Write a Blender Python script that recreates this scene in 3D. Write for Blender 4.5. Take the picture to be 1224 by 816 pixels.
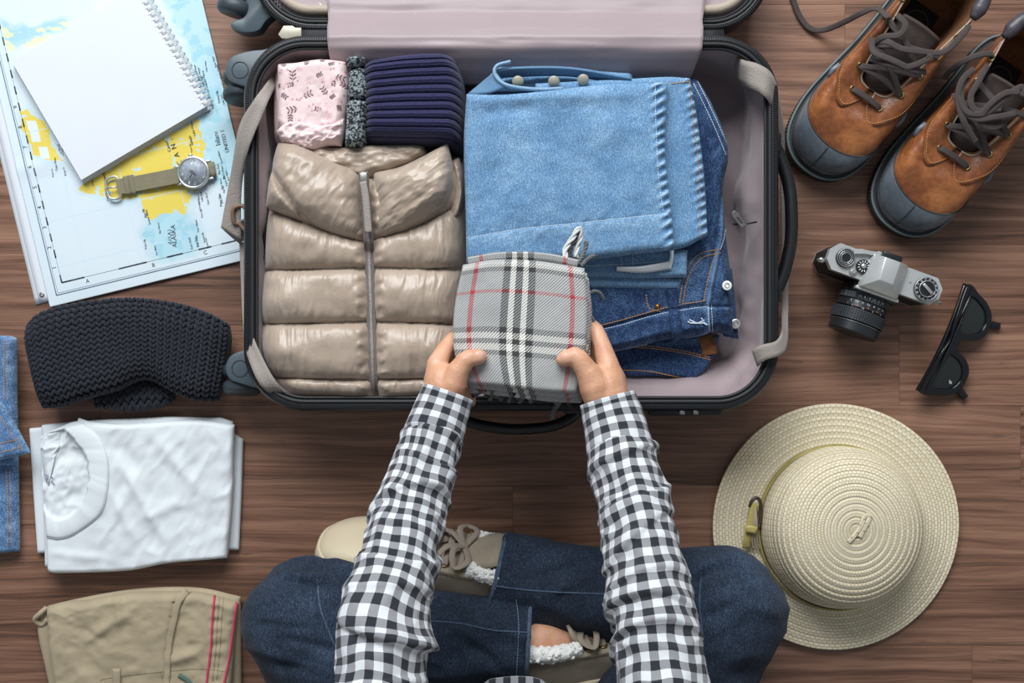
import bpy, bmesh, math, random
import numpy as np
from mathutils import Vector, Matrix
from mathutils.bvhtree import BVHTree

for o in list(bpy.data.objects):
    bpy.data.objects.remove(o)
SC = bpy.context.scene
COL = SC.collection
random.seed(7)
RNG = np.random.default_rng(7)

# ------------------------------------------------------------------ camera, world, lights, exposure
CAM_H, FPX = 1.6, 1408.0            # camera height above floor (m), focal length in pixels of the 1224x816 frame
cam_d = bpy.data.cameras.new('camera')
cam_d.sensor_width = 36.0
cam_d.lens = FPX / 1224.0 * 36.0
cam_d.clip_start = 0.05
cam = bpy.data.objects.new('camera', cam_d)
COL.objects.link(cam)
cam.location = (0, 0, CAM_H)
SC.camera = cam

wd = bpy.data.worlds.new('world')
SC.world = wd
wd.use_nodes = True
bgn = wd.node_tree.nodes['Background']
bgn.inputs[0].default_value = (0.88, 0.94, 1.0, 1)
bgn.inputs[1].default_value = 0.27

def area_light(name, loc, target, sx, sy, power, color):
    d = bpy.data.lights.new(name, 'AREA')
    d.shape = 'RECTANGLE'; d.size = sx; d.size_y = sy; d.energy = power; d.color = color
    o = bpy.data.objects.new(name, d); COL.objects.link(o)
    o.location = loc
    o.rotation_euler = (Vector(target) - Vector(loc)).to_track_quat('-Z', 'Y').to_euler()
    return o
area_light('window_back_offscreen', (-0.40, 2.30, 2.15), (0, 0.0, 0), 2.4, 1.5, 146, (0.95, 0.98, 1.0))
SC.view_settings.view_transform = 'Standard'
SC.view_settings.look = 'None'
SC.view_settings.gamma = 1
SC.view_settings.use_curve_mapping = False
SC.view_settings.exposure = 0.0

# ------------------------------------------------------------------ numeric helpers
def P(px, py, z=0.0):
    k = (CAM_H - z) / FPX
    return np.array([(px - 612) * k, -(py - 408) * k, z])

def PA(pts):                         # list of (px, py, z) -> Nx3
    return np.array([P(*p) for p in pts])

def lin(c):
    c = np.asarray(c, float) / 255.0
    return np.where(c <= 0.04045, c / 12.92, ((c + 0.055) / 1.055) ** 2.4)

def C(r, g, b):
    v = lin((r, g, b)); return (float(v[0]), float(v[1]), float(v[2]), 1.0)

def _h(a, b, c, s):
    n = (a * 374761393 + b * 668265263 + c * 2147483647 + s * 1274126177) & 0xffffffff
    n = ((n ^ (n >> 13)) * 1274126177) & 0xffffffff
    n = ((n ^ (n >> 16)) * 2246822519) & 0xffffffff
    return ((n ^ (n >> 15)) & 0xffff) / 65535.0

def noise3(x, y, z=0.0, s=0):
    x, y, z = np.broadcast_arrays(np.asarray(x, float), np.asarray(y, float), np.asarray(z, float))
    xi, yi, zi = np.floor(x).astype(np.int64), np.floor(y).astype(np.int64), np.floor(z).astype(np.int64)
    fx, fy, fz = x - xi, y - yi, z - zi
    fx, fy, fz = [f * f * (3 - 2 * f) for f in (fx, fy, fz)]
    r = 0
    for i in (0, 1):
        for j in (0, 1):
            for k in (0, 1):
                w = (fx if i else 1 - fx) * (fy if j else 1 - fy) * (fz if k else 1 - fz)
                r = r + w * _h(xi + i, yi + j, zi + k, s)
    return r * 2 - 1

def fbm(x, y, z=0.0, s=0, o=3):
    r, a, t = 0, 1.0, 0
    x, y, z = np.asarray(x, float), np.asarray(y, float), np.asarray(z, float)
    for i in range(o):
        r = r + a * noise3(x, y, z, s + i * 17); t += a
        a *= 0.5; x = x * 2.03 + 5.1; y = y * 2.03 + 1.7; z = z * 2.03 + 3.3
    return r / t

def ridged(x, y, z=0.0, s=0, o=2):
    return 1 - 2 * np.abs(fbm(x, y, z, s, o))

def smooth(e0, e1, x):
    t = np.clip((np.asarray(x, float) - e0) / (e1 - e0), 0, 1); return t * t * (3 - 2 * t)

def catmull(pts, n, closed=False):
    p = np.asarray(pts, float)
    if len(p) == 2 and not closed:
        t = np.linspace(0, 1, n)[:, None]; return p[0] * (1 - t) + p[1] * t
    if closed: q = np.vstack([p[-1], p, p[0], p[1]]); segs = len(p)
    else: q = np.vstack([2 * p[0] - p[1], p, 2 * p[-1] - p[-2]]); segs = len(p) - 1
    k = 24
    out = []
    for i in range(segs):
        a, b, c, d = q[i:i + 4]
        t = np.linspace(0, 1, k, endpoint=False)[:, None]
        out.append(0.5 * (2 * b + (c - a) * t + (2 * a - 5 * b + 4 * c - d) * t ** 2 + (3 * b - a - 3 * c + d) * t ** 3))
    out = np.vstack(out + ([] if closed else [p[-1:]]))
    return resample(out, n, closed)

def resample(p, n, closed=False):
    p = np.asarray(p, float)
    if closed: p = np.vstack([p, p[:1]])
    s = np.r_[0, np.cumsum(np.linalg.norm(np.diff(p, axis=0), axis=1))]
    t = np.linspace(0, s[-1], n + 1)[:-1] if closed else np.linspace(0, s[-1], n)
    return np.stack([np.interp(t, s, p[:, i]) for i in range(p.shape[1])], 1)

def in_poly(x, y, poly):
    poly = np.asarray(poly, float); r = np.zeros(np.shape(x), bool)
    j = len(poly) - 1
    for i in range(len(poly)):
        xi, yi = poly[i]; xj, yj = poly[j]
        c = ((yi > y) != (yj > y)) & (x < (xj - xi) * (y - yi) / (yj - yi + 1e-12) + xi)
        r ^= c; j = i
    return r

# ------------------------------------------------------------------ mesh helpers
class Geo:
    """verts / faces collector"""
    def __init__(s): s.v = []; s.f = []; s.uv = {}; s.n = 0
    def add(s, v, f):
        v = np.asarray(v, float).reshape(-1, 3); s.v.append(v)
        s.f += [tuple(int(i) + s.n for i in q) for q in f]; s.n += len(v)
        return s
    def V(s): return np.vstack(s.v)
    def xf(s, M):
        M = np.array(M); s.v = [v @ M[:3, :3].T + M[:3, 3] for v in s.v]; return s

def grid_faces(ni, nj, wi=False, wj=False, off=0, flip=False):
    f = []
    for i in range(ni if wi else ni - 1):
        for j in range(nj if wj else nj - 1):
            a = i * nj + j; b = i * nj + (j + 1) % nj
            c = ((i + 1) % ni) * nj + (j + 1) % nj; d = ((i + 1) % ni) * nj + j
            q = (a + off, b + off, c + off, d + off)
            f.append(q[::-1] if flip else q)
    return f

def grid_normals(G, wj=False, wi=False):
    du = np.gradient(G, axis=0); dv = np.gradient(G, axis=1)
    if wj: dv = (np.roll(G, -1, 1) - np.roll(G, 1, 1)) / 2
    if wi: du = (np.roll(G, -1, 0) - np.roll(G, 1, 0)) / 2
    n = np.cross(du, dv); l = np.linalg.norm(n, axis=2, keepdims=True); l[l < 1e-12] = 1
    return n / l

def solid_grid(G, th, g=None):
    """a thin sheet: grid of points thickened by th against its normal"""
    ni, nj = G.shape[:2]
    N = grid_normals(G)
    B = G - N * th
    g = g or Geo()
    v = np.vstack([G.reshape(-1, 3), B.reshape(-1, 3)])
    f = grid_faces(ni, nj) + grid_faces(ni, nj, off=ni * nj, flip=True)
    o = ni * nj
    ring = [(i, 0) for i in range(ni)] + [(ni - 1, j) for j in range(1, nj)] + [(i, nj - 1) for i in range(ni - 2, -1, -1)] + [(0, j) for j in range(nj - 2, 0, -1)]
    idx = [i * nj + j for i, j in ring]
    for k in range(len(idx)):
        a, b = idx[k], idx[(k + 1) % len(idx)]
        f.append((a, b, b + o, a + o))
    return g.add(v, f)

def frames(p, closed=False, up=None):
    p = np.asarray(p, float)
    if closed: t = np.roll(p, -1, 0) - np.roll(p, 1, 0)
    else: t = np.gradient(p, axis=0)
    t /= np.linalg.norm(t, axis=1, keepdims=True) + 1e-12
    n = np.zeros_like(p)
    if up is not None:
        u = np.broadcast_to(np.asarray(up, float), p.shape)
        n = u - t * np.sum(u * t, 1, keepdims=True)
        n /= np.linalg.norm(n, axis=1, keepdims=True) + 1e-12
    else:
        a = np.array([0, 0, 1.0]) if abs(t[0, 2]) < 0.9 else np.array([1.0, 0, 0])
        n[0] = a - t[0] * (a @ t[0]); n[0] /= np.linalg.norm(n[0])
        for i in range(1, len(p)):
            n[i] = n[i - 1] - t[i] * (n[i - 1] @ t[i]); n[i] /= np.linalg.norm(n[i]) + 1e-12
    return t, n, np.cross(t, n)

def tube(p, r, seg=10, closed=False, up=None, ry=None, g=None, caps=True, sq=None):
    """r: radius along the normal (up) ; ry: along the binormal"""
    p = np.asarray(p, float); n = len(p)
    t, nn, bb = frames(p, closed, up)
    r = np.broadcast_to(np.asarray(r, float), (n,)); ry = r if ry is None else np.broadcast_to(np.asarray(ry, float), (n,))
    a = np.linspace(0, 2 * np.pi, seg, endpoint=False)
    ca, sa = np.cos(a), np.sin(a)
    if sq:
        ca = np.sign(ca) * np.abs(ca) ** sq; sa = np.sign(sa) * np.abs(sa) ** sq
    G = p[:, None, :] + nn[:, None, :] * (ca[None, :, None] * r[:, None, None]) + bb[:, None, :] * (sa[None, :, None] * ry[:, None, None])
    g = g or Geo()
    f = grid_faces(n, seg, wi=closed, wj=True)
    if not closed and caps:
        f.append(tuple(range(seg))[::-1]); f.append(tuple((n - 1) * seg + k for k in range(seg)))
    # make faces point outward
    f = [q[::-1] for q in f]
    return g.add(G.reshape(-1, 3), f)

def strip(a, b, th, n=40, m=4, g=None, bow=0.0):
    """a band given by its two edges"""
    a = catmull(a, n); b = catmull(b, n)
    t = np.linspace(0, 1, m)[None, :, None]
    G = a[:, None, :] * (1 - t) + b[:, None, :] * t
    if bow:
        N = grid_normals(G); G = G + N * (bow * np.sin(np.pi * t))
    return solid_grid(G, th, g)

def band(p, w, th, n=None, side=None, up=(0, 0, 1), g=None):
    """flat band centred on a path; width direction = tangent x up"""
    p = catmull(p, n) if n else np.asarray(p, float)
    t, nn, bb = frames(p, False, up)
    if side is not None:
        bb = np.broadcast_to(np.asarray(side, float), p.shape); bb = bb / np.linalg.norm(bb, axis=1, keepdims=True)
    w = np.broadcast_to(np.asarray(w, float), (len(p),))[:, None]
    G = np.stack([p - bb * w / 2, p - bb * w / 6, p + bb * w / 6, p + bb * w / 2], 1)
    return solid_grid(G, th, g)

def lathe(prof, seg=48, g=None, cap=True):
    """profile (r,z) turned about z"""
    prof = np.asarray(prof, float); a = np.linspace(0, 2 * np.pi, seg, endpoint=False)
    G = np.stack([prof[:, 0, None] * np.cos(a), prof[:, 0, None] * np.sin(a), np.repeat(prof[:, 1, None], seg, 1)], 2)
    g = g or Geo(); n = len(prof)
    f = grid_faces(n, seg, wj=True)
    if cap:
        f.append(tuple(range(seg))[::-1]); f.append(tuple((n - 1) * seg + k for k in range(seg)))
    return g.add(G.reshape(-1, 3), f)

def box(sx, sy, sz, c=(0, 0, 0), bev=0.0, seg=2, g=None):
    bm = bmesh.new(); bmesh.ops.create_cube(bm, size=1)
    for v in bm.verts: v.co = Vector((v.co.x * sx + c[0], v.co.y * sy + c[1], v.co.z * sz + c[2]))
    if bev > 0:
        bmesh.ops.bevel(bm, geom=list(bm.edges), offset=bev, segments=seg, profile=0.5, affect='EDGES')
    g = g or Geo(); bm.verts.index_update()
    g.add([v.co for v in bm.verts], [[v.index for v in f.verts] for f in bm.faces]); bm.free()
    return g

def prism(poly, z0, z1, bev=0.0, g=None):
    """vertical prism over a 2D outline"""
    bm = bmesh.new()
    vs = [bm.verts.new((x, y, z0)) for x, y in poly]
    f = bm.faces.new(vs); bm.normal_update()
    if f.normal.z < 0: f.normal_flip()
    r = bmesh.ops.extrude_face_region(bm, geom=[f])
    for v in [e for e in r['geom'] if isinstance(e, bmesh.types.BMVert)]: v.co.z = z1
    bmesh.ops.recalc_face_normals(bm, faces=list(bm.faces))
    if bev > 0:
        es = [e for e in bm.edges if abs(e.verts[0].co.z - z1) < 1e-9 and abs(e.verts[1].co.z - z1) < 1e-9]
        bmesh.ops.bevel(bm, geom=es, offset=bev, segments=2, profile=0.5, affect='EDGES')
    bm.verts.index_update(); g = g or Geo()
    g.add([v.co for v in bm.verts], [[v.index for v in q.verts] for q in bm.faces]); bm.free()
    return g

def ellipsoid(r, seg=16, rings=8, g=None):
    th = np.linspace(0, np.pi, rings + 1)
    prof = np.stack([np.sin(th), -np.cos(th)], 1); prof[0, 0] = prof[-1, 0] = 1e-4
    q = lathe(prof, seg)
    q.v = [v * np.asarray(r) for v in q.v]
    if g: return g.add(q.V(), q.f)
    return q

class Thing:
    """top-level Empty at the thing's base; parts are built in world space (world=True) or in its own space"""
    def __init__(s, name, label, cat, loc=(0, 0, 0), rot=(0, 0, 0), world=True, group=None):
        s.o = bpy.data.objects.new(name, None); COL.objects.link(s.o)
        s.o.empty_display_size = 0.02
        s.o.location = loc; s.o.rotation_euler = rot
        s.o['label'] = label; s.o['category'] = cat
        if group: s.o['group'] = group
        s.loc = np.asarray(loc, float); s.world = world
    def add(s, name, g, mat, parent=None, smooth=True, uv=None, attrs=None, label=None, stuff=False, auto=None):
        V = g.V()
        if s.world: V = V - s.loc
        o = mesh_obj(name, V, g.f, mat, smooth, uv, attrs, auto)
        o.parent = parent or s.o
        if label: o['label'] = label
        if stuff: o['kind'] = 'stuff'
        return o

def mesh_obj(name, V, F, mat, smooth=True, uv=None, attrs=None, auto=None):
    me = bpy.data.meshes.new(name)
    me.from_pydata([tuple(v) for v in V], [], F)
    if smooth:
        me.polygons.foreach_set('use_smooth', np.ones(len(me.polygons), bool))
    if uv is not None:
        L = me.uv_layers.new(name='UVMap')
        li = np.zeros(len(me.loops), np.int32); me.loops.foreach_get('vertex_index', li)
        L.data.foreach_set('uv', np.asarray(uv, np.float32)[li].ravel())
    for k, a in (attrs or {}).items():
        a = np.asarray(a, np.float32)
        if a.ndim == 1:
            at = me.attributes.new(k, 'FLOAT', 'POINT'); at.data.foreach_set('value', a)
        else:
            if a.shape[1] == 3: a = np.c_[a, np.ones(len(a), np.float32)]
            at = me.attributes.new(k, 'FLOAT_COLOR', 'POINT'); at.data.foreach_set('color', a.ravel())
    if auto is not None:
        me.update()
        try: me.set_sharp_from_angle(angle=math.radians(auto))
        except Exception: pass
    me.materials.append(mat)
    me.update()
    o = bpy.data.objects.new(name, me); COL.objects.link(o)
    return o

def copy_part(o, parent, mat4=None):
    c = o.copy(); COL.objects.link(c); c.parent = parent
    if mat4 is not None: c.matrix_local = mat4
    return c

# folded cloth: a Coons patch over four edges given in photo pixels, thickened with rounded rims
def coons(bot, rgt, top, lft, nu, nv, curve=True):
    def c(p, n):
        p = np.asarray(p, float)
        q = catmull(p, 200) if curve and len(p) > 2 else resample(p, 200)
        t = np.linspace(0, 1, n); t = t - 0.10 * np.sin(2 * np.pi * t) / 1.0 * 1.0
        t = np.clip(t, 0, 1)
        s = np.linspace(0, 1, 200)
        return np.stack([np.interp(t, s, q[:, i]) for i in (0, 1)], 1), t
    b, tu = c(bot, nu); tp, _ = c(top, nu); l, tv = c(lft, nv); r, _ = c(rgt, nv)
    u = tu[None, :, None]; v = tv[:, None, None]
    G = (1 - v) * b[None] + v * tp[None] + (1 - u) * l[:, None] + u * r[:, None]
    G = G - ((1 - u) * (1 - v) * b[0] + u * (1 - v) * b[-1] + (1 - u) * v * tp[0] + u * v * tp[-1])
    return G, np.broadcast_to(tu[None, :], (nv, nu)), np.broadcast_to(tv[:, None], (nv, nu))

class Slab:
    def __init__(s, bot, rgt, top, lft, z0, th, er=0.012, nu=90, nv=90, h=None, curve=True, zref=None, lift=None):
        G, U, Vv = coons(bot, rgt, top, lft, nu, nv, curve)
        s.px, s.py, s.u, s.v = G[..., 0], G[..., 1], U, Vv
        zr = (z0 + th) if zref is None else zref
        k = (CAM_H - zr) / FPX
        X = (s.px - 612) * k; Y = -(s.py - 408) * k
        du = np.r_['1', np.zeros((nv, 1)), np.cumsum(np.hypot(np.diff(X, axis=1), np.diff(Y, axis=1)), 1)]
        dv = np.r_['0', np.zeros((1, nu)), np.cumsum(np.hypot(np.diff(X, axis=0), np.diff(Y, axis=0)), 0)]
        eu = np.minimum(du, du[:, -1:] - du); ev = np.minimum(dv, dv[-1:, :] - dv)
        q = lambda d: np.sqrt(np.clip(1 - (1 - np.clip(d / er, 0, 1)) ** 2, 0, 1))
        f = q(eu) * q(ev)
        H = h(s) if h else 0.0
        L = lift(s) if lift else 0.0
        zt = z0 + th / 2 + th / 2 * f + H * np.clip(f * 1.3, 0, 1) + L
        zb = z0 + th / 2 - th / 2 * f + L
        s.top = np.stack([X, Y, zt], 2); s.f_edge = f
        B = np.stack([X, Y, zb], 2)[1:-1, 1:-1]
        n0 = nu * nv
        idx = np.arange(n0).reshape(nv, nu).copy(); bidx = idx.copy()
        bidx[1:-1, 1:-1] = n0 + np.arange((nv - 2) * (nu - 2)).reshape(nv - 2, nu - 2)
        F = []
        for i in range(nv - 1):
            for j in range(nu - 1):
                F.append((idx[i, j], idx[i, j + 1], idx[i + 1, j + 1], idx[i + 1, j]))
                F.append((bidx[i, j], bidx[i + 1, j], bidx[i + 1, j + 1], bidx[i, j + 1]))
        s.V = np.vstack([s.top.reshape(-1, 3), B.reshape(-1, 3)])
        s.F = [tuple(int(x) for x in q_) for q_ in F]
        uvt = np.stack([du, dv], 2)
        s.uv = np.vstack([uvt.reshape(-1, 2), uvt[1:-1, 1:-1].reshape(-1, 2)])
        s.nu, s.nv = nu, nv
        s._b = None
    def full(s, A):
        A = np.asarray(A, float) * np.ones((s.nv, s.nu) + np.shape(A)[2:])
        r = A.reshape((s.nv * s.nu,) + A.shape[2:]); i = A[1:-1, 1:-1]
        return np.concatenate([r, i.reshape((-1,) + A.shape[2:])])
    def geo(s):
        g = Geo(); g.add(s.V, s.F); return g
    def bvh(s):
        if s._b is None: s._b = BVHTree.FromPolygons([tuple(v) for v in s.V], s.F)
        return s._b
    def at(s, u, v):
        """point on the top by grid fraction arrays"""
        j = np.clip(np.interp(u, s.u[0], np.arange(s.nu)), 0, s.nu - 1.001); i = np.clip(np.interp(v, s.v[:, 0], np.arange(s.nv)), 0, s.nv - 1.001)
        i0, j0 = np.floor(i).astype(int), np.floor(j).astype(int); a, b = (i - i0)[..., None], (j - j0)[..., None]
        T = s.top
        return T[i0, j0] * (1 - a) * (1 - b) + T[i0 + 1, j0] * a * (1 - b) + T[i0, j0 + 1] * (1 - a) * b + T[i0 + 1, j0 + 1] * a * b

def hit(bvhs, px, py, lift=0.0):
    o = Vector((0, 0, CAM_H)); d = Vector(P(px, py, 0)) - o; d.normalize()
    best = None
    for b in (bvhs if isinstance(bvhs, (list, tuple)) else [bvhs]):
        r = b.ray_cast(o, d, 5.0)
        if r[0] is not None and (best is None or r[3] < best[3]): best = r
    if best is None: return None
    return np.array(best[0]) + np.array(best[1]) * lift

def drape(bvhs, pts, n, lift=0.0, curve=True):
    q = catmull(pts, n) if curve else resample(np.asarray(pts, float), n)
    out = [hit(bvhs, x, y, lift) for x, y in q]
    return np.array([p for p in out if p is not None])

def stitch_geo(path, dash=0.0026, gap=0.0012, w=0.0009, h=0.0007, g=None):
    """dashes of thread along a path"""
    path = np.asarray(path, float); g = g or Geo()
    if len(path) < 2: return g
    L = np.sum(np.linalg.norm(np.diff(path, axis=0), axis=1)); n = max(1, int(L / (dash + gap)))
    s = np.r_[0, np.cumsum(np.linalg.norm(np.diff(path, axis=0), axis=1))]
    for k in range(n):
        t0 = k * (dash + gap); t1 = t0 + dash
        a = np.array([np.interp(t0, s, path[:, i]) for i in range(3)]); b = np.array([np.interp(min(t1, L), s, path[:, i]) for i in range(3)])
        d = b - a; l = np.linalg.norm(d)
        if l < 1e-5: continue
        d /= l; sd = np.cross(d, [0, 0, 1.0]); sd /= np.linalg.norm(sd) + 1e-9; up = np.cross(sd, d)
        v = [a - sd * w / 2, a + sd * w / 2, b + sd * w / 2, b - sd * w / 2]
        v = v + [q + up * h for q in v]
        g.add(v, [(0, 3, 2, 1), (4, 5, 6, 7), (0, 1, 5, 4), (1, 2, 6, 5), (2, 3, 7, 6), (3, 0, 4, 7)])
    return g

def stitch_objs(t, b, paths, mat, parent, n=40, lift=0.0003, **k):
    for p in paths:
        g = stitch_geo(drape(b, p, n, lift), **k)
        if g.n: t.add('seam_stitch', g, M[mat], parent=parent, smooth=False)

def text_geo(s, size=0.01, align='CENTER', extrude=0.00005):
    cu = bpy.data.curves.new('t', 'FONT'); cu.body = s; cu.size = size; cu.align_x = align; cu.align_y = 'CENTER'; cu.extrude = extrude; cu.resolution_u = 3
    o = bpy.data.objects.new('t', cu); COL.objects.link(o)
    dg = bpy.context.evaluated_depsgraph_get(); me = bpy.data.meshes.new_from_object(o.evaluated_get(dg))
    g = Geo(); g.add([v.co for v in me.vertices] or [(0, 0, 0)], [tuple(p.vertices) for p in me.polygons])
    bpy.data.objects.remove(o); bpy.data.curves.remove(cu); bpy.data.meshes.remove(me)
    return g

def curve_fill(outer, holes, ext, bev=0.0):
    """2D outline with holes, extruded and bevelled"""
    cu = bpy.data.curves.new('c', 'CURVE'); cu.dimensions = '2D'; cu.fill_mode = 'BOTH'; cu.extrude = ext; cu.bevel_depth = bev; cu.bevel_resolution = 2
    for loop in [outer] + holes:
        sp = cu.splines.new('POLY'); sp.points.add(len(loop) - 1); sp.use_cyclic_u = True
        for q, (x, y) in zip(sp.points, loop): q.co = (x, y, 0, 1)
    o = bpy.data.objects.new('c', cu); COL.objects.link(o)
    dg = bpy.context.evaluated_depsgraph_get(); me = bpy.data.meshes.new_from_object(o.evaluated_get(dg))
    g = Geo(); g.add([v.co for v in me.vertices], [tuple(p.vertices) for p in me.polygons])
    bpy.data.objects.remove(o); bpy.data.curves.remove(cu); bpy.data.meshes.remove(me)
    return g

def blob(chains, voxel, smooth_n=6, factor=0.5):
    """union of tapered round limbs: chains of (point, radius [, flat]) -> one closed skin (verts, faces, normals)"""
    g = Geo()
    for ch in chains:
        if ch[0] == 'e':                                  # ellipsoid: centre, radii, matrix3
            _, c, r, M = ch
            e = ellipsoid(r, 24, 14); V = e.V() @ np.array(M).T + np.array(c); g.add(V, e.f); continue
        pts = np.array([q[0] for q in ch], float); rad = np.array([q[1] for q in ch], float)
        for i in range(len(pts) - 1):
            a, b, ra, rb = pts[i], pts[i + 1], rad[i], rad[i + 1]
            d = b - a; l = np.linalg.norm(d); d = d / max(l, 1e-9)
            th = np.linspace(-np.pi / 2, 0, 6); pa = np.stack([ra * np.cos(th), ra * np.sin(th)], 1); pb = np.stack([rb * np.cos(-th[::-1]), l + rb * np.sin(-th[::-1])], 1)
            if len(ch[i]) > 2 and ch[i][2] == 'flat': pa = np.array([[1e-4, 0], [ra * 0.6, 0], [ra, 0]])
            if len(ch[i + 1]) > 2 and ch[i + 1][2] == 'flat': pb = np.array([[rb, l], [rb * 0.6, l], [1e-4, l]])
            prof = np.vstack([pa, pb]); prof[0, 0] = max(prof[0, 0], 1e-4); prof[-1, 0] = max(prof[-1, 0], 1e-4)
            q = lathe(prof, 20)
            z = d; x = np.cross([0, 0, 1.0] if abs(d[2]) < 0.9 else [1.0, 0, 0], z); x /= np.linalg.norm(x); y = np.cross(z, x)
            V = q.V(); V = a + V[:, :1] * x + V[:, 1:2] * y + V[:, 2:] * z
            g.add(V, q.f)
    me = bpy.data.meshes.new('b'); me.from_pydata([tuple(v) for v in g.V()], [], g.f)
    o = bpy.data.objects.new('b', me); COL.objects.link(o)
    m = o.modifiers.new('r', 'REMESH'); m.mode = 'VOXEL'; m.voxel_size = voxel; m.adaptivity = 0
    if smooth_n:
        m2 = o.modifiers.new('s', 'SMOOTH'); m2.factor = factor; m2.iterations = smooth_n
    dg = bpy.context.evaluated_depsgraph_get(); e = bpy.data.meshes.new_from_object(o.evaluated_get(dg))
    V = np.zeros(len(e.vertices) * 3); e.vertices.foreach_get('co', V); V = V.reshape(-1, 3)
    N = np.zeros(len(e.vertices) * 3); e.vertices.foreach_get('normal', N); N = N.reshape(-1, 3)
    F = [tuple(p.vertices) for p in e.polygons]
    bpy.data.objects.remove(o); bpy.data.meshes.remove(e)
    return V, F, N

# ------------------------------------------------------------------ materials
def nd(nt, t, ins=None, **props):
    n = nt.nodes.new(t)
    for k, v in props.items(): setattr(n, k, v)
    for k, v in (ins or {}).items():
        s = n.inputs[k]
        if isinstance(v, bpy.types.NodeSocket): nt.links.new(v, s)
        else: s.default_value = v
    return n

def new_mat(name, rough=0.6, metal=0.0, **bs):
    m = bpy.data.materials.new(name); m.use_nodes = True; nt = m.node_tree; b = nt.nodes['Principled BSDF']
    b.inputs['Roughness'].default_value = rough; b.inputs['Metallic'].default_value = metal
    for k, v in bs.items(): b.inputs[k.replace('_', ' ')].default_value = v
    return m, nt, b

def ramp(nt, fac, stops, interp='LINEAR'):
    r = nd(nt, 'ShaderNodeValToRGB'); cr = r.color_ramp; cr.interpolation = interp
    while len(cr.elements) < len(stops): cr.elements.new(0.5)
    for e, (p, c) in zip(cr.elements, stops): e.position = p; e.color = c
    nt.links.new(fac, r.inputs[0]); return r.outputs[0]

def math_n(nt, op, a, b=None, c=None):
    n = nd(nt, 'ShaderNodeMath', operation=op)
    for i, v in enumerate((a, b, c)):
        if v is None: continue
        if isinstance(v, bpy.types.NodeSocket): nt.links.new(v, n.inputs[i])
        else: n.inputs[i].default_value = v
    return n.outputs[0]

def coord(nt, kind='Object', scale=(1, 1, 1), rot=(0, 0, 0)):
    tc = nd(nt, 'ShaderNodeTexCoord'); mp = nd(nt, 'ShaderNodeMapping', {'Vector': tc.outputs[kind], 'Scale': scale, 'Rotation': rot}); return mp.outputs[0]

def noise_n(nt, vec, scale, detail=3, rough=0.5, out='Fac'):
    n = nd(nt, 'ShaderNodeTexNoise', {'Vector': vec, 'Scale': scale, 'Detail': detail, 'Roughness': rough}); return n.outputs[out]

def bump_n(nt, b, h, dist=0.001, strength=1.0):
    n = nd(nt, 'ShaderNodeBump', {'Height': h, 'Distance': dist, 'Strength': strength}); nt.links.new(n.outputs[0], b.inputs['Normal'])

def mixc(nt, f, a, b, mode='MIX'):
    n = nd(nt, 'ShaderNodeMix', data_type='RGBA', blend_type=mode)
    for i, v in ((0, f), (6, a), (7, b)):
        if isinstance(v, bpy.types.NodeSocket): nt.links.new(v, n.inputs[i])
        else: n.inputs[i].default_value = v
    return n.outputs[2]

def plain(name, c, rough=0.5, metal=0.0, var=0.10, vscale=30, bump=0.0, bscale=600, **bs):
    """one colour with soft mottling and fine grain relief"""
    m, nt, b = new_mat(name, rough, metal, **bs)
    v = coord(nt)
    lo = tuple(x * (1 - var) for x in c[:3]) + (1,); hi = tuple(min(1, x * (1 + var)) for x in c[:3]) + (1,)
    nt.links.new(ramp(nt, noise_n(nt, v, vscale), [(0.3, lo), (0.7, hi)]), b.inputs['Base Color'])
    if bump: bump_n(nt, b, noise_n(nt, v, bscale, 2), bump)
    return m

M = {}
M['black_plastic'] = plain('black_plastic', C(26, 29, 33), 0.38)
M['black_rubber'] = plain('black_rubber', C(30, 32, 34), 0.6)
M['wheel_grey'] = plain('wheel_grey', C(74, 86, 94), 0.42, var=0.06)
M['wheel_dark'] = plain('wheel_dark', C(52, 62, 68), 0.5, var=0.08)
M['shell'] = plain('shell', C(38, 42, 48), 0.4)
M['zip_metal'] = plain('zip_metal', C(150, 150, 145), 0.35, 0.8)
M['silver'] = plain('silver', C(196, 198, 197), 0.34, 0.75, var=0.05, vscale=60)
M['silver_paint'] = plain('silver_paint', C(196, 199, 198), 0.33, 0.45, var=0.04)
M['brass'] = plain('brass', C(150, 128, 80), 0.35, 0.9)
M['copper'] = plain('copper', C(170, 110, 60), 0.35, 0.9)
M['tan_plastic'] = plain('tan_plastic', C(122, 98, 80), 0.5)
M['beige_metal'] = plain('beige_metal', C(178, 172, 155), 0.45, 0.2)
M['white_paint'] = plain('white_paint', C(230, 232, 230), 0.5, var=0.02)
M['orange_paint'] = plain('orange_paint', C(214, 130, 60), 0.5)
M['ink'] = plain('ink', C(40, 48, 56), 0.7)
M['ink_blue'] = plain('ink_blue', C(96, 120, 140), 0.7)
M['paper_white'] = plain('paper_white', C(214, 219, 226), 0.75, var=0.012, vscale=12)
M['paper_edge'] = plain('paper_edge', C(186, 192, 198), 0.8, var=0.12, vscale=400)
M['skin_nail'] = plain('skin_nail', C(228, 178, 158), 0.3, var=0.04)
M['hair'] = plain('hair', C(38, 27, 22), 0.45, var=0.3, vscale=80)
M['thread_white'] = plain('thread_white', C(196, 210, 222), 0.8)
M['thread_tan'] = plain('thread_tan', C(190, 140, 84), 0.8)
M['thread_navy'] = plain('thread_navy', C(98, 122, 150), 0.8)
M['thread_khaki'] = plain('thread_khaki', C(128, 116, 90), 0.8)
M['thread_grey'] = plain('thread_grey', C(120, 110, 112), 0.8)
M['pink_piping'] = plain('pink_piping', C(196, 62, 92), 0.7)
M['dark_gap'] = plain('dark_gap', C(24, 22, 24), 0.8)

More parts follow.
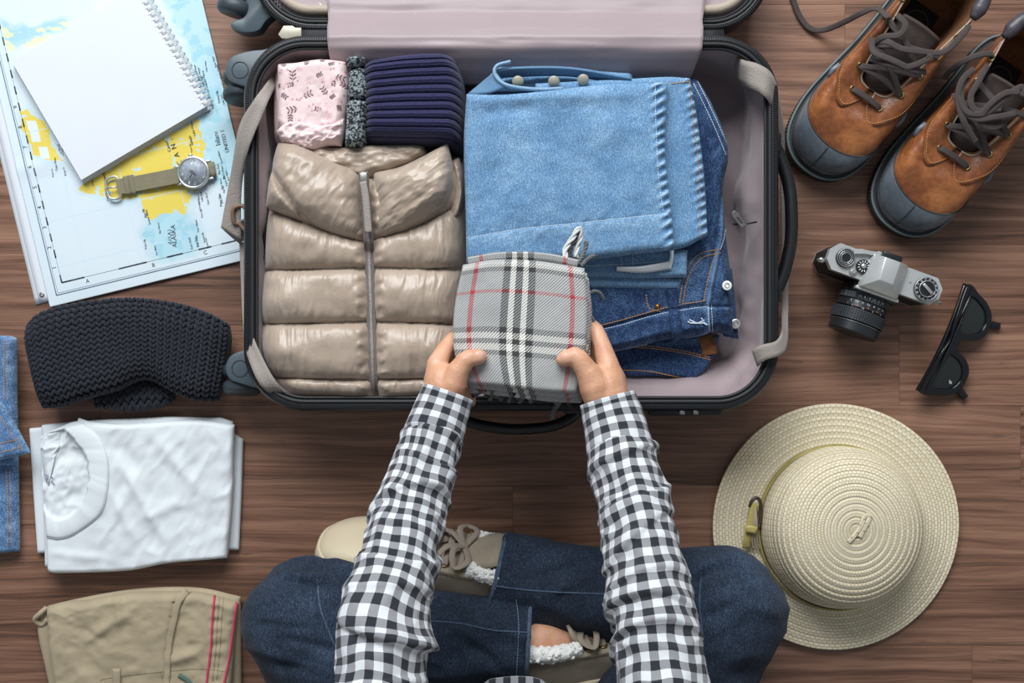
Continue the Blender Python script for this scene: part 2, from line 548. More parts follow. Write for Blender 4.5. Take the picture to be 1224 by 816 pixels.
def skin_mat():
    m, nt, b = new_mat('skin', 0.45)
    v = coord(nt)
    c1 = ramp(nt, noise_n(nt, v, 45, 3), [(0.3, C(196, 144, 114)), (0.55, C(212, 162, 131)), (0.8, C(224, 172, 148))])
    nt.links.new(c1, b.inputs['Base Color'])
    b.inputs['Subsurface Weight'].default_value = 0.12; b.inputs['Subsurface Radius'].default_value = (0.006, 0.002, 0.001)
    b.inputs['Subsurface Scale'].default_value = 0.5
    h = math_n(nt, 'ADD', noise_n(nt, v, 420, 3), math_n(nt, 'MULTIPLY', noise_n(nt, coord(nt, scale=(1, 1, 1)), 110, 2), 1.2))
    bump_n(nt, b, h, 0.0008, 0.6)
    return m
M['skin'] = skin_mat()

def wood_mat():
    m, nt, b = new_mat('walnut', 0.46)
    oi = nd(nt, 'ShaderNodeObjectInfo'); rnd = oi.outputs['Random']
    tc = nd(nt, 'ShaderNodeTexCoord')
    off = nd(nt, 'ShaderNodeCombineXYZ', {0: math_n(nt, 'MULTIPLY', rnd, 31.0), 1: math_n(nt, 'MULTIPLY', rnd, 17.0), 2: 0.0})
    vadd = nd(nt, 'ShaderNodeVectorMath', {0: tc.outputs['Object'], 1: off.outputs[0]}, operation='ADD').outputs[0]
    def mp(s): return nd(nt, 'ShaderNodeMapping', {'Vector': vadd, 'Scale': s}).outputs[0]
    warp = noise_n(nt, mp((2.2, 9, 1)), 1.0, 3)
    dist = nd(nt, 'ShaderNodeVectorMath', {0: vadd, 1: nd(nt, 'ShaderNodeCombineXYZ', {0: 0.0, 1: math_n(nt, 'MULTIPLY', warp, 0.035), 2: 0.0}).outputs[0]}, operation='ADD').outputs[0]
    g1 = noise_n(nt, nd(nt, 'ShaderNodeMapping', {'Vector': dist, 'Scale': (3.0, 95, 1)}).outputs[0], 1.0, 5, 0.62)
    g2 = noise_n(nt, nd(nt, 'ShaderNodeMapping', {'Vector': dist, 'Scale': (10, 420, 1)}).outputs[0], 1.0, 3, 0.6)
    big = noise_n(nt, mp((1.6, 14, 1)), 1.0, 2)
    f = math_n(nt, 'ADD', math_n(nt, 'MULTIPLY', g1, 0.62), math_n(nt, 'ADD', math_n(nt, 'MULTIPLY', g2, 0.22), math_n(nt, 'MULTIPLY', big, 0.22)))
    f = math_n(nt, 'ADD', f, math_n(nt, 'MULTIPLY', math_n(nt, 'SUBTRACT', rnd, 0.5), 0.08))
    col = ramp(nt, f, [(0.36, C(56, 38, 30)), (0.46, C(97, 67, 52)), (0.55, C(125, 90, 72)), (0.66, C(151, 113, 92)), (0.78, C(168, 130, 107))])
    # dark knots and pore streaks
    knot = noise_n(nt, nd(nt, 'ShaderNodeMapping', {'Vector': dist, 'Scale': (7, 60, 1)}).outputs[0], 1.0, 4, 0.7)
    k = ramp(nt, knot, [(0.63, (0, 0, 0, 1)), (0.72, (1, 1, 1, 1))])
    kk = nd(nt, 'ShaderNodeSeparateColor', {0: k}).outputs[0]
    col = mixc(nt, math_n(nt, 'MULTIPLY', kk, 0.65), col, C(44, 29, 25))
    nt.links.new(col, b.inputs['Base Color'])
    nt.links.new(math_n(nt, 'ADD', math_n(nt, 'MULTIPLY', g2, 0.2), 0.36), b.inputs['Roughness'])
    bump_n(nt, b, f, 0.0006, 0.5)
    return m
M['wood'] = wood_mat()

def denim_mat(name, dark, mid, light, kind='UV', rough=0.85):
    m, nt, b = new_mat(name, rough)
    b.inputs['Sheen Weight'].default_value = 0.05; b.inputs['Specular IOR Level'].default_value = 0.25
    v = coord(nt, kind)
    tw = noise_n(nt, coord(nt, kind, (900, 260, 300), (0, 0, 0.9)), 1.0, 2, 0.7)
    fine = noise_n(nt, v, 620, 2, 0.7)
    slub = noise_n(nt, coord(nt, kind, (420, 60, 100)), 1.0, 2)
    big = noise_n(nt, v, 22, 3)
    at = nd(nt, 'ShaderNodeAttribute', attribute_name='fade').outputs['Fac']
    f = math_n(nt, 'ADD', math_n(nt, 'MULTIPLY', tw, 0.55), math_n(nt, 'MULTIPLY', fine, 0.62))
    f = math_n(nt, 'ADD', f, math_n(nt, 'MULTIPLY', slub, 0.16))
    f = math_n(nt, 'ADD', f, math_n(nt, 'MULTIPLY', big, 0.25))
    f = math_n(nt, 'ADD', f, math_n(nt, 'MULTIPLY', at, 0.5))
    nt.links.new(ramp(nt, f, [(0.52, dark), (0.78, mid), (1.0, light)]), b.inputs['Base Color'])
    bump_n(nt, b, math_n(nt, 'ADD', tw, fine), 0.0007, 0.7)
    return m
M['denim_light'] = denim_mat('denim_light', C(56, 92, 130), C(98, 138, 176), C(160, 192, 216))
M['denim_dark'] = denim_mat('denim_dark', C(12, 24, 46), C(29, 52, 90), C(94, 126, 162))
M['denim_mid'] = denim_mat('denim_mid', C(40, 70, 112), C(78, 114, 158), C(150, 180, 208))
M['denim_wear'] = denim_mat('denim_wear', C(12, 18, 29), C(30, 41, 57), C(66, 83, 106), 'Object')
M['denim_wear_uv'] = denim_mat('denim_wear_uv', C(12, 18, 29), C(30, 41, 57), C(66, 83, 106), 'UV')

def cloth(name, c, rough=0.85, weave=900, var=0.06, vscale=18, kind='UV', bump=0.0005, sheen=0.1):
    m, nt, b = new_mat(name, rough); b.inputs['Sheen Weight'].default_value = sheen
    v = coord(nt, kind)
    f = math_n(nt, 'ADD', math_n(nt, 'MULTIPLY', noise_n(nt, v, vscale, 3), 0.6), math_n(nt, 'MULTIPLY', noise_n(nt, v, weave, 1), 0.4))
    lo = tuple(x * (1 - 2 * var) for x in c[:3]) + (1,); hi = tuple(min(1, x * (1 + 2 * var)) for x in c[:3]) + (1,)
    nt.links.new(ramp(nt, f, [(0.3, lo), (0.7, hi)]), b.inputs['Base Color'])
    bump_n(nt, b, noise_n(nt, v, weave, 2), bump)
    return m
M['white_cotton'] = cloth('white_cotton', C(220, 226, 230), 0.9, 1100, 0.012)
M['khaki'] = cloth('khaki', C(166, 152, 126), 0.9, 800, 0.06, 30)
M['khaki_obj'] = cloth('khaki_obj', C(166, 152, 126), 0.9, 800, 0.06, 30, 'Object')
M['lining'] = cloth('lining', C(154, 138, 141), 0.5, 700, 0.03, 10, 'Object', 0.0002, 0.3)
M['strap'] = cloth('strap', C(150, 141, 134), 0.75, 500, 0.05, 30, 'Object', 0.0008)
M['piping_beige'] = cloth('piping_beige', C(168, 154, 138), 0.6, 400, 0.04, 30, 'Object')
M['canvas'] = cloth('canvas', C(150, 138, 120), 0.9, 900, 0.06, 40, 'Object', 0.0006)
M['rubber_cream'] = plain('rubber_cream', C(194, 181, 154), 0.5, var=0.04)
M['lace_beige'] = cloth('lace_beige', C(146, 134, 120), 0.8, 900, 0.06, 40, 'Object', 0.0006)
M['lace_dark'] = cloth('lace_dark', C(66, 56, 54), 0.8, 900, 0.1, 60, 'Object', 0.0006)
M['watch_strap'] = cloth('watch_strap', C(124, 118, 96), 0.85, 700, 0.08, 60, 'Object', 0.0005)
M['tee_print'] = plain('tee_print', C(88, 78, 150), 0.8)

def nylon_mat():
    m, nt, b = new_mat('nylon_taupe', 0.36)
    b.inputs['Sheen Weight'].default_value = 0.25
    v = coord(nt, 'Object')
    nt.links.new(ramp(nt, noise_n(nt, v, 20, 3), [(0.3, C(162, 145, 129)), (0.7, C(176, 159, 143))]), b.inputs['Base Color'])
    n1 = noise_n(nt, v, 60, 3, 0.5)
    bump_n(nt, b, math_n(nt, 'ADD', n1, math_n(nt, 'MULTIPLY', noise_n(nt, v, 1200, 1), 0.05)), 0.0016, 0.6)
    return m
M['nylon'] = nylon_mat()

def leather_mat(name, dark, mid, light, rough=0.38, bump=0.0005):
    m, nt, b = new_mat(name, rough)
    v = coord(nt)
    f = math_n(nt, 'ADD', math_n(nt, 'MULTIPLY', noise_n(nt, v, 20, 3, 0.45), 0.75), math_n(nt, 'MULTIPLY', noise_n(nt, v, 160, 3), 0.25))
    col = ramp(nt, f, [(0.34, dark), (0.5, mid), (0.68, light)])
    sc = noise_n(nt, coord(nt, scale=(40, 140, 60), rot=(0, 0, 0.5)), 1.0, 2, 0.4)
    s = nd(nt, 'ShaderNodeSeparateColor', {0: ramp(nt, sc, [(0.70, (0, 0, 0, 1)), (0.76, (1, 1, 1, 1))])}).outputs[0]
    col = mixc(nt, math_n(nt, 'MULTIPLY', s, 0.4), col, light)
    nt.links.new(col, b.inputs['Base Color'])
    bump_n(nt, b, math_n(nt, 'ADD', noise_n(nt, v, 300, 3), noise_n(nt, v, 60, 3)), bump, 0.7)
    return m
M['boot_leather'] = leather_mat('boot_leather', C(98, 54, 31), C(136, 80, 46), C(176, 112, 66), 0.33)
M['boot_suede'] = leather_mat('boot_suede', C(84, 52, 30), C(128, 84, 50), C(150, 104, 64), 0.9)
M['collar_leather'] = leather_mat('collar_leather', C(50, 46, 50), C(66, 62, 68), C(84, 80, 86), 0.42, 0.0006)
M['toe_rubber'] = leather_mat('toe_rubber', C(86, 94, 103), C(106, 114, 123), C(126, 134, 142), 0.33, 0.0002)
M['boot_sole'] = plain('boot_sole', C(44, 50, 52), 0.6, var=0.15)
M['boot_welt'] = plain('boot_welt', C(96, 108, 110), 0.6, var=0.12)
M['boot_black'] = plain('boot_black', C(30, 28, 28), 0.8)
M['tongue'] = leather_mat('tongue', C(48, 38, 36), C(62, 50, 46), C(76, 62, 56), 0.8, 0.0006)

def gingham_mat():
    m, nt, b = new_mat('gingham', 0.88); b.inputs['Sheen Weight'].default_value = 0.1
    uv = nd(nt, 'ShaderNodeTexCoord').outputs['UV']
    sp = nd(nt, 'ShaderNodeSeparateXYZ', {0: uv})
    wob = noise_n(nt, nd(nt, 'ShaderNodeMapping', {'Vector': uv, 'Scale': (3, 3, 1)}).outputs[0], 1, 2)
    def st(s):
        fr = math_n(nt, 'FRACT', math_n(nt, 'ADD', s, math_n(nt, 'MULTIPLY', wob, 0.05)))
        return math_n(nt, 'GREATER_THAN', fr, 0.5)
    a, c = st(sp.outputs[0]), st(sp.outputs[1])
    # threads: in the grey cells black and white threads alternate
    th = nd(nt, 'ShaderNodeMapping', {'Vector': uv, 'Scale': (60, 60, 1)}).outputs[0]
    tn = noise_n(nt, th, 1.0, 1, 0.5)
    s = math_n(nt, 'ADD', a, c)
    s = math_n(nt, 'MULTIPLY', s, 0.5)
    s = math_n(nt, 'ADD', s, math_n(nt, 'MULTIPLY', math_n(nt, 'SUBTRACT', tn, 0.5), 0.22))
    col = ramp(nt, s, [(0.06, C(226, 230, 234)), (0.28, C(188, 190, 194)), (0.50, C(148, 149, 154)), (0.70, C(100, 102, 108)), (0.90, C(34, 39, 47))])
    nt.links.new(col, b.inputs['Base Color'])
    bump_n(nt, b, math_n(nt, 'ADD', tn, math_n(nt, 'MULTIPLY', noise_n(nt, nd(nt, 'ShaderNodeMapping', {'Vector': uv, 'Scale': (1.4, 2.5, 1)}).outputs[0], 1, 3), 1.5)), 0.0012, 0.6)
    return m
M['gingham'] = gingham_mat()

def plaid_mat():
    """UV 0..1 across the folded scarf"""
    m, nt, b = new_mat('plaid_wool', 0.95); b.inputs['Sheen Weight'].default_value = 0.25
    uv = nd(nt, 'ShaderNodeTexCoord').outputs['UV']
    sp = nd(nt, 'ShaderNodeSeparateXYZ', {0: uv}); u, v = sp.outputs[0], sp.outputs[1]
    tw = nd(nt, 'ShaderNodeTexWave', {'Vector': nd(nt, 'ShaderNodeMapping', {'Vector': uv, 'Scale': (19, 19, 1), 'Rotation': (0, 0, 0.785)}).outputs[0], 'Scale': 1.0, 'Distortion': 0.6, 'Detail': 1.0, 'Detail Scale': 3.0}).outputs['Fac']
    gr, bk, wh, rd = C(174, 175, 174), C(16, 18, 22), C(240, 238, 230), C(186, 14, 40)
    def lines(s, ls):
        stops = [(0.0, gr)]
        for a, e, c in ls: stops += [(a, c), (e, gr)]
        out = []
        for q in stops:
            if out and abs(out[-1][0] - q[0]) < 1e-4: out[-1] = q
            else: out.append(q)
        return ramp(nt, s, out, 'CONSTANT')
    cu = lines(u, [(0.105, 0.138, rd), (0.345, 0.40, bk), (0.40, 0.445, wh), (0.445, 0.497, bk), (0.497, 0.542, wh), (0.542, 0.597, bk), (0.862, 0.898, rd)])
    cv = lines(v, [(0.255, 0.295, bk), (0.295, 0.345, wh), (0.345, 0.385, bk), (0.385, 0.43, wh), (0.43, 0.475, bk), (0.735, 0.765, rd), (0.905, 0.94, bk), (0.94, 0.975, wh)])
    sel = math_n(nt, 'GREATER_THAN', math_n(nt, 'ADD', tw, math_n(nt, 'MULTIPLY', noise_n(nt, nd(nt, 'ShaderNodeMapping', {'Vector': uv, 'Scale': (90, 90, 1)}).outputs[0], 1, 2), 0.5)), 0.90)
    col = mixc(nt, sel, cu, cv)
    fz = noise_n(nt, nd(nt, 'ShaderNodeMapping', {'Vector': uv, 'Scale': (150, 150, 1)}).outputs[0], 1, 2)
    col = mixc(nt, 0.22, col, mixc(nt, 0.4, cu, cv))
    col = mixc(nt, math_n(nt, 'MULTIPLY', fz, 0.18), col, C(186, 187, 186))
    nt.links.new(col, b.inputs['Base Color'])
    bump_n(nt, b, math_n(nt, 'ADD', tw, fz), 0.001, 0.7)
    return m
M['plaid'] = plaid_mat()
M['wool_grey'] = cloth('wool_grey', C(104, 106, 108), 0.95, 500, 0.12, 90, 'Object', 0.001)
M['wool_black'] = cloth('wool_black', C(52, 54, 58), 0.95, 500, 0.15, 90, 'Object', 0.001)
M['wool_white'] = cloth('wool_white', C(200, 202, 200), 0.95, 500, 0.08, 90, 'Object', 0.001)
M['fur'] = cloth('fur', C(232, 232, 228), 0.95, 500, 0.04, 90, 'Object', 0.0015)

def attr_mat(name, rough=0.8, bump=0.0003, bscale=900):
    m, nt, b = new_mat(name, rough)
    at = nd(nt, 'ShaderNodeAttribute', attribute_name='col').outputs['Color']
    nt.links.new(at, b.inputs['Base Color'])
    bump_n(nt, b, noise_n(nt, coord(nt), bscale, 2), bump)
    return m
M['map_print'] = attr_mat('map_print', 0.62, 0.0001)
M['floral'] = attr_mat('floral', 0.9, 0.0004)
M['marl'] = attr_mat('marl', 0.95, 0.0006)

def knit_mat(name, c):
    m, nt, b = new_mat(name, 0.95); b.inputs['Sheen Weight'].default_value = 0.12
    v = coord(nt)
    lo = tuple(x * 0.6 for x in c[:3]) + (1,); hi = tuple(x * 1.35 for x in c[:3]) + (1,)
    nt.links.new(ramp(nt, noise_n(nt, v, 500, 3), [(0.3, lo), (0.7, hi)]), b.inputs['Base Color'])
    bump_n(nt, b, noise_n(nt, v, 700, 3), 0.0012)
    return m
M['knit_navy'] = knit_mat('knit_navy', C(24, 29, 42))
M['knit_indigo'] = knit_mat('knit_indigo', C(38, 37, 78))

def straw_mat(name, c1, c2, mo, c3):
    m, nt, b = new_mat(name, 0.8)
    uv = nd(nt, 'ShaderNodeTexCoord').outputs['UV']          # u: metres along the braid, v: braid number
    mp = nd(nt, 'ShaderNodeMapping', {'Vector': uv, 'Scale': (1, 1, 1)}).outputs[0]
    br = nd(nt, 'ShaderNodeTexBrick', {'Vector': mp, 'Color1': c1, 'Color2': c2, 'Mortar': mo, 'Scale': 1.0, 'Mortar Size': 0.0007, 'Mortar Smooth': 0.6, 'Brick Width': 0.0062, 'Row Height': 0.00415}, offset=0.5)
    v2 = coord(nt)
    col = mixc(nt, math_n(nt, 'MULTIPLY', noise_n(nt, v2, 60, 4), 0.5), br.outputs[0], c3)
    nt.links.new(col, b.inputs['Base Color'])
    bump_n(nt, b, math_n(nt, 'ADD', math_n(nt, 'MULTIPLY', br.outputs[1], -1.0), math_n(nt, 'MULTIPLY', noise_n(nt, v2, 700, 2), 0.6)), 0.0009, 0.8)
    return m
M['straw'] = straw_mat('straw', C(232, 221, 194), C(219, 206, 175), C(188, 171, 136), C(234, 225, 202))
M['hat_band'] = leather_mat('hat_band', C(140, 126, 64), C(164, 150, 84), C(182, 168, 102), 0.5, 0.0004)
M['tortoise'] = leather_mat('tortoise', C(40, 32, 26), C(66, 54, 42), C(92, 78, 58), 0.25, 0.0001)

def glass_dark():
    m, nt, b = new_mat('lens_dark', 0.05)
    b.inputs['Base Color'].default_value = C(34, 40, 40); b.inputs['Coat Weight'].default_value = 0.3; b.inputs['Specular IOR Level'].default_value = 0.4
    return m
M['lens_dark'] = glass_dark()
M['frame_black'] = plain('frame_black', C(18, 20, 24), 0.16, var=0.03)
def glass_clear():
    m, nt, b = new_mat('crystal', 0.03); b.inputs['Base Color'].default_value = (1, 1, 1, 1); b.inputs['Transmission Weight'].default_value = 1.0; b.inputs['IOR'].default_value = 1.25
    return m
M['crystal'] = glass_clear()
M['dial_grey'] = plain('dial_grey', C(158, 170, 182), 0.5, var=0.04)
M['leatherette'] = plain('leatherette', C(30, 32, 34), 0.6, bump=0.0008, bscale=900)
M['lens_black'] = plain('lens_black', C(34, 37, 41), 0.35, var=0.08)
M['knurl'] = plain('knurl', C(58, 64, 70), 0.55, var=0.1)

# ------------------------------------------------------------------ floor of walnut planks
def build_floor():
    g = box(3.6, 3.6, 0.02, (0, 0, -0.016))
    fl = mesh_obj('floor', g.V(), g.f, plain('floor_joint', C(62, 42, 33), 0.7), False)
    fl['kind'] = 'structure'; fl['label'] = 'dark walnut plank floor with horizontal grain'; fl['category'] = 'floor'
    k = CAM_H / FPX
    pitch = 95.8; y0 = 197.0
    joints = {2: 1075, 4: 613, 6: 1162, 3: 120, 1: 1500, 0: 330, 5: -90, -1: 760, -2: 1010, 7: 420}
    L = 1.25
    gap = 0.00025
    for r in range(-13, 19):
        ya = y0 + r * pitch; yb = ya + pitch
        cy = -((ya + yb) / 2 - 408) * k; w = pitch * k - gap
        jx = ((joints.get(r, 0) - 612) * k) if r in joints else random.uniform(-0.6, 0.6)
        x = jx - L * 3
        while x < 1.8:
            a, b = max(x, -1.8), min(x + L, 1.8)
            if b - a > 0.02:
                q = box(b - a - gap, w, 0.006, (0, 0, 0), 0.0002, 1)
                o = mesh_obj('plank', q.V(), q.f, M['wood'], False)
                o.parent = fl; o.location = ((a + b) / 2, cy, -0.003)
            x += L
build_floor()

# ------------------------------------------------------------------ road maps, notebook, watch
def sheet(corner_px, ux, uy, w, h, z, amp, seed, nx=40, ny=60, th=0.0003):
    o = P(corner_px[0], corner_px[1], z)
    s = np.linspace(0, w, nx); t = np.linspace(0, h, ny)
    S, T = np.meshgrid(s, t)
    X = o[0] + S * ux[0] + T * uy[0]; Y = o[1] + S * ux[1] + T * uy[1]
    Z = z + amp * (0.5 + 0.5 * fbm(S * 9, T * 7, 0, seed))
    return np.stack([X, Y, Z], 2), S, T

def build_maps():
    a = math.radians(13.6)
    ux = np.array([math.cos(a), math.sin(a)]); uy = np.array([-math.sin(a), math.cos(a)])
    loc = P(150, 200, 0)
    # two under-sheets
    th1 = Thing('road_map', 'blank folded sheet lying under the printed world map', 'map', loc)
    G, S, T = sheet((43, 364), ux, uy, 0.30, 0.56, 0.0009, 0.0005, 3)
    th1.add('sheet', solid_grid(G, 0.0003), M['paper_white'])
    G, S, T = sheet((47, 362), ux, uy, 0.296, 0.555, 0.0019, 0.0005, 5)
    th1.add('sheet', solid_grid(G, 0.0003), M['paper_white'])
    ey = lathe([(0.0016, 0), (0.0034, 0), (0.0034, 0.0005), (0.0016, 0.0005)], 20, cap=False); c = P(50, 352, 0.003)
    ey.v = [v + np.array([c[0], c[1], 0.0031]) for v in ey.v]
    th1.add('eyelet', ey, M['zip_metal'], label='small round metal eyelet at the corner')
    # printed map
    mp = Thing('road_map', 'printed map with yellow and pale blue land under the notebook and watch', 'map', loc)
    nx, ny = 230, 420
    G, S, T = sheet((60, 367), ux, uy, 0.298, 0.56, 0.0034, 0.0009, 8, nx, ny)
    G[..., 2] += 0.0012 * np.exp(-((T - 0.19) / 0.012) ** 2) + 0.001 * np.exp(-((S - 0.155) / 0.01) ** 2)
    k = CAM_H / FPX
    px = G[..., 0] / k + 612; py = -G[..., 1] / k + 408
    wx = px + 7 * fbm(px / 14, py / 14, 0, 1); wy = py + 7 * fbm(px / 14, py / 14, 0, 2)
    paper = lin((212, 223, 230)); yel = lin((222, 198, 66)); cy1 = lin((168, 208, 220)); cy2 = lin((138, 194, 212))
    col = np.ones(px.shape + (3,)) * paper
    def blend(mask, c, a=1.0):
        nonlocal col
        m = (np.asarray(mask, float) * a)[..., None]; col = col * (1 - m) + c * m
    tint = 0.5 + 0.5 * fbm(px / 50, py / 50, 0, 12)
    blend(tint, lin((198, 216, 226)), 0.7)
    inner = (S > 0.022) & (T > 0.028)
    Y1 = [(24, 130), (31, 132), (40, 142), (52, 148), (66, 172), (80, 196), (66, 194), (50, 186), (38, 182), (36, 170)]
    Y2 = [(96, 226), (120, 205), (150, 190), (238, 140), (246, 182), (240, 204), (230, 236), (222, 254), (178, 262), (172, 246), (166, 234), (130, 238), (104, 232)]
    A3 = [(176, 258), (222, 250), (240, 268), (246, 292), (232, 306), (190, 312), (174, 296), (172, 272)]
    R4 = [(196, -10), (250, -10), (292, 150), (276, 226), (262, 226), (246, 200), (238, 120), (222, 60)]
    T5 = [(0, 18), (16, 32), (40, 34), (84, 22), (76, 40), (40, 54), (14, 58), (8, 50)]
    def dil(poly, d):
        r = np.zeros(px.shape)
        for ang in np.linspace(0, 2 * np.pi, 8, endpoint=False): r = r + in_poly(wx + d * math.cos(ang), wy + d * math.sin(ang), poly)
        return r / 8
    blend(dil(R4, 4), cy1, 0.8); blend(dil(R4, 2) * (fbm(px / 9, py / 9, 0, 5) > 0.15), cy2, 0.6)
    blend(dil(A3, 5), cy1, 0.9); blend(dil(A3, 2) * (fbm(px / 8, py / 8, 0, 6) > 0.2), cy2, 0.5)
    blend(dil(T5, 3), cy2, 0.7); blend(in_poly(wx, wy - 5, T5) * (fbm(px / 12, py / 6, 0, 9) > 0.1), lin((226, 232, 170)), 0.8)
    blend(dil(Y1, 8), cy1, 0.9); blend(dil(Y2, 8), cy1, 0.8)
    lakes = fbm(px / 7, py / 7, 0, 21) > 0.42
    for q in (Y1, Y2): blend(in_poly(wx, wy, q) & ~lakes, yel, 0.95)
    blend(((px - 42 - (py - 158) * 0.25) ** 2 < 30) & (py > 145) & (py < 170), paper)
    blend(((px - 48 - (py - 158) * 0.25) ** 2 < 30) & (py > 176) & (py < 190), paper)
    # faint graticule
    for q in np.arange(0.05, 0.6, 0.062): blend((np.abs(T - q) < 0.0006) & inner, lin((190, 214, 226)), 0.7)
    for q in np.arange(0.06, 0.3, 0.075): blend((np.abs(S - q) < 0.0006) & inner, lin((190, 214, 226)), 0.5)
    sh = mp.add('sheet', solid_grid(G, 0.0003), M['map_print'], attrs={'col': np.vstack([col.reshape(-1, 3)] * 2)})
    b = BVHTree.FromPolygons([tuple(v) for v in G.reshape(-1, 3)], grid_faces(ny, nx))
    def on(s, t, lift=0.0005):
        q = G[0, 0, :2] + ux * s + uy * t
        r = b.ray_cast(Vector((q[0], q[1], 0.1)), Vector((0, 0, -1)))
        return np.array([q[0], q[1], (r[0].z if r[0] else 0.005) + lift])
    def line(pts, w, g):
        pts = resample(np.array(pts, float), max(2, int(np.sum(np.hypot(*np.diff(np.array(pts), axis=0).T)) / 0.006)))
        return band(np.array([on(*q) for q in pts]), w, 0.0001, g=g)
    # border rules and black scale dashes
    g = Geo(); line([(0.0125, 0.0135), (0.29, 0.0135)], 0.0013, g); line([(0.0125, 0.0135), (0.0125, 0.55)], 0.0013, g)
    line([(0.015, 0.016), (0.29, 0.016)], 0.0004, g); line([(0.015, 0.016), (0.015, 0.55)], 0.0004, g)
    line([(0.0235, 0.0285), (0.29, 0.0285)], 0.0004, g); line([(0.0235, 0.0285), (0.0235, 0.55)], 0.0004, g)
    mp.add('border_line', g, M['ink_blue'], parent=sh)
    for i in range(24):
        g = Geo(); t0 = 0.0285 + i * 0.0228
        line([(0.0235, t0 + (0.0115 if i else 0)), (0.0235, t0 + 0.0228 - (0 if i else 0.012))], 0.0019, g); mp.add('scale_dash', g, M['ink'], parent=sh)
    for a0, a1 in ((0.0235, 0.055), (0.103, 0.142), (0.170, 0.192), (0.214, 0.232), (0.246, 0.27)):
        g = Geo(); line([(a0, 0.0285), (a1, 0.0285)], 0.0019, g); mp.add('scale_dash', g, M['ink'], parent=sh)
    def text(s, size, at_, rot, mat='ink'):
        t = text_geo(s, size); c = on(*at_, lift=0.0006); R = Matrix.Rotation(rot, 4, 'Z'); V = t.V() @ np.array(R)[:3, :3].T
        for i in range(len(V)):
            V[i] += c
        t.v = [V]; mp.add('lettering', t, M[mat], parent=sh, smooth=False)
    for i in range(1, 10): text(str(i), 0.0075, (0.0185, 0.0285 + 0.028 * i - 0.006), a + math.pi / 2)
    for s_, q in (('A', 0.058), ('B', 0.150), ('C', 0.222)): text(s_, 0.0075, (q, 0.0222), a)
    def st_of(px_, py_):
        d = P(px_, py_, 0.004)[:2] - G[0, 0, :2]; return (float(d @ ux), float(d @ uy))
    up = a + math.pi / 2
    text('C  A  N  A  D  A', 0.0095, st_of(206, 170), up + 0.12)
    text('Canadian', 0.006, st_of(200, 172), up + 0.12)
    text('ALASKA', 0.0085, st_of(208, 282), up - 0.15); text('(U.S.A.)', 0.0065, st_of(203, 283), up - 0.15)
    text('UNITED STATES', 0.0072, st_of(267, 160), up); text('Islands', 0.0095, st_of(259, 163), up)
    # little place names: each a couple of short lines
    r2 = random.Random(4)
    for (x0, y0, x1, y1, n) in ((232, 70, 268, 130, 13), (232, 205, 268, 255, 12), (225, 250, 248, 292, 6), (172, 250, 196, 310, 5), (100, 205, 130, 240, 4), (226, 150, 236, 182, 4), (60, 165, 80, 215, 5), (258, 180, 272, 225, 5)):
        for _ in range(n):
            text(r2.choice(['Fort', 'Port', 'River', 'Lake', 'Bay', 'Cape', 'Sound', 'Point']) + ' ' + r2.choice(['Nord', 'Blanc', 'Hope', 'East', 'Elk']), r2.uniform(0.0032, 0.0046), st_of(r2.uniform(x0, x1), r2.uniform(y0, y1)), up + r2.uniform(-0.1, 0.1))
    return sh

build_maps()

def build_notebook():
    z = 0.0055; t = 0.0125
    o = P(17, 72, z + t)
    a = P(97, 215, z + t) - o; w = np.linalg.norm(a); a /= w
    bvec = P(250, 125, z + t) - P(97, 215, z + t); h = np.linalg.norm(bvec); bvec /= h
    ang = math.atan2(bvec[1], bvec[0])
    c = P(97, 215, z + t)            # origin: lower corner; x towards the spiral, y along the free edge (up)
    nb = Thing('spiral_notebook', 'open white spiral notebook with blank page on the map', 'notebook', (c[0], c[1], z), (0, 0, ang), world=False)
    nb.add('back_cover', box(h + 0.001, w + 0.002, 0.0012, (h / 2 - 0.003, w / 2 - 0.002, 0.0006), 0.0003, 1), M['paper_white'], smooth=False)
    # page block in a few staggered sheaves
    lev = [(0.0012, 0.0040, -0.0025), (0.0040, 0.0078, -0.0012), (0.0078, 0.0119, 0.0)]
    for z0, z1, off in lev:
        nb.add('page_block', box(h - 0.004, w, z1 - z0 - 0.0001, ((h - 0.004) / 2 + off, w / 2 + off * 0.8, (z0 + z1) / 2), 0.0003, 1), M['paper_white'], smooth=False)
    # the top page with its row of punched holes
    n = 20; sp = w / n; outer = [(0, 0), (h - 0.0005, 0), (h - 0.0005, w), (0, w)]
    holes = []
    for i in range(n):
        y = sp * (i + 0.5); s = 0.0022
        holes.append([(h - 0.008 - s, y - s), (h - 0.008 + s, y - s), (h - 0.008 + s, y + s), (h - 0.008 - s, y + s)])
    q = curve_fill(outer, holes, 0.00015); q.v = [v + np.array([0, 0, 0.0122]) for v in q.v]
    nb.add('page', q, M['paper_white'], smooth=False)
    # wire loops: a pair of wires per hole
    proto = None
    for i in range(n):
        y = sp * (i + 0.5)
        if proto is None:
            g = Geo()
            for dy in (-0.0011, 0.0011):
                th = np.linspace(-0.2, 2 * np.pi - 0.9, 26)
                p = np.stack([0.0072 * np.cos(np.pi - th), 0 * th + dy, 0.0072 * np.sin(np.pi - th)], 1); p[:, 1] += dy * 0.4 * np.cos(th)
                tube(p, 0.00055, 6, g=g)
            proto = nb.add('wire_loop', g, M['white_paint'])
            ob = proto
        else:
            ob = copy_part(proto, nb.o)
        ob.location = (h - 0.0008, y, 0.0082)
build_notebook()

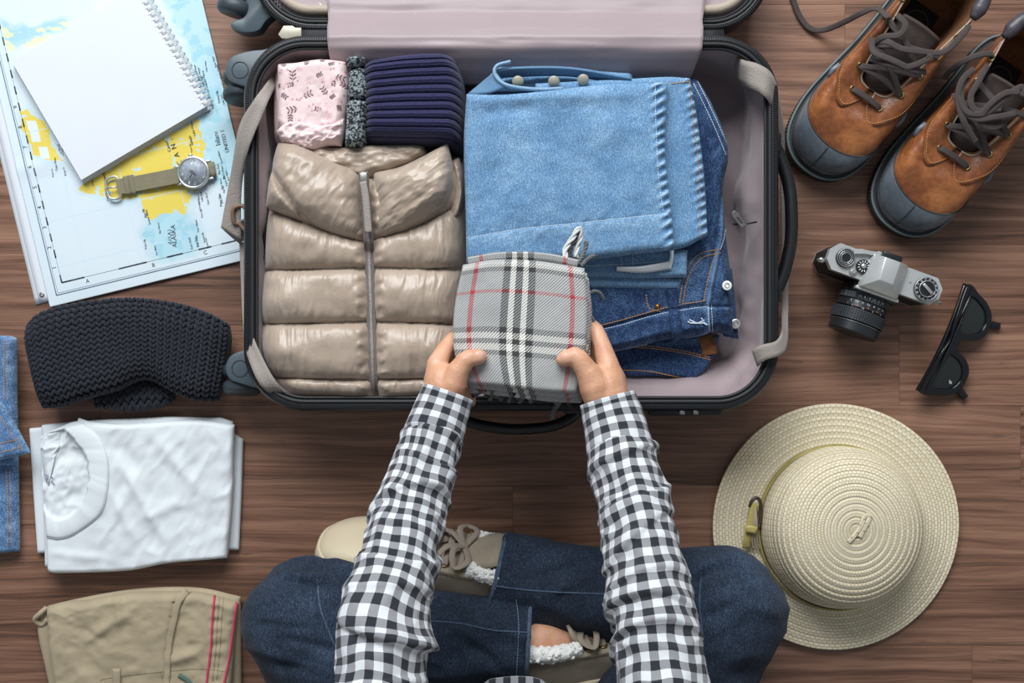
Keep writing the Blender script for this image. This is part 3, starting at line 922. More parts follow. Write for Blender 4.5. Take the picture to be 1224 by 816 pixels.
def build_watch():
    z0 = 0.0055
    c = P(231, 206, 0.014); e = P(131, 225, 0.012)
    ang = math.atan2(c[1] - e[1], c[0] - e[0])
    w = Thing('wrist_watch', 'grey faced wrist watch with olive strap resting on map', 'watch', (c[0], c[1], z0), (0, 0, ang), world=False)
    R = 0.0222
    case = w.add('case', lathe([(R * 0.8, 0.001), (R * 0.97, 0.0025), (R, 0.005), (R, 0.008), (R * 0.97, 0.0095), (R * 0.9, 0.0102), (R * 0.86, 0.0098), (R * 0.84, 0.0082), (0.001, 0.0082)], 64), M['silver'], auto=35)
    w.add('dial', lathe([(R * 0.84, 0.0082), (R * 0.84, 0.0086), (0.0005, 0.0086)], 48, cap=False), M['dial_grey'])
    rot = math.radians(58)
    for i in range(12):
        a = rot - i * math.pi / 6
        t = text_geo(str(12 if i == 0 else i), 0.0056); R2 = np.array(Matrix.Rotation(rot - math.pi / 2, 4, 'Z'))[:3, :3]
        t.v = [t.V() @ R2.T + np.array([0.66 * R * math.cos(a), 0.66 * R * math.sin(a), 0.0088])]
        w.add('numeral', t, M['white_paint'], parent=case, smooth=False)
    for i in range(60):
        if i % 5: continue
        a = i * math.pi / 30
        g = box(0.0012, 0.0005, 0.0002, (0.79 * R, 0, 0.0088)); g.xf(Matrix.Rotation(a, 4, 'Z')); w.add('minute_mark', g, M['white_paint'], parent=case, smooth=False)
    for ln, wd_, a in ((0.0065, 0.0014, -1.0), (0.0095, 0.0011, -2.35)):
        g = prism([(0, -wd_ / 2), (ln * 0.8, -wd_ / 2), (ln, 0), (ln * 0.8, wd_ / 2), (0, wd_ / 2)], 0.0089, 0.0092); g.xf(Matrix.Rotation(a, 4, 'Z')); w.add('hand', g, M['ink'], parent=case, smooth=False)
    w.add('crystal', lathe([(R * 0.84, 0.0096), (R * 0.84, 0.0101), (R * 0.4, 0.0105), (0.0005, 0.0106), (0.0005, 0.0099), (R * 0.8, 0.0096)], 48, cap=False), M['crystal'])
    cr = lathe([(0.0022, 0), (0.0026, 0.0004), (0.0026, 0.0035), (0.002, 0.004)], 18); cr.xf(Matrix.Translation((0, R - 0.0004, 0.0055)) @ Matrix.Rotation(-math.pi / 2, 4, 'X')); w.add('crown', cr, M['silver'])
    for sx in (-1, 1):
        for sy in (-1, 1):
            w.add('lug', box(0.009, 0.0032, 0.005, (sx * (R * 0.93), sy * 0.0118, 0.0046), 0.001), M['silver'])
    # long strap half, lying flat towards the buckle
    L = np.linalg.norm(c[:2] - e[:2])
    p = np.array([[-R + 0.001, 0, 0.006], [-R - 0.01, 0, 0.0052], [-R - 0.03, 0, 0.0035], [-L * 0.8, 0, 0.0032], [-L + 0.010, 0, 0.0035]])
    st = w.add('strap', band(p, [0.0215] * 3 + [0.0205] * 57, 0.0026, 60), M['watch_strap'], auto=40)
    g = Geo()
    for sy in (-1, 1):
        pp = catmull(p, 60); pp[:, 1] += sy * 0.0086; pp[:, 2] += 0.0003; stitch_geo(pp, 0.002, 0.001, 0.0005, 0.0003, g)
    w.add('strap_stitch', g, M['thread_khaki'], parent=st, smooth=False)
    for kx in (-L * 0.80, -L * 0.735):
        lp = catmull(np.array([[kx, -0.0115, 0.002], [kx, -0.0112, 0.0046], [kx, 0, 0.0052], [kx, 0.0112, 0.0046], [kx, 0.0115, 0.002]]), 24)
        w.add('keeper_loop', tube(lp, 0.0011, 8, up=(1, 0, 0.01), ry=0.0010) if False else band(lp, 0.0065, 0.0012, side=(1, 0, 0)), M['watch_strap'])
    bu = catmull(np.array([[-L + 0.012, -0.0125, 0], [-L, -0.014, 0], [-L - 0.004, -0.008, 0], [-L - 0.0045, 0.008, 0], [-L, 0.014, 0], [-L + 0.012, 0.0125, 0]]), 60, True); bu[:, 2] = 0.0042
    w.add('buckle', tube(bu, 0.0018, 10, True), M['silver'])
    w.add('buckle_tongue', tube(np.array([[-L + 0.012, 0, 0.0048], [-L + 0.004, 0.0005, 0.0062], [-L - 0.004, 0.0012, 0.0062]]), 0.0012, 8), M['silver'])
    # short half, bent down behind the case
    p = np.array([[R - 0.001, 0, 0.0065], [R + 0.003, 0, 0.0062], [R + 0.0062, 0, 0.004], [R + 0.0055, 0, 0.0016], [R - 0.004, 0, 0.001]])
    w.add('strap', band(p, 0.0205, 0.0018, 30, side=(0, 1, 0)), M['watch_strap'])
build_watch()

# ------------------------------------------------------------------ chunky navy knit
def stitch_field(sf, ncol, nrow, u0=0.015, u1=0.985, v0=0.02, v1=0.985, hgt=0.0034, seed=1):
    """columns of V shaped knit stitches laid over a slab"""
    e = ellipsoid((1, 1, 1), 8, 5); EV = e.V(); g = Geo()
    r = random.Random(seed)
    for cI in range(ncol):
        for k in range(nrow):
            for sd in (-1, 1):
                u = u0 + (u1 - u0) * (cI + 0.5 + sd * 0.225) / ncol; v = v0 + (v1 - v0) * (k + 0.5 + r.uniform(-.06, .06)) / nrow
                p = sf.at(np.array([u]), np.array([v]))[0]
                pu = sf.at(np.array([min(u + 0.01, 1)]), np.array([v]))[0] - sf.at(np.array([max(u - 0.01, 0)]), np.array([v]))[0]
                pv = sf.at(np.array([u]), np.array([min(v + 0.015, 1)]))[0] - sf.at(np.array([u]), np.array([max(v - 0.015, 0)]))[0]
                pu /= np.linalg.norm(pu) + 1e-9; pv /= np.linalg.norm(pv) + 1e-9
                n = np.cross(pu, pv); n /= np.linalg.norm(n) + 1e-9
                d = pv + sd * 0.48 * pu; d /= np.linalg.norm(d); q = np.cross(n, d)
                W = np.linalg.norm(sf.at(np.array([u1]), np.array([v]))[0] - sf.at(np.array([u0]), np.array([v]))[0]) / ncol
                H = np.linalg.norm(sf.at(np.array([u]), np.array([v1]))[0] - sf.at(np.array([u]), np.array([v0]))[0]) / nrow
                V = p + n * hgt * 0.35 + EV[:, :1] * q * (W * 0.27) + EV[:, 1:2] * d * (H * 0.84) + EV[:, 2:] * n * hgt
                g.add(V, e.f)
    return g

def build_knit():
    t = Thing('knit_snood', 'chunky dark navy knitted snood folded below the map', 'scarf', P(146, 420, 0))
    inner = Slab([(110, 486), (150, 492), (190, 487), (206, 478)], [(206, 478), (205, 460)], [(112, 462), (150, 448), (180, 450), (205, 460)], [(110, 486), (112, 462)], 0.002, 0.03, 0.014, 40, 24)
    t.add('inner_fold', inner.geo(), M['knit_navy'])
    t.add('inner_stitches', stitch_field(inner, 10, 4, hgt=0.004, seed=3), M['knit_navy'], stuff=True)
    main = Slab([(42, 489), (70, 487), (105, 476), (135, 468), (160, 456), (182, 456), (205, 470), (232, 480), (256, 480)],
                [(256, 480), (264, 450), (270, 410), (269, 388)],
                [(24, 392), (45, 372), (85, 361), (145, 355), (205, 361), (245, 374), (269, 388)],
                [(42, 489), (33, 450), (26, 415), (24, 392)], 0.004, 0.058, 0.03, 90, 60, h=lambda s: 0.004 * fbm(s.px / 30, s.py / 40, 0, 4))
    t.add('wool_body', main.geo(), M['knit_navy'])
    t.add('knit_stitches', stitch_field(main, 27, 17, hgt=0.0042), M['knit_navy'], stuff=True)
    # cast-off edge: a twisted cord along the opening
    pth = drape(main.bvh(), [(48, 484), (75, 482), (108, 471), (138, 462), (160, 451), (182, 452), (205, 464), (232, 474), (252, 475)], 120, 0.0)
    g = Geo()
    for ph in (0, np.pi):
        s = np.linspace(0, 40 * np.pi, len(pth)); q = pth.copy(); q[:, 1] += 0.0022 * np.cos(s + ph); q[:, 2] += 0.0022 * np.sin(s + ph); tube(q, 0.0024, 6, g=g)
    t.add('edge_cord', g, M['knit_navy'])
build_knit()

# ------------------------------------------------------------------ white T-shirt
def build_tee():
    t = Thing('folded_t_shirt', 'folded white crew neck T-shirt on the floor', 't-shirt', P(165, 590, 0))
    k = dict(nu=70, nv=60)
    l0 = Slab([(43, 662), (150, 655), (285, 658)], [(285, 658), (288, 590), (290, 525)], [(33, 512), (150, 500), (260, 505), (290, 525)], [(43, 662), (38, 590), (33, 512)], 0.001, 0.010, 0.006, **k, curve=False)
    t.add('under_fold', l0.geo(), M['white_cotton'], uv=l0.uv)
    l1 = Slab([(52, 678), (150, 672), (272, 664)], [(272, 664), (280, 580), (278, 504)], [(48, 508), (90, 503), (200, 498), (264, 499), (278, 504)], [(52, 678), (50, 590), (48, 508)], 0.008, 0.010, 0.006, **k, curve=False)
    t.add('under_fold', l1.geo(), M['white_cotton'], uv=l1.uv)
    outer = [(100, 506), (120, 525), (129, 550), (129, 580), (121, 612), (95, 634), (74, 643), (52, 641)]
    inner = [(79, 512), (97, 532), (108, 555), (107, 582), (98, 604), (82, 618), (66, 620), (52, 610)]
    neck = inner + [(47, 590), (47, 520)]
    def h(s):
        w = 0.0028 * ridged(s.px / 26 + s.py / 55, s.py / 60 - s.px / 110, 0, 3, 3) * smooth(100, 140, s.px)
        w = w + 0.0035 * fbm(s.px / 40, s.py / 40, 0, 9)
        for (x0, y0, x1, y1, a, wd_) in ((150, 560, 195, 640, .0035, 6), (135, 590, 160, 640, .003, 6), (185, 520, 240, 590, .003, 8), (140, 530, 165, 560, -.004, 10), (170, 620, 215, 600, .003, 7), (60, 660, 130, 668, .002, 6)):
            d = np.hypot(x1 - x0, y1 - y0); tt = ((s.px - x0) * (x1 - x0) + (s.py - y0) * (y1 - y0)) / d / d
            dist = np.abs((s.px - x0) * (y1 - y0) - (s.py - y0) * (x1 - x0)) / d
            w = w + a * np.exp(-(dist / wd_) ** 2) * smooth(-0.2, 0.2, tt) * (1 - smooth(0.8, 1.2, tt))
        ins = in_poly(s.px, s.py, neck)
        w = w - np.where(ins, 0.006, 0) + np.where(ins, 0.0035 * ridged(s.px / 14 + s.py / 40, s.py / 16, 0, 6, 2), 0)
        return w
    l2 = Slab([(55, 684), (72, 686), (150, 683), (200, 674), (270, 668)], [(270, 668), (276, 600), (279, 508)], [(46, 522), (70, 510), (94, 503), (150, 507), (230, 502), (279, 508)], [(55, 684), (53, 640), (48, 580), (46, 522)], 0.016, 0.016, 0.007, 150, 120, h=h)
    body = t.add('shirt_body', l2.geo(), M['white_cotton'], uv=l2.uv)
    # back corner that pokes up behind the collar
    l3 = Slab([(85, 520), (118, 512)], [(118, 512), (112, 506)], [(93, 499), (112, 506)], [(85, 520), (93, 499)], 0.024, 0.006, 0.004, 14, 14, curve=False)
    t.add('shoulder_fold', l3.geo(), M['white_cotton'], uv=l3.uv)
    b = l2.bvh()
    # ribbed neckband: a raised band between the two arcs
    A = drape(b, inner, 80, 0.0); B = drape(b, outer, 80, 0.0); n = min(len(A), len(B)); A, B = A[:n], B[:n]
    zc = np.maximum(A[:, 2], B[:, 2]) + 0.0012
    A[:, 2] = zc; B[:, 2] = zc
    tt = np.linspace(0, 1, 9)[None, :, None]; G = A[:, None] * (1 - tt) + B[:, None] * tt
    G[..., 2] += 0.0012 * np.sin(np.linspace(0, np.pi, 9))[None] - 0.001 * (np.arange(9) == 8)[None]
    t.add('neckband', solid_grid(G, -0.0016), M['white_cotton'], uv=np.zeros((G.shape[0] * 18, 2)))
    t.add('neck_seam', tube(A + [0, 0, 0.0004], 0.0009, 8), M['white_cotton'], uv=np.zeros((n * 8, 2)))
    t.add('neck_seam', tube(B + [0, 0, 0.0002], 0.0006, 8), M['white_cotton'], uv=np.zeros((n * 8, 2)))
    # rear of the neckband and printed size mark
    A = drape(b, [(52, 524), (49, 545), (52, 565), (58, 580)], 30, 0.0012); B = drape(b, [(72, 515), (72, 530), (66, 545), (64, 560)], 30, 0.0012)
    n = min(len(A), len(B)); t.add('neckband', strip(A[:n], B[:n], 0.0012, 30, 4), M['white_cotton'], uv=np.zeros((30 * 8, 2)))
    for i, (x, y) in enumerate([(55, 563), (58, 567), (60, 571), (62, 575), (65, 578), (59, 573), (63, 571), (56, 568)]):
        p = hit(b, x, y, 0.0016)
        if p is None: continue
        g = box(0.0022 + 0.001 * (i % 3), 0.0012, 0.0003); g.xf(Matrix.Translation(p) @ Matrix.Rotation(-0.9 + 0.3 * (i % 2), 4, 'Z')); t.add('printed_mark', g, M['tee_print'], parent=body, smooth=False)
build_tee()

# ------------------------------------------------------------------ khaki trousers with pink piping
def build_khaki():
    t = Thing('folded_khaki_trousers', 'folded khaki trousers with pink piping beside the denim knee', 'trousers', P(165, 780, 0))
    under = Slab([(66, 900), (170, 905), (289, 900)], [(289, 900), (287, 800), (286, 714)], [(42, 738), (60, 724), (150, 706), (230, 703), (286, 714)], [(66, 900), (58, 830), (44, 765), (42, 738)], 0.001, 0.016, 0.01, 70, 60)
    t.add('under_fold', under.geo(), M['khaki'], uv=under.uv)
    def h(s):
        w = 0.0022 * ridged(s.px / 26, s.py / 22, 0, 5, 3) + 0.003 * fbm(s.px / 34, s.py / 30, 0, 7)
        for (x0, y0, x1, y1, a, wd_) in ((105, 765, 165, 725, .004, 6), (95, 750, 130, 765, -.003, 6), (140, 710, 146, 750, .003, 4), (203, 790, 240, 778, .006, 7), (215, 755, 235, 790, -.003, 8)):
            d = np.hypot(x1 - x0, y1 - y0); tt = ((s.px - x0) * (x1 - x0) + (s.py - y0) * (y1 - y0)) / d / d
            dist = np.abs((s.px - x0) * (y1 - y0) - (s.py - y0) * (x1 - x0)) / d
            w = w + a * np.exp(-(dist / wd_) ** 2) * smooth(-0.2, 0.2, tt) * (1 - smooth(0.8, 1.2, tt))
        sx = np.interp(s.py, [700, 760, 810, 900], [212, 200, 196, 194])
        w = w + np.where(s.px < sx, 0.003, 0)
        w = w + 0.0012 * np.sin(s.py / 2.2) * np.exp(-((s.px - 260) / 7) ** 2)
        return w
    main = Slab([(72, 900), (170, 905), (270, 900)], [(270, 900), (276, 800), (283, 722)], [(53, 726), (75, 720), (100, 717), (148, 706), (190, 703), (232, 702), (262, 707), (283, 712)], [(72, 900), (64, 830), (56, 770), (53, 726)], 0.014, 0.026, 0.011, 130, 110, h=h)
    body = t.add('trouser_leg', main.geo(), M['khaki'], uv=main.uv)
    b = main.bvh()
    roll = tube(catmull(PA([(56, 726, .02), (48, 733, .024), (42, 740, .02), (50, 746, .016), (57, 740, .018)]), 40), [0.0035] * 40, 10)
    t.add('rolled_corner', roll, M['khaki_obj'])
    for pth in ([(257, 706), (254, 740), (252, 775), (247, 816), (243, 860), (240, 898)], [(283, 714), (279, 745), (274, 785), (268, 816), (264, 860), (262, 898)]):
        q = drape(b, pth, 60, 0.0006)
        if len(q) > 4: t.add('piping', tube(q, 0.0016, 8), M['pink_piping'], label='pink piping')
    g = Geo()
    for pth in ([(224, 706), (212, 718), (206, 740), (200, 770), (198, 805), (196, 830)], [(229, 707), (217, 720), (211, 742), (205, 772), (203, 805), (201, 830)], [(263, 708), (260, 740), (258, 775), (254, 815)], [(120, 812), (150, 807), (190, 803), (240, 799), (272, 803)], [(268, 709), (265, 740), (263, 775), (259, 815)]):
        stitch_geo(drape(b, pth, 50, 0.0002), 0.0024, 0.0012, 0.0008, 0.0005, g)
    t.add('seam_stitch', g, M['thread_khaki'], parent=body, smooth=False)
    for pth, w_ in (([(226, 706), (214, 719), (208, 741), (202, 771), (200, 805), (198, 860)], 0.0085),):
        q = drape(b, pth, 60, 0.0014)
        t.add('side_seam', band(q, w_, 0.0014), M['khaki_obj'])
    q = drape(b, [(140, 798), (140, 830), (140, 860)], 14, 0.0016); t.add('belt_loop', band(q, 0.0105, 0.0012), M['khaki_obj'])
    q = drape(b, [(214, 806), (224, 812), (232, 822)], 10, 0.001); t.add('pocket_lining', band(q, 0.006, 0.0006), plain('pocket_green', C(86, 112, 100), 0.8))
build_khaki()

# ------------------------------------------------------------------ jeans at the left edge
def build_left_jeans():
    t = Thing('folded_blue_jeans', 'folded mid blue jeans beside the white T-shirt', 'jeans', P(-60, 530, 0))
    def wr(a): return lambda s: a * ridged(s.px / 16, s.py / 20, 0, 4, 2) + 0.001 * np.sin(s.py / 2.5) * np.exp(-((s.px - 12) / 4) ** 2)
    for (nm, bt, rg, tp, lf, z0, th) in (
        ('lower_leg', [(-170, 668), (-60, 668), (20, 660)], [(20, 660), (19, 600), (18, 540)], [(-170, 540), (-60, 540), (18, 540)], [(-170, 668), (-170, 540)], 0.001, 0.02),
        ('upper_leg', [(-170, 560), (-60, 560), (17, 556)], [(17, 556), (16, 470), (16, 404)], [(-170, 400), (-60, 400), (8, 401), (16, 404)], [(-170, 560), (-170, 400)], 0.014, 0.022),
        ('waist_fold', [(-150, 570), (-40, 556), (0, 550), (34, 542)], [(34, 542), (20, 516), (0, 482)], [(-150, 430), (-60, 450), (0, 482)], [(-150, 570), (-150, 430)], 0.034, 0.016)):
        s = Slab(bt, rg, tp, lf, z0, th, 0.007, 70, 60, h=wr(0.0016), curve=False)
        edge = 1 - s.f_edge
        o = t.add(nm, s.geo(), M['denim_mid'], uv=s.uv, attrs={'fade': s.full(0.35 * edge + 0.15 * fbm(s.px / 4, s.py / 5, 0, 3))})
        g = Geo(); b = s.bvh()
        for pth in {'lower_leg': [[(12, 560), (13, 600), (14, 655)], [(8, 560), (9, 600), (10, 655)]], 'upper_leg': [[(9, 406), (9, 440), (9, 480)], [(5, 406), (5, 440), (5, 480)]], 'waist_fold': [[(-20, 487), (0, 498), (14, 520), (28, 540)], [(-20, 545), (0, 541), (29, 533)], [(-20, 534), (0, 530), (24, 524)]]}[nm]:
            stitch_geo(drape(b, pth, 40, 0.0002), 0.0026, 0.0012, 0.0009, 0.0006, g)
        if g.n: t.add('seam_stitch', g, M['thread_tan'], parent=o, smooth=False)
build_left_jeans()

# ------------------------------------------------------------------ suitcase
RIM_Z = 0.13
BX0, BX1 = P(293, 0, RIM_Z)[0], P(929, 0, RIM_Z)[0]
BY0, BY1 = P(0, 489, RIM_Z)[1], P(0, 44, RIM_Z)[1]
LID_Z = 0.080
LY0 = P(0, 36, LID_Z)[1]; LY1 = LY0 + (BY1 - BY0)

def rrect(x0, x1, y0, y1, r, n=28):
    out = []
    for cx, cy, a0 in ((x1 - r, y1 - r, 0), (x0 + r, y1 - r, 90), (x0 + r, y0 + r, 180), (x1 - r, y0 + r, 270)):
        for k in range(n + 1):
            a = math.radians(a0 + 90 * k / n); out.append((cx + r * math.cos(a), cy + r * math.sin(a)))
    return resample(np.array(out), 360, True)

def loop_at(x0, x1, y0, y1, r, inset, z):
    L = rrect(x0 + inset, x1 - inset, y0 + inset, y1 - inset, max(r - inset, 0.015)); return np.c_[L, np.full(len(L), z)]

def ring_loft(loops, cap_last=True, flip=False):
    g = Geo(); n = len(loops[0]); V = np.vstack(loops)
    f = grid_faces(len(loops), n, wj=True, flip=flip)
    if cap_last:
        c = tuple((len(loops) - 1) * n + k for k in range(n)); f.append(c[::-1] if flip else c)
    return g.add(V, f)

def build_suitcase():
    t = Thing('suitcase', 'open suitcase with mauve lining packed with folded clothes', 'suitcase', P(611, 270, 0))
    R = 0.075
    def half(x0, x1, y0, y1, rim, first):
        sh = [loop_at(x0, x1, y0, y1, R, i, z) for i, z in ((0.03, 0.001), (0.012, 0.004), (0.004, 0.014), (0.0015, 0.03), (0.0, rim - 0.02), (0.0, rim - 0.004), (0.003, rim), (0.012, rim), (0.014, rim - 0.008))]
        shell = t.add('shell', ring_loft([l for l in sh], False), M['shell'])
        # grooves moulded along the long walls
        return shell
    sb = half(BX0, BX1, BY0, BY1, RIM_Z, True); sl = half(BX0, BX1, LY0, LY1, LID_Z, False)
    for (y0, y1) in ((BY0, BY1), (LY0, LY1)):
        g = Geo(); l = loop_at(BX0, BX1, y0, y1, R, 0.03, 0.001); g.add(l, [tuple(range(len(l)))[::-1]]); t.add('shell_base', g, M['shell'], smooth=False)
    # lining of the deep half, with soft folds
    lo = []
    zs = np.r_[np.linspace(RIM_Z - 0.006, 0.03, 22), 0.02, 0.014, 0.012]
    for i, z in enumerate(zs):
        ins = 0.0135 + 0.008 * smooth(0.1, 0.03, z) + (0.0 if i < 22 else (0.010 if i == 22 else (0.028 if i == 23 else 0.06)))
        L = loop_at(BX0, BX1, BY0, BY1, R, ins, z)
        L[:, 1] += 0.030 * smooth(RIM_Z - 0.01, 0.03, z) * smooth(BY0 + 0.16, BY0 + 0.02, L[:, 1])
        if i < 23:
            nx = fbm(L[:, 0] * 16, L[:, 1] * 16, z * 9 + L[:, 0] * 6, 31, 3) + 0.7 * ridged(L[:, 0] * 7 + z * 16, L[:, 1] * 7 - z * 11, 0, 5, 2)
            c = np.array([(BX0 + BX1) / 2, (BY0 + BY1) / 2]); d = c - L[:, :2]; d /= np.linalg.norm(d, axis=1, keepdims=True)
            L[:, :2] += d * (np.maximum(nx, -0.4) * 0.0125 * smooth(RIM_Z, RIM_Z - 0.03, z))[:, None]
        lo.append(L)
    t.add('lining', ring_loft(lo, True), M['lining'])
    # rim: zip tape, two beads and teeth
    for (y0, y1, rim) in ((BY0, BY1, RIM_Z), (LY0, LY1, LID_Z)):
        tape = ring_loft([loop_at(BX0, BX1, y0, y1, R, i, z) for i, z in ((-0.001, rim - 0.012), (-0.002, rim - 0.002), (0.002, rim + 0.0035), (0.009, rim + 0.003), (0.013, rim - 0.004))], False)
        tp = t.add('zip_tape', tape, M['black_plastic'])
        t.add('rim_bead', tube(loop_at(BX0, BX1, y0, y1, R, 0.0098, rim + 0.003), 0.0026, 10, True), M['black_rubber'])
        t.add('rim_bead', tube(loop_at(BX0, BX1, y0, y1, R, 0.0145, rim - 0.001), 0.0022, 10, True), M['black_rubber'])
        L = loop_at(BX0, BX1, y0, y1, R, 0.0035, rim + 0.0036); L = resample(L, 720, True)
        tt, nn, bb = frames(L, True, (0, 0, 1)); g = Geo()
        for k in range(len(L)):
            a, s, u = tt[k] * 0.0008, bb[k] * 0.002, np.array([0, 0, 0.0011])
            v = [L[k] - a - s, L[k] + a - s, L[k] + a + s, L[k] - a + s]; v = v + [q + u for q in v]
            g.add(v, [(4, 5, 6, 7), (0, 1, 5, 4), (1, 2, 6, 5), (2, 3, 7, 6), (3, 0, 4, 7)])
        t.add('zip_teeth', g, M['black_plastic'], parent=tp, smooth=False, stuff=True)
    # lid: divider panel, beige piping, mesh pocket seam
    ln = [loop_at(BX0, BX1, LY0, LY1, R, i, z) for i, z in ((0.017, LID_Z - 0.002), (0.021, LID_Z - 0.004), (0.05, LID_Z - 0.003), (0.1, LID_Z - 0.001), (0.2, LID_Z))]
    for L in ln[1:]: L[:, 2] += 0.0015 * fbm(L[:, 0] * 14, L[:, 1] * 14, 0, 3)
    dp = t.add('divider_panel', ring_loft(ln, True), M['lining'])
    t.add('piping', tube(loop_at(BX0, BX1, LY0, LY1, R, 0.0255, LID_Z + 0.002), 0.0065, 12, True), M['piping_beige'], label='beige piping round the lid panel')
    for (x, y, a) in ((386, 8, -0.8), (428, 4, -0.9), (522, 6, -1.2), (562, 2, -0.9), (760, 4, -0.7), (640, 3, -1.0)):
        g = box(0.013, 0.0012, 0.0006); g.xf(Matrix.Translation(P(x, y, LID_Z + 0.0008)) @ Matrix.Rotation(a, 4, 'Z')); t.add('woven_mark', g, M['white_paint'], parent=dp, smooth=False)
    for xx in (329, 332, 335):
        g = stitch_geo(resample(np.array([P(xx, 14, LID_Z + 0.001), P(xx - 2, -160, LID_Z + 0.001)]), 10)); t.add('panel_stitch', g, M['thread_grey'], parent=dp, smooth=False)
    # hinge strip between the halves
    g = Geo(); xs = np.linspace(P(352, 0, .1)[0], P(868, 0, .1)[0], 30); prof = [(LY0 + 0.006, LID_Z - 0.004), (LY0 - 0.003, LID_Z + 0.006), ((LY0 + BY1) / 2, 0.088), (BY1 + 0.002, RIM_Z - 0.02), (BY1 - 0.006, RIM_Z - 0.002)]
    G = np.array([[(x, y, z) for y, z in prof] for x in xs]); t.add('hinge_strip', solid_grid(G, -0.002), M['black_rubber'])
    # zip pull where the two zips meet
    c = P(349, 40, 0.105)
    g = prism([(-0.017, -0.002), (-0.012, -0.0075), (0.002, -0.0075), (0.006, -0.005), (0.0125, -0.005), (0.0125, 0.0065), (0.005, 0.0065), (0.001, 0.009), (-0.010, 0.009), (-0.013, 0.004)], 0, 0.004, 0.0008); g.xf(Matrix.Translation(c)); t.add('zip_slider', g, M['beige_metal'], auto=30)
    # lining flap bridging both halves
    nx_, ny_ = 110, 60
    ys = np.linspace(-22, 92, ny_); prof_y = [-22, 0, 14, 22, 34, 46, 58, 68, 80, 92]; prof_z = [0.088, 0.090, 0.094, 0.104, 0.127, 0.1375, 0.1365, 0.126, 0.108, 0.088]
    G = np.zeros((ny_, nx_, 3))
    for i, y in enumerate(ys):
        z = np.interp(y, prof_y, prof_z)
        x0 = np.interp(y, [-22, 20, 70, 92], [392, 391, 394, 400]); x1 = np.interp(y, [-22, 10, 60, 92], [843, 842, 838, 828])
        xs = np.linspace(x0, x1, nx_)
        zz = z + 0.0020 * fbm(xs / 60, y / 16, 0, 4, 2) + 0.0016 * ridged(xs / 160, y / 14, 0, 8, 2)
        zr = np.interp(y, prof_y, [.09, .09, .1, .115, .125, .13, .13, .13, .13, .13])
        q = np.array([P(a, y, zr) for a in xs]); G[i] = np.c_[q[:, :2], zz]
    fl = t.add('lining_flap', solid_grid(G[::-1], 0.0012), M['lining'])
    b = BVHTree.FromPolygons([tuple(v) for v in G.reshape(-1, 3)], grid_faces(ny_, nx_))
    g = Geo()
    for p in ([(394, 72), (520, 66), (640, 72), (760, 66), (836, 64)], [(838, 2), (838, 30), (836, 58)], [(395, 2), (395, 30), (396, 60)]): stitch_geo(drape(b, p, 60, 0.0004), g=g)
    t.add('flap_stitch', g, M['thread_grey'], parent=fl, smooth=False)
    for (x, y, a) in ((448, 19, -0.3), (492, 18, 0.5), (580, 15, -0.8), (722, 14, -0.9), (667, 8, -1.0)):
        p = hit(b, x, y, 0.0006)
        if p is not None:
            g = box(0.011, 0.0011, 0.0005); g.xf(Matrix.Translation(p) @ Matrix.Rotation(a, 4, 'Z')); t.add('woven_mark', g, M['white_paint'], parent=fl, smooth=False)
    # compression straps: two edge lines each
    def st(a, b_, th=0.0015, n=60, mat='strap'): t.add('strap', strip(PA(a), PA(b_), th, n, 5), M[mat])
    st([(330, 84, .09), (315, 104, .134), (303, 120, .145), (286, 150, .124), (277, 200, .100), (264, 272, .085)],
       [(334, 96, .085), (322, 118, .140), (313, 138, .147), (303, 160, .147), (294, 186, .136), (288, 226, .10), (288, 288, .080)])
    st([(264, 272, .085), (276, 283, .074), (286, 291, .066)], [(291, 262, .088), (293, 276, .078), (296, 285, .07)], n=20)
    st([(286, 290, .066), (288, 340, .07), (290, 385, .095), (293, 415, .130), (301, 440, .144), (311, 460, .146), (322, 470, .134)],
       [(296, 288, .066), (297, 340, .07), (298, 380, .095), (303, 405, .136), (320, 440, .146), (334, 462, .142), (345, 474, .12)])
    bk = PA([(279, 250, .092), (290, 246, .092), (296, 256, .092), (296, 276, .085), (286, 268, .085), (280, 266, .088)])
    t.add('strap_buckle', tube(catmull(bk, 50, True), 0.0028, 8, True), M['tan_plastic'], label='brown plastic strap buckle')
    st([(876, 66, .09), (890, 72, .134), (905, 76, .145), (920, 86, .144), (928, 105, .125), (936, 150, .08), (938, 190, .05)],
       [(884, 98, .09), (894, 104, .134), (907, 110, .145), (916, 118, .144), (923, 132, .125), (930, 162, .08), (931, 190, .05)])
    st([(938, 190, .05), (941, 250, .035), (942, 320, .035), (942, 380, .07), (940, 415, .12), (932, 425, .143), (915, 430, .146), (906, 438, .134)],
       [(931, 190, .05), (933, 250, .035), (934, 320, .035), (934, 380, .07), (933, 398, .12), (926, 408, .143), (910, 412, .146), (899, 418, .134)])
    # carry handle on the right end
    h = catmull(PA([(927, 176, .085), (934, 192, .085), (943, 222, .086), (946, 255, .087), (945, 290, .086), (938, 322, .085), (929, 346, .085)]), 60)
    t.add('side_handle', tube(h, 0.010, 14, up=(0, 0, 1), ry=0.0078, sq=0.8), M['black_plastic'])
    for y in (172, 350):
        c = P(926, y, 0.085); g = box(0.012, 0.026, 0.026, c, 0.003); t.add('handle_mount', g, M['black_plastic'])
    # top handle facing the person
    h = catmull(PA([(548, 490, .075), (556, 502, .078), (585, 510, .08), (620, 513, .08), (660, 509, .08), (684, 498, .078), (690, 490, .075)]), 60)
    t.add('carry_handle', tube(h, 0.010, 14, up=(0, 0, 1), ry=0.007, sq=0.8), M['black_plastic'])
    for x in (550, 688):
        c = P(x, 489, 0.075); t.add('handle_mount', box(0.03, 0.012, 0.026, c, 0.003), M['black_plastic'])
    # combination lock
    c = P(818, 489, 0.112); lk = t.add('lock', box(0.092, 0.014, 0.028, c, 0.003), M['black_plastic'])
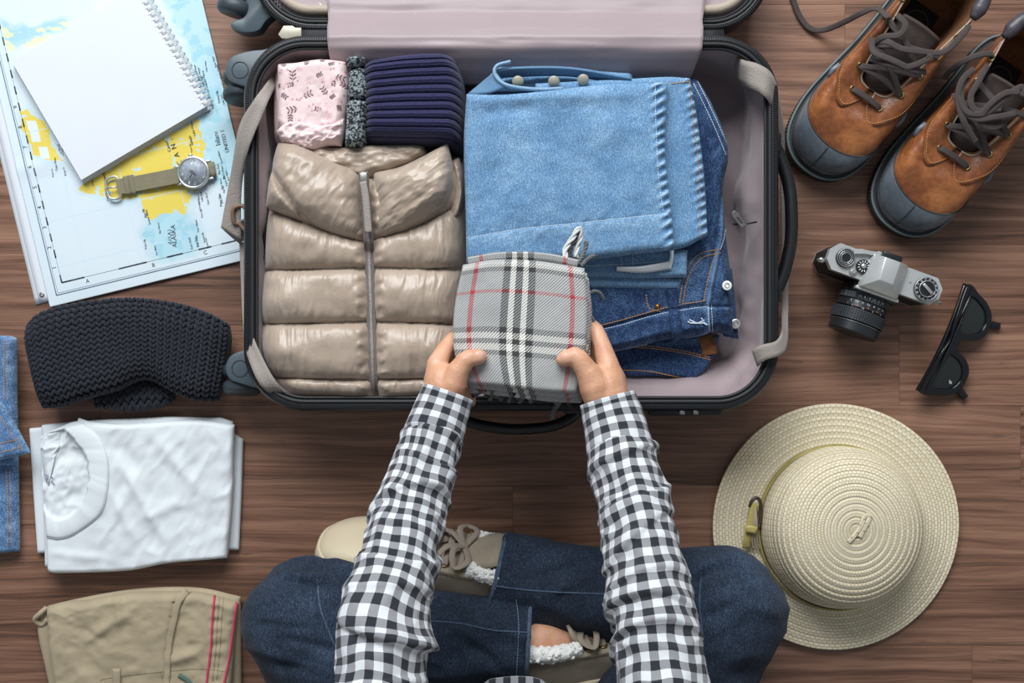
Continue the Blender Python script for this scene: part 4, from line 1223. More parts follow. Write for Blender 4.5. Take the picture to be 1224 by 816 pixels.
    for dx in (-0.005, 0.012): t.add('lock_button', box(0.007, 0.006, 0.006, c + [dx, -0.003, 0.0145], 0.0015), M['zip_metal'], parent=lk)
    # spinner wheels on the left end
    def wheel(px, py, z, a):
        c = P(px, py, z)
        T = Matrix.Translation(c) @ Matrix.Rotation(a, 4, 'Z')
        def put(name, g, m, par=None, **k): g.xf(T); return t.add(name, g, M[m], parent=par, **k)
        # swivel housing: rounded fork with a flat cap, wheel turning below its tip
        ol = catmull(np.array([(0.052, 0.026), (0.03, 0.027), (0.008, 0.024), (-0.010, 0.016), (-0.016, 0.0), (-0.010, -0.014), (0.008, -0.021), (0.03, -0.026), (0.052, -0.026)]), 60, True)
        hs = put('wheel_housing', prism([tuple(q) for q in ol], 0.000, 0.020, 0.004), 'wheel_grey', auto=40)
        put('cap_ring', tube(np.array([(0.0035 + 0.0105 * math.cos(k), 0.0105 * math.sin(k), 0.0201) for k in np.linspace(0, 2 * math.pi, 40, endpoint=False)]), 0.0006, 6, True), 'black_rubber', hs)
        for oy in (-0.012, 0.010):
            w = lathe([(0.004, -0.0075), (0.022, -0.0075), (0.0245, -0.005), (0.0252, 0), (0.0245, 0.005), (0.022, 0.0075), (0.004, 0.0075)], 36); w.xf(Matrix.Translation((-0.001, oy - 0.014, -0.012)) @ Matrix.Rotation(math.radians(78), 4, 'X')); put('wheel', w, 'wheel_dark', hs)
    wheel(288, 88, 0.062, 0.0); wheel(288, 440, 0.062, 0.0)
    # lid wheels, swivelled another way
    def wheel2(px, py, z):
        c = P(px, py, z); T = Matrix.Translation(c)
        def put(name, g, m, par=None, **k): g.xf(T); return t.add(name, g, M[m], parent=par, **k)
        ol = catmull(np.array([(0.045, 0.04), (0.0, 0.038), (-0.02, 0.03), (-0.022, 0.02), (-0.004, 0.017), (0.008, 0.008), (0.006, -0.01), (-0.008, -0.016), (-0.012, -0.024), (0.004, -0.032), (0.024, -0.03), (0.034, -0.018), (0.045, -0.004)]), 80, True)
        hs = put('wheel_housing', prism([tuple(q) for q in ol], -0.004, 0.018, 0.004), 'wheel_grey', auto=40)
        w = lathe([(0.004, -0.009), (0.020, -0.009), (0.0235, -0.006), (0.0245, 0), (0.0235, 0.006), (0.020, 0.009), (0.004, 0.009)], 36); w.xf(Matrix.Translation((-0.008, 0.003, 0.004)) @ Matrix.Rotation(math.radians(-14), 4, 'Z') @ Matrix.Rotation(math.radians(90), 4, 'X')); put('wheel', w, 'wheel_dark', hs)
    wheel2(290, 14, 0.05)
    wheel2(292, -330, 0.05)
    # small inner zip pull on the right wall
    p0 = P(879, 252, 0.10); g = Geo(); tube(PA([(876, 268, .098), (890, 268, .1), (905, 265, .104)]), 0.0012, 6, g=g); t.add('pocket_zip', g, M['black_plastic'])
    g = curve_fill([(-0.0035, -0.011), (0.0035, -0.011), (0.004, 0.008), (0.002, 0.012), (-0.002, 0.012), (-0.004, 0.008)], [[(-0.0018, -0.008), (0.0018, -0.008), (0.002, 0.004), (-0.002, 0.004)]], 0.0006, 0.0004)
    g.xf(Matrix.Translation(P(883, 262, 0.108)) @ Matrix.Rotation(math.radians(40), 4, 'Z') @ Matrix.Rotation(0.2, 4, 'X')); t.add('pocket_zip_pull', g, M['zip_metal'])
build_suitcase()

# ------------------------------------------------------------------ pink floral top
def build_pink():
    t = Thing('folded_pink_top', 'pale pink floral top folded in the suitcase corner', 'top', P(368, 120, 0.013))
    low = Slab([(322, 168), (365, 176), (404, 172)], [(404, 172), (410, 120), (408, 72)], [(322, 76), (365, 72), (408, 72)], [(322, 168), (321, 120), (322, 76)], 0.014, 0.098, 0.014, 40, 40)
    t.add('under_fold', low.geo(), M['floral'], attrs={'col': low.full(np.ones((40, 40, 1)) * lin((224, 200, 200)))})
    n = 220
    def h(s): return 0.003 * fbm(s.px / 20, s.py / 22, 0, 3) + 0.0015 * ridged(s.px / 9, s.py / 14, 0, 8, 2) * smooth(125, 150, s.py)
    s = Slab([(328, 150), (350, 160), (380, 158), (409, 150)], [(409, 150), (414, 120), (416, 95), (410, 69)], [(328, 72), (352, 71), (380, 67), (410, 69)], [(328, 150), (329, 110), (328, 72)], 0.10, 0.045, 0.012, n, n, h=h)
    col = np.ones((n, n, 3)) * lin((224, 200, 200))
    r = random.Random(5)
    def leaf(cx, cy, a, l, w, c, al):
        nonlocal col
        dx, dy = s.px - cx, s.py - cy; u = dx * math.cos(a) + dy * math.sin(a); v = -dx * math.sin(a) + dy * math.cos(a)
        m = ((u / l) ** 2 + (v / w) ** 2 < 1).astype(float)[..., None] * al; col = col * (1 - m) + c * m
    dark, mid_, pale = lin((84, 56, 66)), lin((180, 140, 144)), lin((212, 176, 178))
    sprigs = [(338, 76, 4.5), (366, 74, 5), (385, 70, 5), (395, 76, 4), (350, 91, 7), (381, 90, 4.5), (406, 93, 6), (348, 101, 4.5), (367, 113, 6.5), (388, 109, 6), (397, 116, 4), (339, 114, 5), (350, 131, 7), (347, 140, 5), (381, 131, 5), (412, 102, 5), (330, 101, 4), (405, 128, 4), (399, 99, 4)]
    for (x, y, z) in sprigs:
        a0 = r.uniform(0, 6.28)
        leaf(x, y, a0, z, 0.45, dark, 0.9)
        for k in range(3):
            q = (k - 1) * z * 0.6
            for sd in (-1, 1): leaf(x + math.cos(a0) * q + math.cos(a0 + sd * 1.0) * z * 0.42, y + math.sin(a0) * q + math.sin(a0 + sd * 1.0) * z * 0.42, a0 + sd * 0.9, z * 0.36, 0.95, dark, 0.92)
    for _ in range(34): leaf(r.uniform(330, 412), r.uniform(72, 150), r.uniform(0, 3), 1.3, 1.3, mid_, 0.9)
    for _ in range(12):
        x, y, a = r.uniform(332, 410), r.uniform(75, 148), r.uniform(0, 3)
        for k in range(4): leaf(x + 3 * math.cos(a + k), y + 3 * math.sin(a + k), a + k * 0.8, 2.4, 0.9, pale, 0.9)
    t.add('top_fold', s.geo(), M['floral'], attrs={'col': s.full(col)})
    # gathered frill at the front
    def hf(q): return 0.006 * ridged(q.px / 11 + fbm(q.px / 20, q.py / 9, 0, 2), q.py / 13, 0, 12, 2) + 0.003 * fbm(q.px / 12, q.py / 6, 0, 6)
    f = Slab([(334, 168), (352, 174), (372, 178), (390, 172), (406, 172)], [(406, 172), (410, 155), (410, 138)], [(327, 154), (345, 143), (372, 146), (395, 146), (410, 138)], [(334, 168), (327, 154)], 0.112, 0.036, 0.01, 80, 50, h=hf)
    t.add('frill', f.geo(), M['floral'], attrs={'col': f.full(np.ones((50, 80, 1)) * lin((224, 200, 200)))})
build_pink()

# ------------------------------------------------------------------ navy ribbed knit
def build_navy():
    t = Thing('ribbed_knit_hat', 'navy ribbed knit with grey marled cuff beside the pink top', 'knitwear', P(490, 115, 0.013))
    def rib(s):
        bend = 0.035 * np.sin(s.u * 3.1) + 0.02 * fbm(s.u * 2, s.v * 3, 0, 3)
        ph = (s.v + bend * 0.6) * 11.5
        return 0.0062 * np.sqrt(np.abs(np.sin(np.pi * ph))) + 0.0012 * np.abs(np.sin(np.pi * ph * 3)) + 0.01 * np.sin(np.pi * s.u) - 0.006
    s = Slab([(426, 168), (490, 170), (535, 172), (551, 180)], [(551, 180), (554, 135), (553, 90), (543, 55)], [(426, 64), (480, 57), (520, 54), (543, 55)], [(426, 168), (428, 120), (426, 64)], 0.016, 0.142, 0.022, 80, 220, h=rib)
    t.add('ribbed_body', s.geo(), M['knit_indigo'], uv=s.uv)
    def rc(q): return 0.002 * np.abs(np.sin(np.pi * q.u * 5)) + 0.0016 * np.abs(np.sin(np.pi * q.v * 34))
    for (bt, rg, tp, lf, z0, th) in (([(409, 171), (420, 173), (434, 171)], [(434, 171), (437, 145), (438, 118)], [(411, 117), (425, 116), (438, 118)], [(409, 171), (411, 145), (411, 117)], 0.10, 0.058),
                                     ([(413, 120), (428, 119), (441, 118)], [(441, 118), (439, 95), (434, 76)], [(414, 80), (425, 79), (436, 76)], [(413, 120), (414, 100), (414, 80)], 0.096, 0.054),
                                     ([(413, 80), (424, 79), (434, 75)], [(434, 75), (433, 63)], [(411, 66), (422, 64), (433, 63)], [(413, 80), (411, 66)], 0.104, 0.052)):
        q = Slab(bt, rg, tp, lf, z0, th, 0.008, 44, 80, h=rc)
        fl = fbm(q.px / 1.6, q.py / 1.3, 0, 7, 2)[..., None]
        c = np.where(fl > 0.02, lin((150, 162, 164)), lin((38, 40, 48)))
        t.add('marled_cuff', q.geo(), M['marl'], attrs={'col': q.full(c)}, label='grey and black marled cuff')
    g = box(0.06, 0.05, 0.08, P(428, 120, 0.055), 0.01); t.add('cuff_fold', g, M['knit_navy'])
build_navy()

# ------------------------------------------------------------------ taupe down vest
def build_vest():
    t = Thing('down_vest', 'taupe quilted down vest with front zip in the suitcase', 'vest', P(430, 330, 0.013))
    XS = [300, 311, 367, 427, 438, 446, 509, 554]; YS = [240, 246, 268, 287, 291, 286, 266, 238]
    zx = lambda y: np.interp(y, [200, 290, 480], [434, 441, 447])
    def seams(x):
        a = 2.2 * np.sin(x / 40.0)
        return [np.interp(x, XS, YS) - 70, np.interp(x, XS, YS), 319 + a + 3 * np.sin((x - 300) / 80), 386 + a * 0.6, 453 - a * 0.5, 500 + 0 * x]
    def h(s):
        S = seams(s.px); H = np.full(s.px.shape, 0.0)
        for k in range(len(S) - 1):
            f = (s.py - S[k]) / (S[k + 1] - S[k]); m = (f >= 0) & (f < 1)
            p = np.clip(1 - (2 * f - 1) ** 2, 0, 1) ** 0.42
            edge = 1 - p
            wr = 0.0038 * ridged(s.px / 9 + 0.6 * fbm(s.px / 30, s.py / 30, 0, 2), s.py / 40, k, 3, 3) * (0.30 + 0.7 * np.exp(-np.minimum(f, 1 - f) * 5)) * np.clip(p * 1.4, 0, 1)
            wr = wr + 0.005 * fbm(s.px / 44, s.py / 30, k * 3.1, 14, 2) * p
            H = np.where(m, 0.023 * p + wr, H)
        d = s.px - zx(s.py)
        H = H * (1 - 0.85 * np.exp(-(d / 8.5) ** 2)) + 0.0016 * np.sin(s.py / 2.6 + 2 * fbm(s.px / 6, s.py / 8, 0, 4)) * np.exp(-((np.abs(d) - 11) / 6) ** 2)
        return H - 0.01
    s = Slab([(330, 474), (360, 480), (440, 484), (500, 483), (546, 472)], [(546, 472), (553, 400), (556, 320), (555, 240), (551, 180)], [(318, 178), (400, 172), (480, 172), (551, 180)],
             [(330, 474), (308, 430), (303, 390), (306, 330), (311, 250), (318, 178)], 0.02, 0.118, 0.045, 210, 240, h=h)
    body = t.add('quilted_body', s.geo(), M['nylon'])
    b = s.bvh()
    # seam thread in the quilting channels
    qm = plain('thread_taupe', C(92, 80, 72), 0.8)
    for p in ([(311, 246), (340, 257), (367, 268), (400, 280), (428, 288)], [(450, 286), (480, 277), (509, 266), (535, 252), (553, 239)]) + tuple([[(306, y), (360, y + 1), (428, y)] for y in (321, 386, 452)]) + tuple([[(454, y), (500, y), (546, y - 2)] for y in (321, 386, 452)]):
        t.add('quilt_stitch', stitch_geo(drape(b, p, 60, 0.0002), 0.0022, 0.001, 0.0008, 0.0004), qm, parent=body, smooth=False)
    # lower hem folded under at the left corner
    q = Slab([(336, 480), (352, 482), (370, 482)], [(370, 482), (362, 455)], [(326, 448), (345, 448), (362, 455)], [(336, 480), (326, 448)], 0.05, 0.05, 0.014, 24, 24, h=lambda s_: 0.005 * ridged(s_.px / 8, s_.py / 20, 0, 3)); t.add('hem_fold', q.geo(), M['nylon'])
    # collar: back of the neck, then two front panels
    def hb(q): return 0.005 * fbm(q.px / 18, q.py / 8, 0, 4) + 0.003 * ridged(q.px / 11, q.py / 10, 0, 7)
    cb = Slab([(372, 190), (405, 206), (435, 212), (470, 204), (512, 184)], [(512, 184), (504, 170)], [(362, 172), (400, 173), (450, 170), (504, 170)], [(372, 190), (362, 172)], 0.09, 0.050, 0.014, 80, 40, h=hb); t.add('collar', cb.geo(), M['nylon'])
    def hc(q):
        w = 0.0026 * ridged(q.px / 16 + q.py / 34, q.py / 40, 0, 5, 3) + 0.006 * fbm(q.px / 40, q.py / 34, 0, 9)
        for (x0, y0, x1, y1) in ((324, 206, 366, 266),):
            d = np.hypot(x1 - x0, y1 - y0); dist = np.abs((q.px - x0) * (y1 - y0) - (q.py - y0) * (x1 - x0)) / d; w = w - 0.013 * np.exp(-(dist / 4) ** 2)
        return w + 0.012 * np.sin(np.pi * q.u) * np.sin(np.pi * q.v)
    L = Slab([(312, 244), (338, 256), (367, 267), (400, 280), (431, 287)], [(431, 287), (430, 245), (427, 202)], [(327, 166), (352, 168), (385, 184), (408, 194), (427, 202)], [(312, 244), (317, 212), (327, 166)], 0.10, 0.058, 0.022, 120, 100, h=hc); lp = t.add('collar', L.geo(), M['nylon'])
    def hr(q):
        w = 0.0028 * ridged(q.px / 20 + q.py / 16, q.py / 44 - q.px / 60, 0, 15, 3) + 0.007 * fbm(q.px / 40, q.py / 34, 0, 19)
        return w + 0.014 * np.sin(np.pi * q.u) * np.sin(np.pi * q.v)
    Rr = Slab([(448, 284), (480, 276), (505, 264), (530, 244), (541, 218)], [(541, 218), (540, 195), (534, 166)], [(443, 202), (475, 196), (505, 182), (534, 166)], [(448, 284), (446, 245), (443, 202)], 0.10, 0.060, 0.022, 120, 100, h=hr); t.add('collar', Rr.geo(), M['nylon'])
    q = Slab([(531, 262), (545, 262), (553, 240)], [(553, 240), (552, 205), (548, 184)], [(536, 190), (548, 184)], [(531, 262), (541, 230), (536, 190)], 0.085, 0.05, 0.016, 30, 50, h=lambda s_: 0.006 * fbm(s_.px / 9, s_.py / 14, 0, 3)); t.add('armhole', q.geo(), M['nylon'])
    # zip: tape, teeth, slider and pull
    bs = [b, L.bvh(), Rr.bvh()]
    zy = np.linspace(205, 481, 120); pts = np.array([P(zx(y), y, 0.13) for y in zy]); zz = np.array([(hit(bs, zx(y), y) if hit(bs, zx(y), y) is not None else P(zx(y), y, .1))[2] for y in zy])
    ker = np.ones(15) / 15; zz = np.convolve(np.pad(zz, 7, mode='edge'), ker, 'valid'); zz = np.maximum(zz, np.interp(zy, [205, 288, 300, 481], [0.15, 0.145, 0.13, 0.105]))
    pts = np.array([P(zx(y), y, z + 0.003) for y, z in zip(zy, zz)])
    tape = t.add('zip_tape', band(pts, 0.0120, 0.002), cloth('zip_tape_taupe', C(112, 102, 96), 0.8, 600, 0.06, 60, 'Object'))
    t.add('zip_teeth', band(pts + [0, 0, 0.0014], 0.0040, 0.0018), plain('zip_teeth_grey', C(148, 142, 140), 0.45, 0.3, var=0.35, vscale=700, bump=0.001, bscale=900), parent=tape)
    sp = pts[4] + [0, 0, 0.004]; g = box(0.010, 0.016, 0.005, sp, 0.0015); t.add('zip_slider', g, M['zip_metal'])
    pl = catmull(np.array([sp + [0, -0.004, 0.004], sp + [0.003, -0.022, 0.0035], sp + [0.005, -0.045, 0.003], sp + [0.0065, -0.066, 0.002]]), 24)
    t.add('zip_pull', band(pl, 0.0085, 0.003), M['strap'])
build_vest()

# ------------------------------------------------------------------ dark jeans under the light pair
def build_dark_jeans():
    t = Thing('folded_dark_jeans', 'dark indigo jeans folded beneath the faded light jeans', 'jeans', P(800, 270, 0.013))
    def line_d(s, p):
        p = np.asarray(p, float); best = np.full(s.px.shape, 1e9)
        for (x0, y0), (x1, y1) in zip(p[:-1], p[1:]):
            d2 = (x1 - x0) ** 2 + (y1 - y0) ** 2; tt = np.clip(((s.px - x0) * (x1 - x0) + (s.py - y0) * (y1 - y0)) / d2, 0, 1)
            best = np.minimum(best, np.hypot(s.px - x0 - tt * (x1 - x0), s.py - y0 - tt * (y1 - y0)))
        return best
    wb_top = [(700, 398), (740, 387), (790, 373), (830, 366), (883, 366)]
    fly = [(868, 236), (862, 290), (851, 335), (846, 362), (846, 398)]
    side = [(838, 92), (850, 118), (864, 150), (876, 180)]
    # back of the waistband, lowest layer
    bk = Slab([(700, 452), (760, 450), (800, 450), (832, 456)], [(832, 456), (846, 440), (858, 418), (862, 400)], [(700, 412), (760, 408), (820, 400), (862, 400)], [(700, 452), (700, 412)], 0.05, 0.024, 0.007, 70, 40, h=lambda s: 0.0016 * ridged(s.px / 14, s.py / 9, 0, 3))
    o = t.add('waistband_back', bk.geo(), M['denim_dark'], uv=bk.uv, attrs={'fade': bk.full(0.28 * smooth(416, 405, bk.py) + 0.15 * (1 - bk.f_edge))})
    g = Geo()
    for p in ([(742, 412), (780, 414), (820, 420), (852, 428)], [(742, 414.5), (780, 416.5), (820, 422.5), (850, 430)], [(735, 442), (770, 443), (800, 448), (828, 454)]): stitch_geo(drape(bk.bvh(), p, 50, 0.0002), 0.003, 0.0008, 0.001, 0.0006, g)
    t.add('seam_stitch', g, M['thread_tan'], parent=o, smooth=False)
    lab = drape(bk.bvh(), [(838, 398), (846, 410), (848, 424)], 10, 0.001); t.add('leather_patch', band(lab, 0.02, 0.001), M['boot_suede'], label='brown leather patch')
    # front body
    def h(s):
        w = 0.002 * fbm(s.px / 16, s.py / 20, 0, 3) + 0.0022 * ridged(s.px / 24 + s.py / 60, s.py / 30, 0, 8, 2)
        d = line_d(s, wb_top); w = w - 0.004 * np.exp(-(d / 1.8) ** 2) + 0.0025 * smooth(0, 4, s.py - np.interp(s.px, [a for a, _ in wb_top], [b for _, b in wb_top]))
        d = line_d(s, fly); w = w + 0.0035 * np.exp(-(d / 3) ** 2) - 0.003 * np.exp(-((d - 5) / 2) ** 2)
        w = w - 0.014 * smooth(846, 884, s.px) * smooth(200, 300, s.py)
        w = w - 0.01 * smooth(120, 85, s.py)
        return w
    s = Slab([(700, 432), (725, 424), (760, 416), (800, 406), (840, 402), (862, 396), (884, 405)],
             [(884, 405), (882, 370), (880, 330), (874, 280), (869, 225), (876, 178), (862, 135), (838, 86)],
             [(590, 92), (660, 88), (740, 86), (838, 86)], [(700, 432), (640, 380), (590, 300), (580, 200), (590, 92)], 0.03, 0.082, 0.014, 150, 170, h=h)
    fade = 0.30 * np.exp(-(line_d(s, fly) / 3.5) ** 2) + 0.22 * np.exp(-(line_d(s, side) / 4) ** 2) + 0.25 * (1 - s.f_edge) + 0.16 * fbm(s.px / 5, s.py / 7, 0, 4) + 0.14 * np.exp(-(line_d(s, wb_top) / 3) ** 2) + 0.18 * np.exp(-(np.hypot(s.px - 826, s.py - 330) / 30) ** 2)
    o = t.add('front_body', s.geo(), M['denim_dark'], uv=s.uv, attrs={'fade': s.full(fade)})
    b = s.bvh()
    stitch_objs(t, b, ([(712, 390), (740, 383), (790, 369), (815, 364)], [(818, 363), (845, 359)], [(812, 362), (818, 330), (834, 305), (862, 297)], [(816, 364), (822, 333), (838, 309), (862, 302)], [(856, 300), (846, 335), (841, 360)], [(772, 352), (776, 368), (790, 372)]), 'thread_tan', o, dash=0.0024, gap=0.001)
    stitch_objs(t, b, ([(705, 426), (740, 418), (790, 408), (830, 402), (846, 398)], [(708, 396), (740, 389), (790, 375), (846, 366)], [(834, 98), (846, 122), (860, 152), (873, 182)], [(829, 100), (841, 124), (855, 154), (868, 186)], [(846, 362), (848, 398)], [(850, 364), (852, 400)], [(870, 240), (866, 280), (860, 300)]), 'thread_white', o, dash=0.0024, gap=0.001, w=0.0008, h=0.0005)
    lp = drape(b, [(802, 345), (804, 362), (806, 382), (809, 402)], 20, 0.0028); n = len(lp)
    t.add('belt_loop', band(lp, 0.0125, 0.0028), denim_mat('denim_loop', C(12, 24, 46), C(29, 52, 90), C(94, 126, 162), 'Object'))
    # fly strip that carries the buttons
    fl = Slab([(866, 402), (884, 405)], [(884, 405), (880, 360), (876, 320)], [(862, 318), (876, 320)], [(866, 402), (862, 360), (862, 318)], 0.070, 0.014, 0.005, 24, 50, curve=False)
    t.add('button_fly', fl.geo(), M['denim_dark'], uv=fl.uv, attrs={'fade': fl.full(0.2 * (1 - fl.f_edge))})
    for (x, y, m, r) in ((866, 341, 'white_paint', 0.0062), (878, 387, 'silver', 0.0066)):
        p = hit([b, fl.bvh()], x, y, 0.0045); g = lathe([(r * .5, -0.006), (r * 0.95, 0), (r, 0.0012), (r * 0.9, 0.0026), (r * 0.7, 0.0022), (0.0003, 0.0022)], 28); g.xf(Matrix.Translation(p)); bt = t.add('button', g, M[m], label='round metal button')
        g = tube(np.array([(0.45 * r * math.cos(k), 0.45 * r * math.sin(k), 0.0026) for k in np.linspace(0, 6.283, 20, endpoint=False)]), 0.0005, 5, True); g.xf(Matrix.Translation(p)); t.add('button_ring', g, M['zip_metal'], parent=bt)
    p = hit(b, 786, 366, 0.0002)
    if p is not None:
        g = lathe([(0.0034, 0), (0.0034, 0.001), (0.0016, 0.0024), (0.0003, 0.0026)], 20); g.xf(Matrix.Translation(p)); t.add('rivet', g, M['copper'])
    # frayed buttonhole
    g = Geo()
    for (a, c) in (((824, 382), (842, 386)), ((826, 386), (842, 382)), ((838, 380), (846, 388)), ((822, 384), (830, 384))):
        q = drape(b, [a, ((a[0] + c[0]) / 2, (a[1] + c[1]) / 2 + 2), c], 12, 0.0008); tube(q, 0.0009, 5, g=g)
    t.add('buttonhole', g, M['thread_white'])
    return s
DARK = build_dark_jeans()

# ------------------------------------------------------------------ light jeans
def build_light_jeans():
    t = Thing('folded_light_jeans', 'faded light blue jeans folded on top in the suitcase', 'jeans', P(690, 200, 0.013))
    rng = np.random.default_rng(3)
    def puck(s, xs, ys, w, a, p):
        x = np.interp(s.py, ys, xs); d = s.px - x
        k = np.sin(2 * np.pi * (s.py / p + 0.35 * d / w) + 1.6 * fbm(s.py / 14, 0.5, 0, 3))
        m = np.exp(-(d / w) ** 2)
        return a * k * m, m, k
    # waistband opening at the back of the stack
    W = Slab([(570, 116), (640, 112), (760, 104)], [(760, 104), (758, 84)], [(594, 76), (640, 76), (700, 80), (758, 84)], [(570, 116), (580, 95), (594, 76)], 0.07, 0.052, 0.008, 60, 30, h=lambda s: 0.002 * fbm(s.px / 14, s.py / 6, 0, 3))
    t.add('waist_inside', W.geo(), M['denim_light'], uv=W.uv, attrs={'fade': W.full(0 * W.px)})
    b1 = strip(PA([(590, 84, .146), (612, 80, .146), (680, 80, .146), (755, 92, .142)]), PA([(596, 92, .128), (614, 90, .126), (680, 89, .126), (750, 100, .128)]), 0.003, 50, 6)
    t.add('waistband', b1, M['denim_light'], uv=np.zeros((50 * 12, 2)) + RNG.random((600, 2)) * 0.2)
    c = catmull(PA([(610, 74, .148), (594, 79, .150), (592, 90, .150), (606, 102, .152), (640, 107, .153), (672, 106, .150)]), 60)
    t.add('waistband_edge', tube(c, 0.0042, 10, up=(0, 0, 1), ry=0.0024), M['denim_light'], uv=np.c_[np.repeat(np.linspace(0, .2, 60), 10), np.tile(np.linspace(0, .02, 10), 60)], attrs={'fade': np.full(600, 0.3)})
    g = strip(PA([(578, 100, .13), (586, 92, .142), (592, 84, .147)]), PA([(560, 114, .13), (585, 112, .145), (606, 104, .150)]), 0.003, 20, 8); t.add('waistband', g, M['denim_light'], uv=RNG.random((320, 2)) * 0.2)
    for (x, y) in ((619, 97), (662, 97), (697, 95)):
        q = lathe([(0.004, -0.003), (0.0068, 0), (0.0072, 0.0012), (0.0066, 0.0022), (0.0003, 0.0026)], 24); q.xf(Matrix.Translation(P(x, y, 0.146)) @ Matrix.Rotation(0.5, 4, 'X')); t.add('button', q, M['beige_metal'], label='flat grey metal button')
    # lower folds
    def low_h(s): return 0.002 * fbm(s.px / 18, s.py / 10, 0, 5)
    l1 = Slab([(640, 350), (700, 344), (760, 345), (813, 346)], [(813, 346), (818, 332)], [(640, 310), (818, 310)], [(640, 350), (640, 310)], 0.098, 0.020, 0.008, 60, 30, h=low_h, curve=False)
    t.add('lower_fold', l1.geo(), M['denim_light'], uv=l1.uv, attrs={'fade': l1.full(0.3 * (1 - l1.f_edge))})
    l2 = Slab([(640, 336), (700, 330), (760, 332), (822, 331)], [(822, 331), (823, 298)], [(640, 292), (823, 296)], [(640, 336), (640, 292)], 0.112, 0.018, 0.007, 60, 40, h=low_h, curve=False)
    o2 = t.add('lower_fold', l2.geo(), M['denim_light'], uv=l2.uv, attrs={'fade': l2.full(0.3 * (1 - l2.f_edge))})
    g = Geo(); bb = l2.bvh()
    for p in ([(700, 318), (740, 316), (796, 312)], [(742, 304), (744, 322)], [(756, 304), (757, 320)]): stitch_geo(drape(bb, p, 30, 0.0003), g=g)
    t.add('seam_stitch', g, M['thread_white'], parent=o2, smooth=False)
    q = strip(PA([(737, 318, .136), (765, 318, .137), (799, 312, .137)]), PA([(737, 323, .132), (770, 325, .132), (800, 321, .132)]), 0.002, 30, 4); t.add('pocket_edge', q, M['white_cotton'], uv=np.zeros((240, 2)))
    t.add('pocket_edge', strip(PA([(800, 296, .14), (801, 306, .138), (797, 320, .134)]), PA([(805, 296, .14), (805, 308, .138), (802, 322, .134)]), 0.0016, 16, 3), M['white_cotton'], uv=np.zeros((96, 2)))
    # second layer with puckered side seam
    def h2(s):
        a, m, _ = puck(s, [826, 836, 846], [90, 200, 300], 8, 0.0022, 11)
        return a + 0.0018 * m + 0.003 * fbm(s.px / 40, s.py / 40, 0, 3)
    s2 = Slab([(640, 312), (760, 300), (812, 297), (847, 281)], [(847, 281), (844, 220), (836, 150), (826, 92)], [(640, 98), (760, 92), (800, 90), (826, 92)], [(640, 312), (640, 98)], 0.124, 0.018, 0.008, 110, 130, h=h2)
    _, m, kk = puck(s2, [826, 836, 846], [90, 200, 300], 8, 1, 11)
    o = t.add('trouser_leg', s2.geo(), M['denim_light'], uv=s2.uv, attrs={'fade': s2.full(0.42 * m * kk + 0.05 * fbm(s2.px / 6, s2.py / 6, 0, 2) + 0.15 * (1 - s2.f_edge) - 0.03)})
    g = Geo(); bb2 = s2.bvh()
    for p in ([(824, 98), (829, 150), (836, 210), (837, 285)], [(802, 100), (826, 97)]): stitch_geo(drape(bb2, p, 80, 0.0003), g=g)
    t.add('seam_stitch', g, M['thread_tan'], parent=o, smooth=False)
    # top layer
    hem = [(556, 285), (620, 274), (700, 266), (792, 256)]
    def h3(s):
        a, m, _ = puck(s, [786, 792, 803], [95, 190, 300], 8, 0.0024, 12)
        hy = np.interp(s.px, [q[0] for q in hem], [q[1] for q in hem])
        w = a + 0.002 * m + 0.004 * fbm(s.px / 60, s.py / 50, 0, 13) + 0.0008 * fbm(s.px / 9, s.py / 9, 0, 23)
        w = w + 0.0018 * smooth(-1, 1.5, s.py - hy) - 0.0012 * np.exp(-((s.py - hy) / 1.5) ** 2)
        w = w + 0.0012 * np.sin(s.px / 3.0 + s.py / 5) * np.exp(-((s.py - hy) / 7) ** 2) * (fbm(s.px / 20, 0, 0, 5) + 0.5)
        for (x0, y0, x1, y1, am, wd_) in ((570, 135, 640, 128, -.004, 9), (650, 118, 760, 112, .003, 8)):
            d = np.hypot(x1 - x0, y1 - y0); tt = ((s.px - x0) * (x1 - x0) + (s.py - y0) * (y1 - y0)) / d / d
            w = w + am * np.exp(-(((s.px - x0) * (y1 - y0) - (s.py - y0) * (x1 - x0)) / d / wd_) ** 2) * smooth(-.2, .2, tt) * (1 - smooth(.8, 1.2, tt))
        return w
    s3 = Slab([(557, 314), (630, 313), (700, 310), (760, 303), (808, 298)], [(808, 298), (803, 240), (797, 180), (800, 96)], [(557, 110), (600, 111), (660, 106), (720, 99), (800, 96)], [(557, 314), (556, 250), (554, 170), (557, 110)], 0.138, 0.024, 0.011, 170, 170, h=h3)
    _, m, kk = puck(s3, [786, 792, 803], [95, 190, 300], 8, 1, 12)
    hy = np.interp(s3.px, [q[0] for q in hem], [q[1] for q in hem])
    fade = 0.45 * m * kk + 0.10 * fbm(s3.px / 30, s3.py / 40, 0, 3) + 0.06 * fbm(s3.px / 4, s3.py / 4, 0, 12) + 0.14 * (1 - s3.f_edge) + 0.12 * np.exp(-((s3.py - hy - 6) / 6) ** 2)
    o = t.add('trouser_leg', s3.geo(), M['denim_light'], uv=s3.uv, attrs={'fade': s3.full(fade)})
    g = Geo(); b3 = s3.bvh(); stitch_geo(drape(b3, hem, 120, 0.0003), g=g); stitch_geo(drape(b3, [(783, 100), (784, 150), (787, 210), (793, 256)], 90, 0.0003), g=g)
    t.add('seam_stitch', g, M['thread_white'], parent=o, smooth=False)
build_light_jeans()

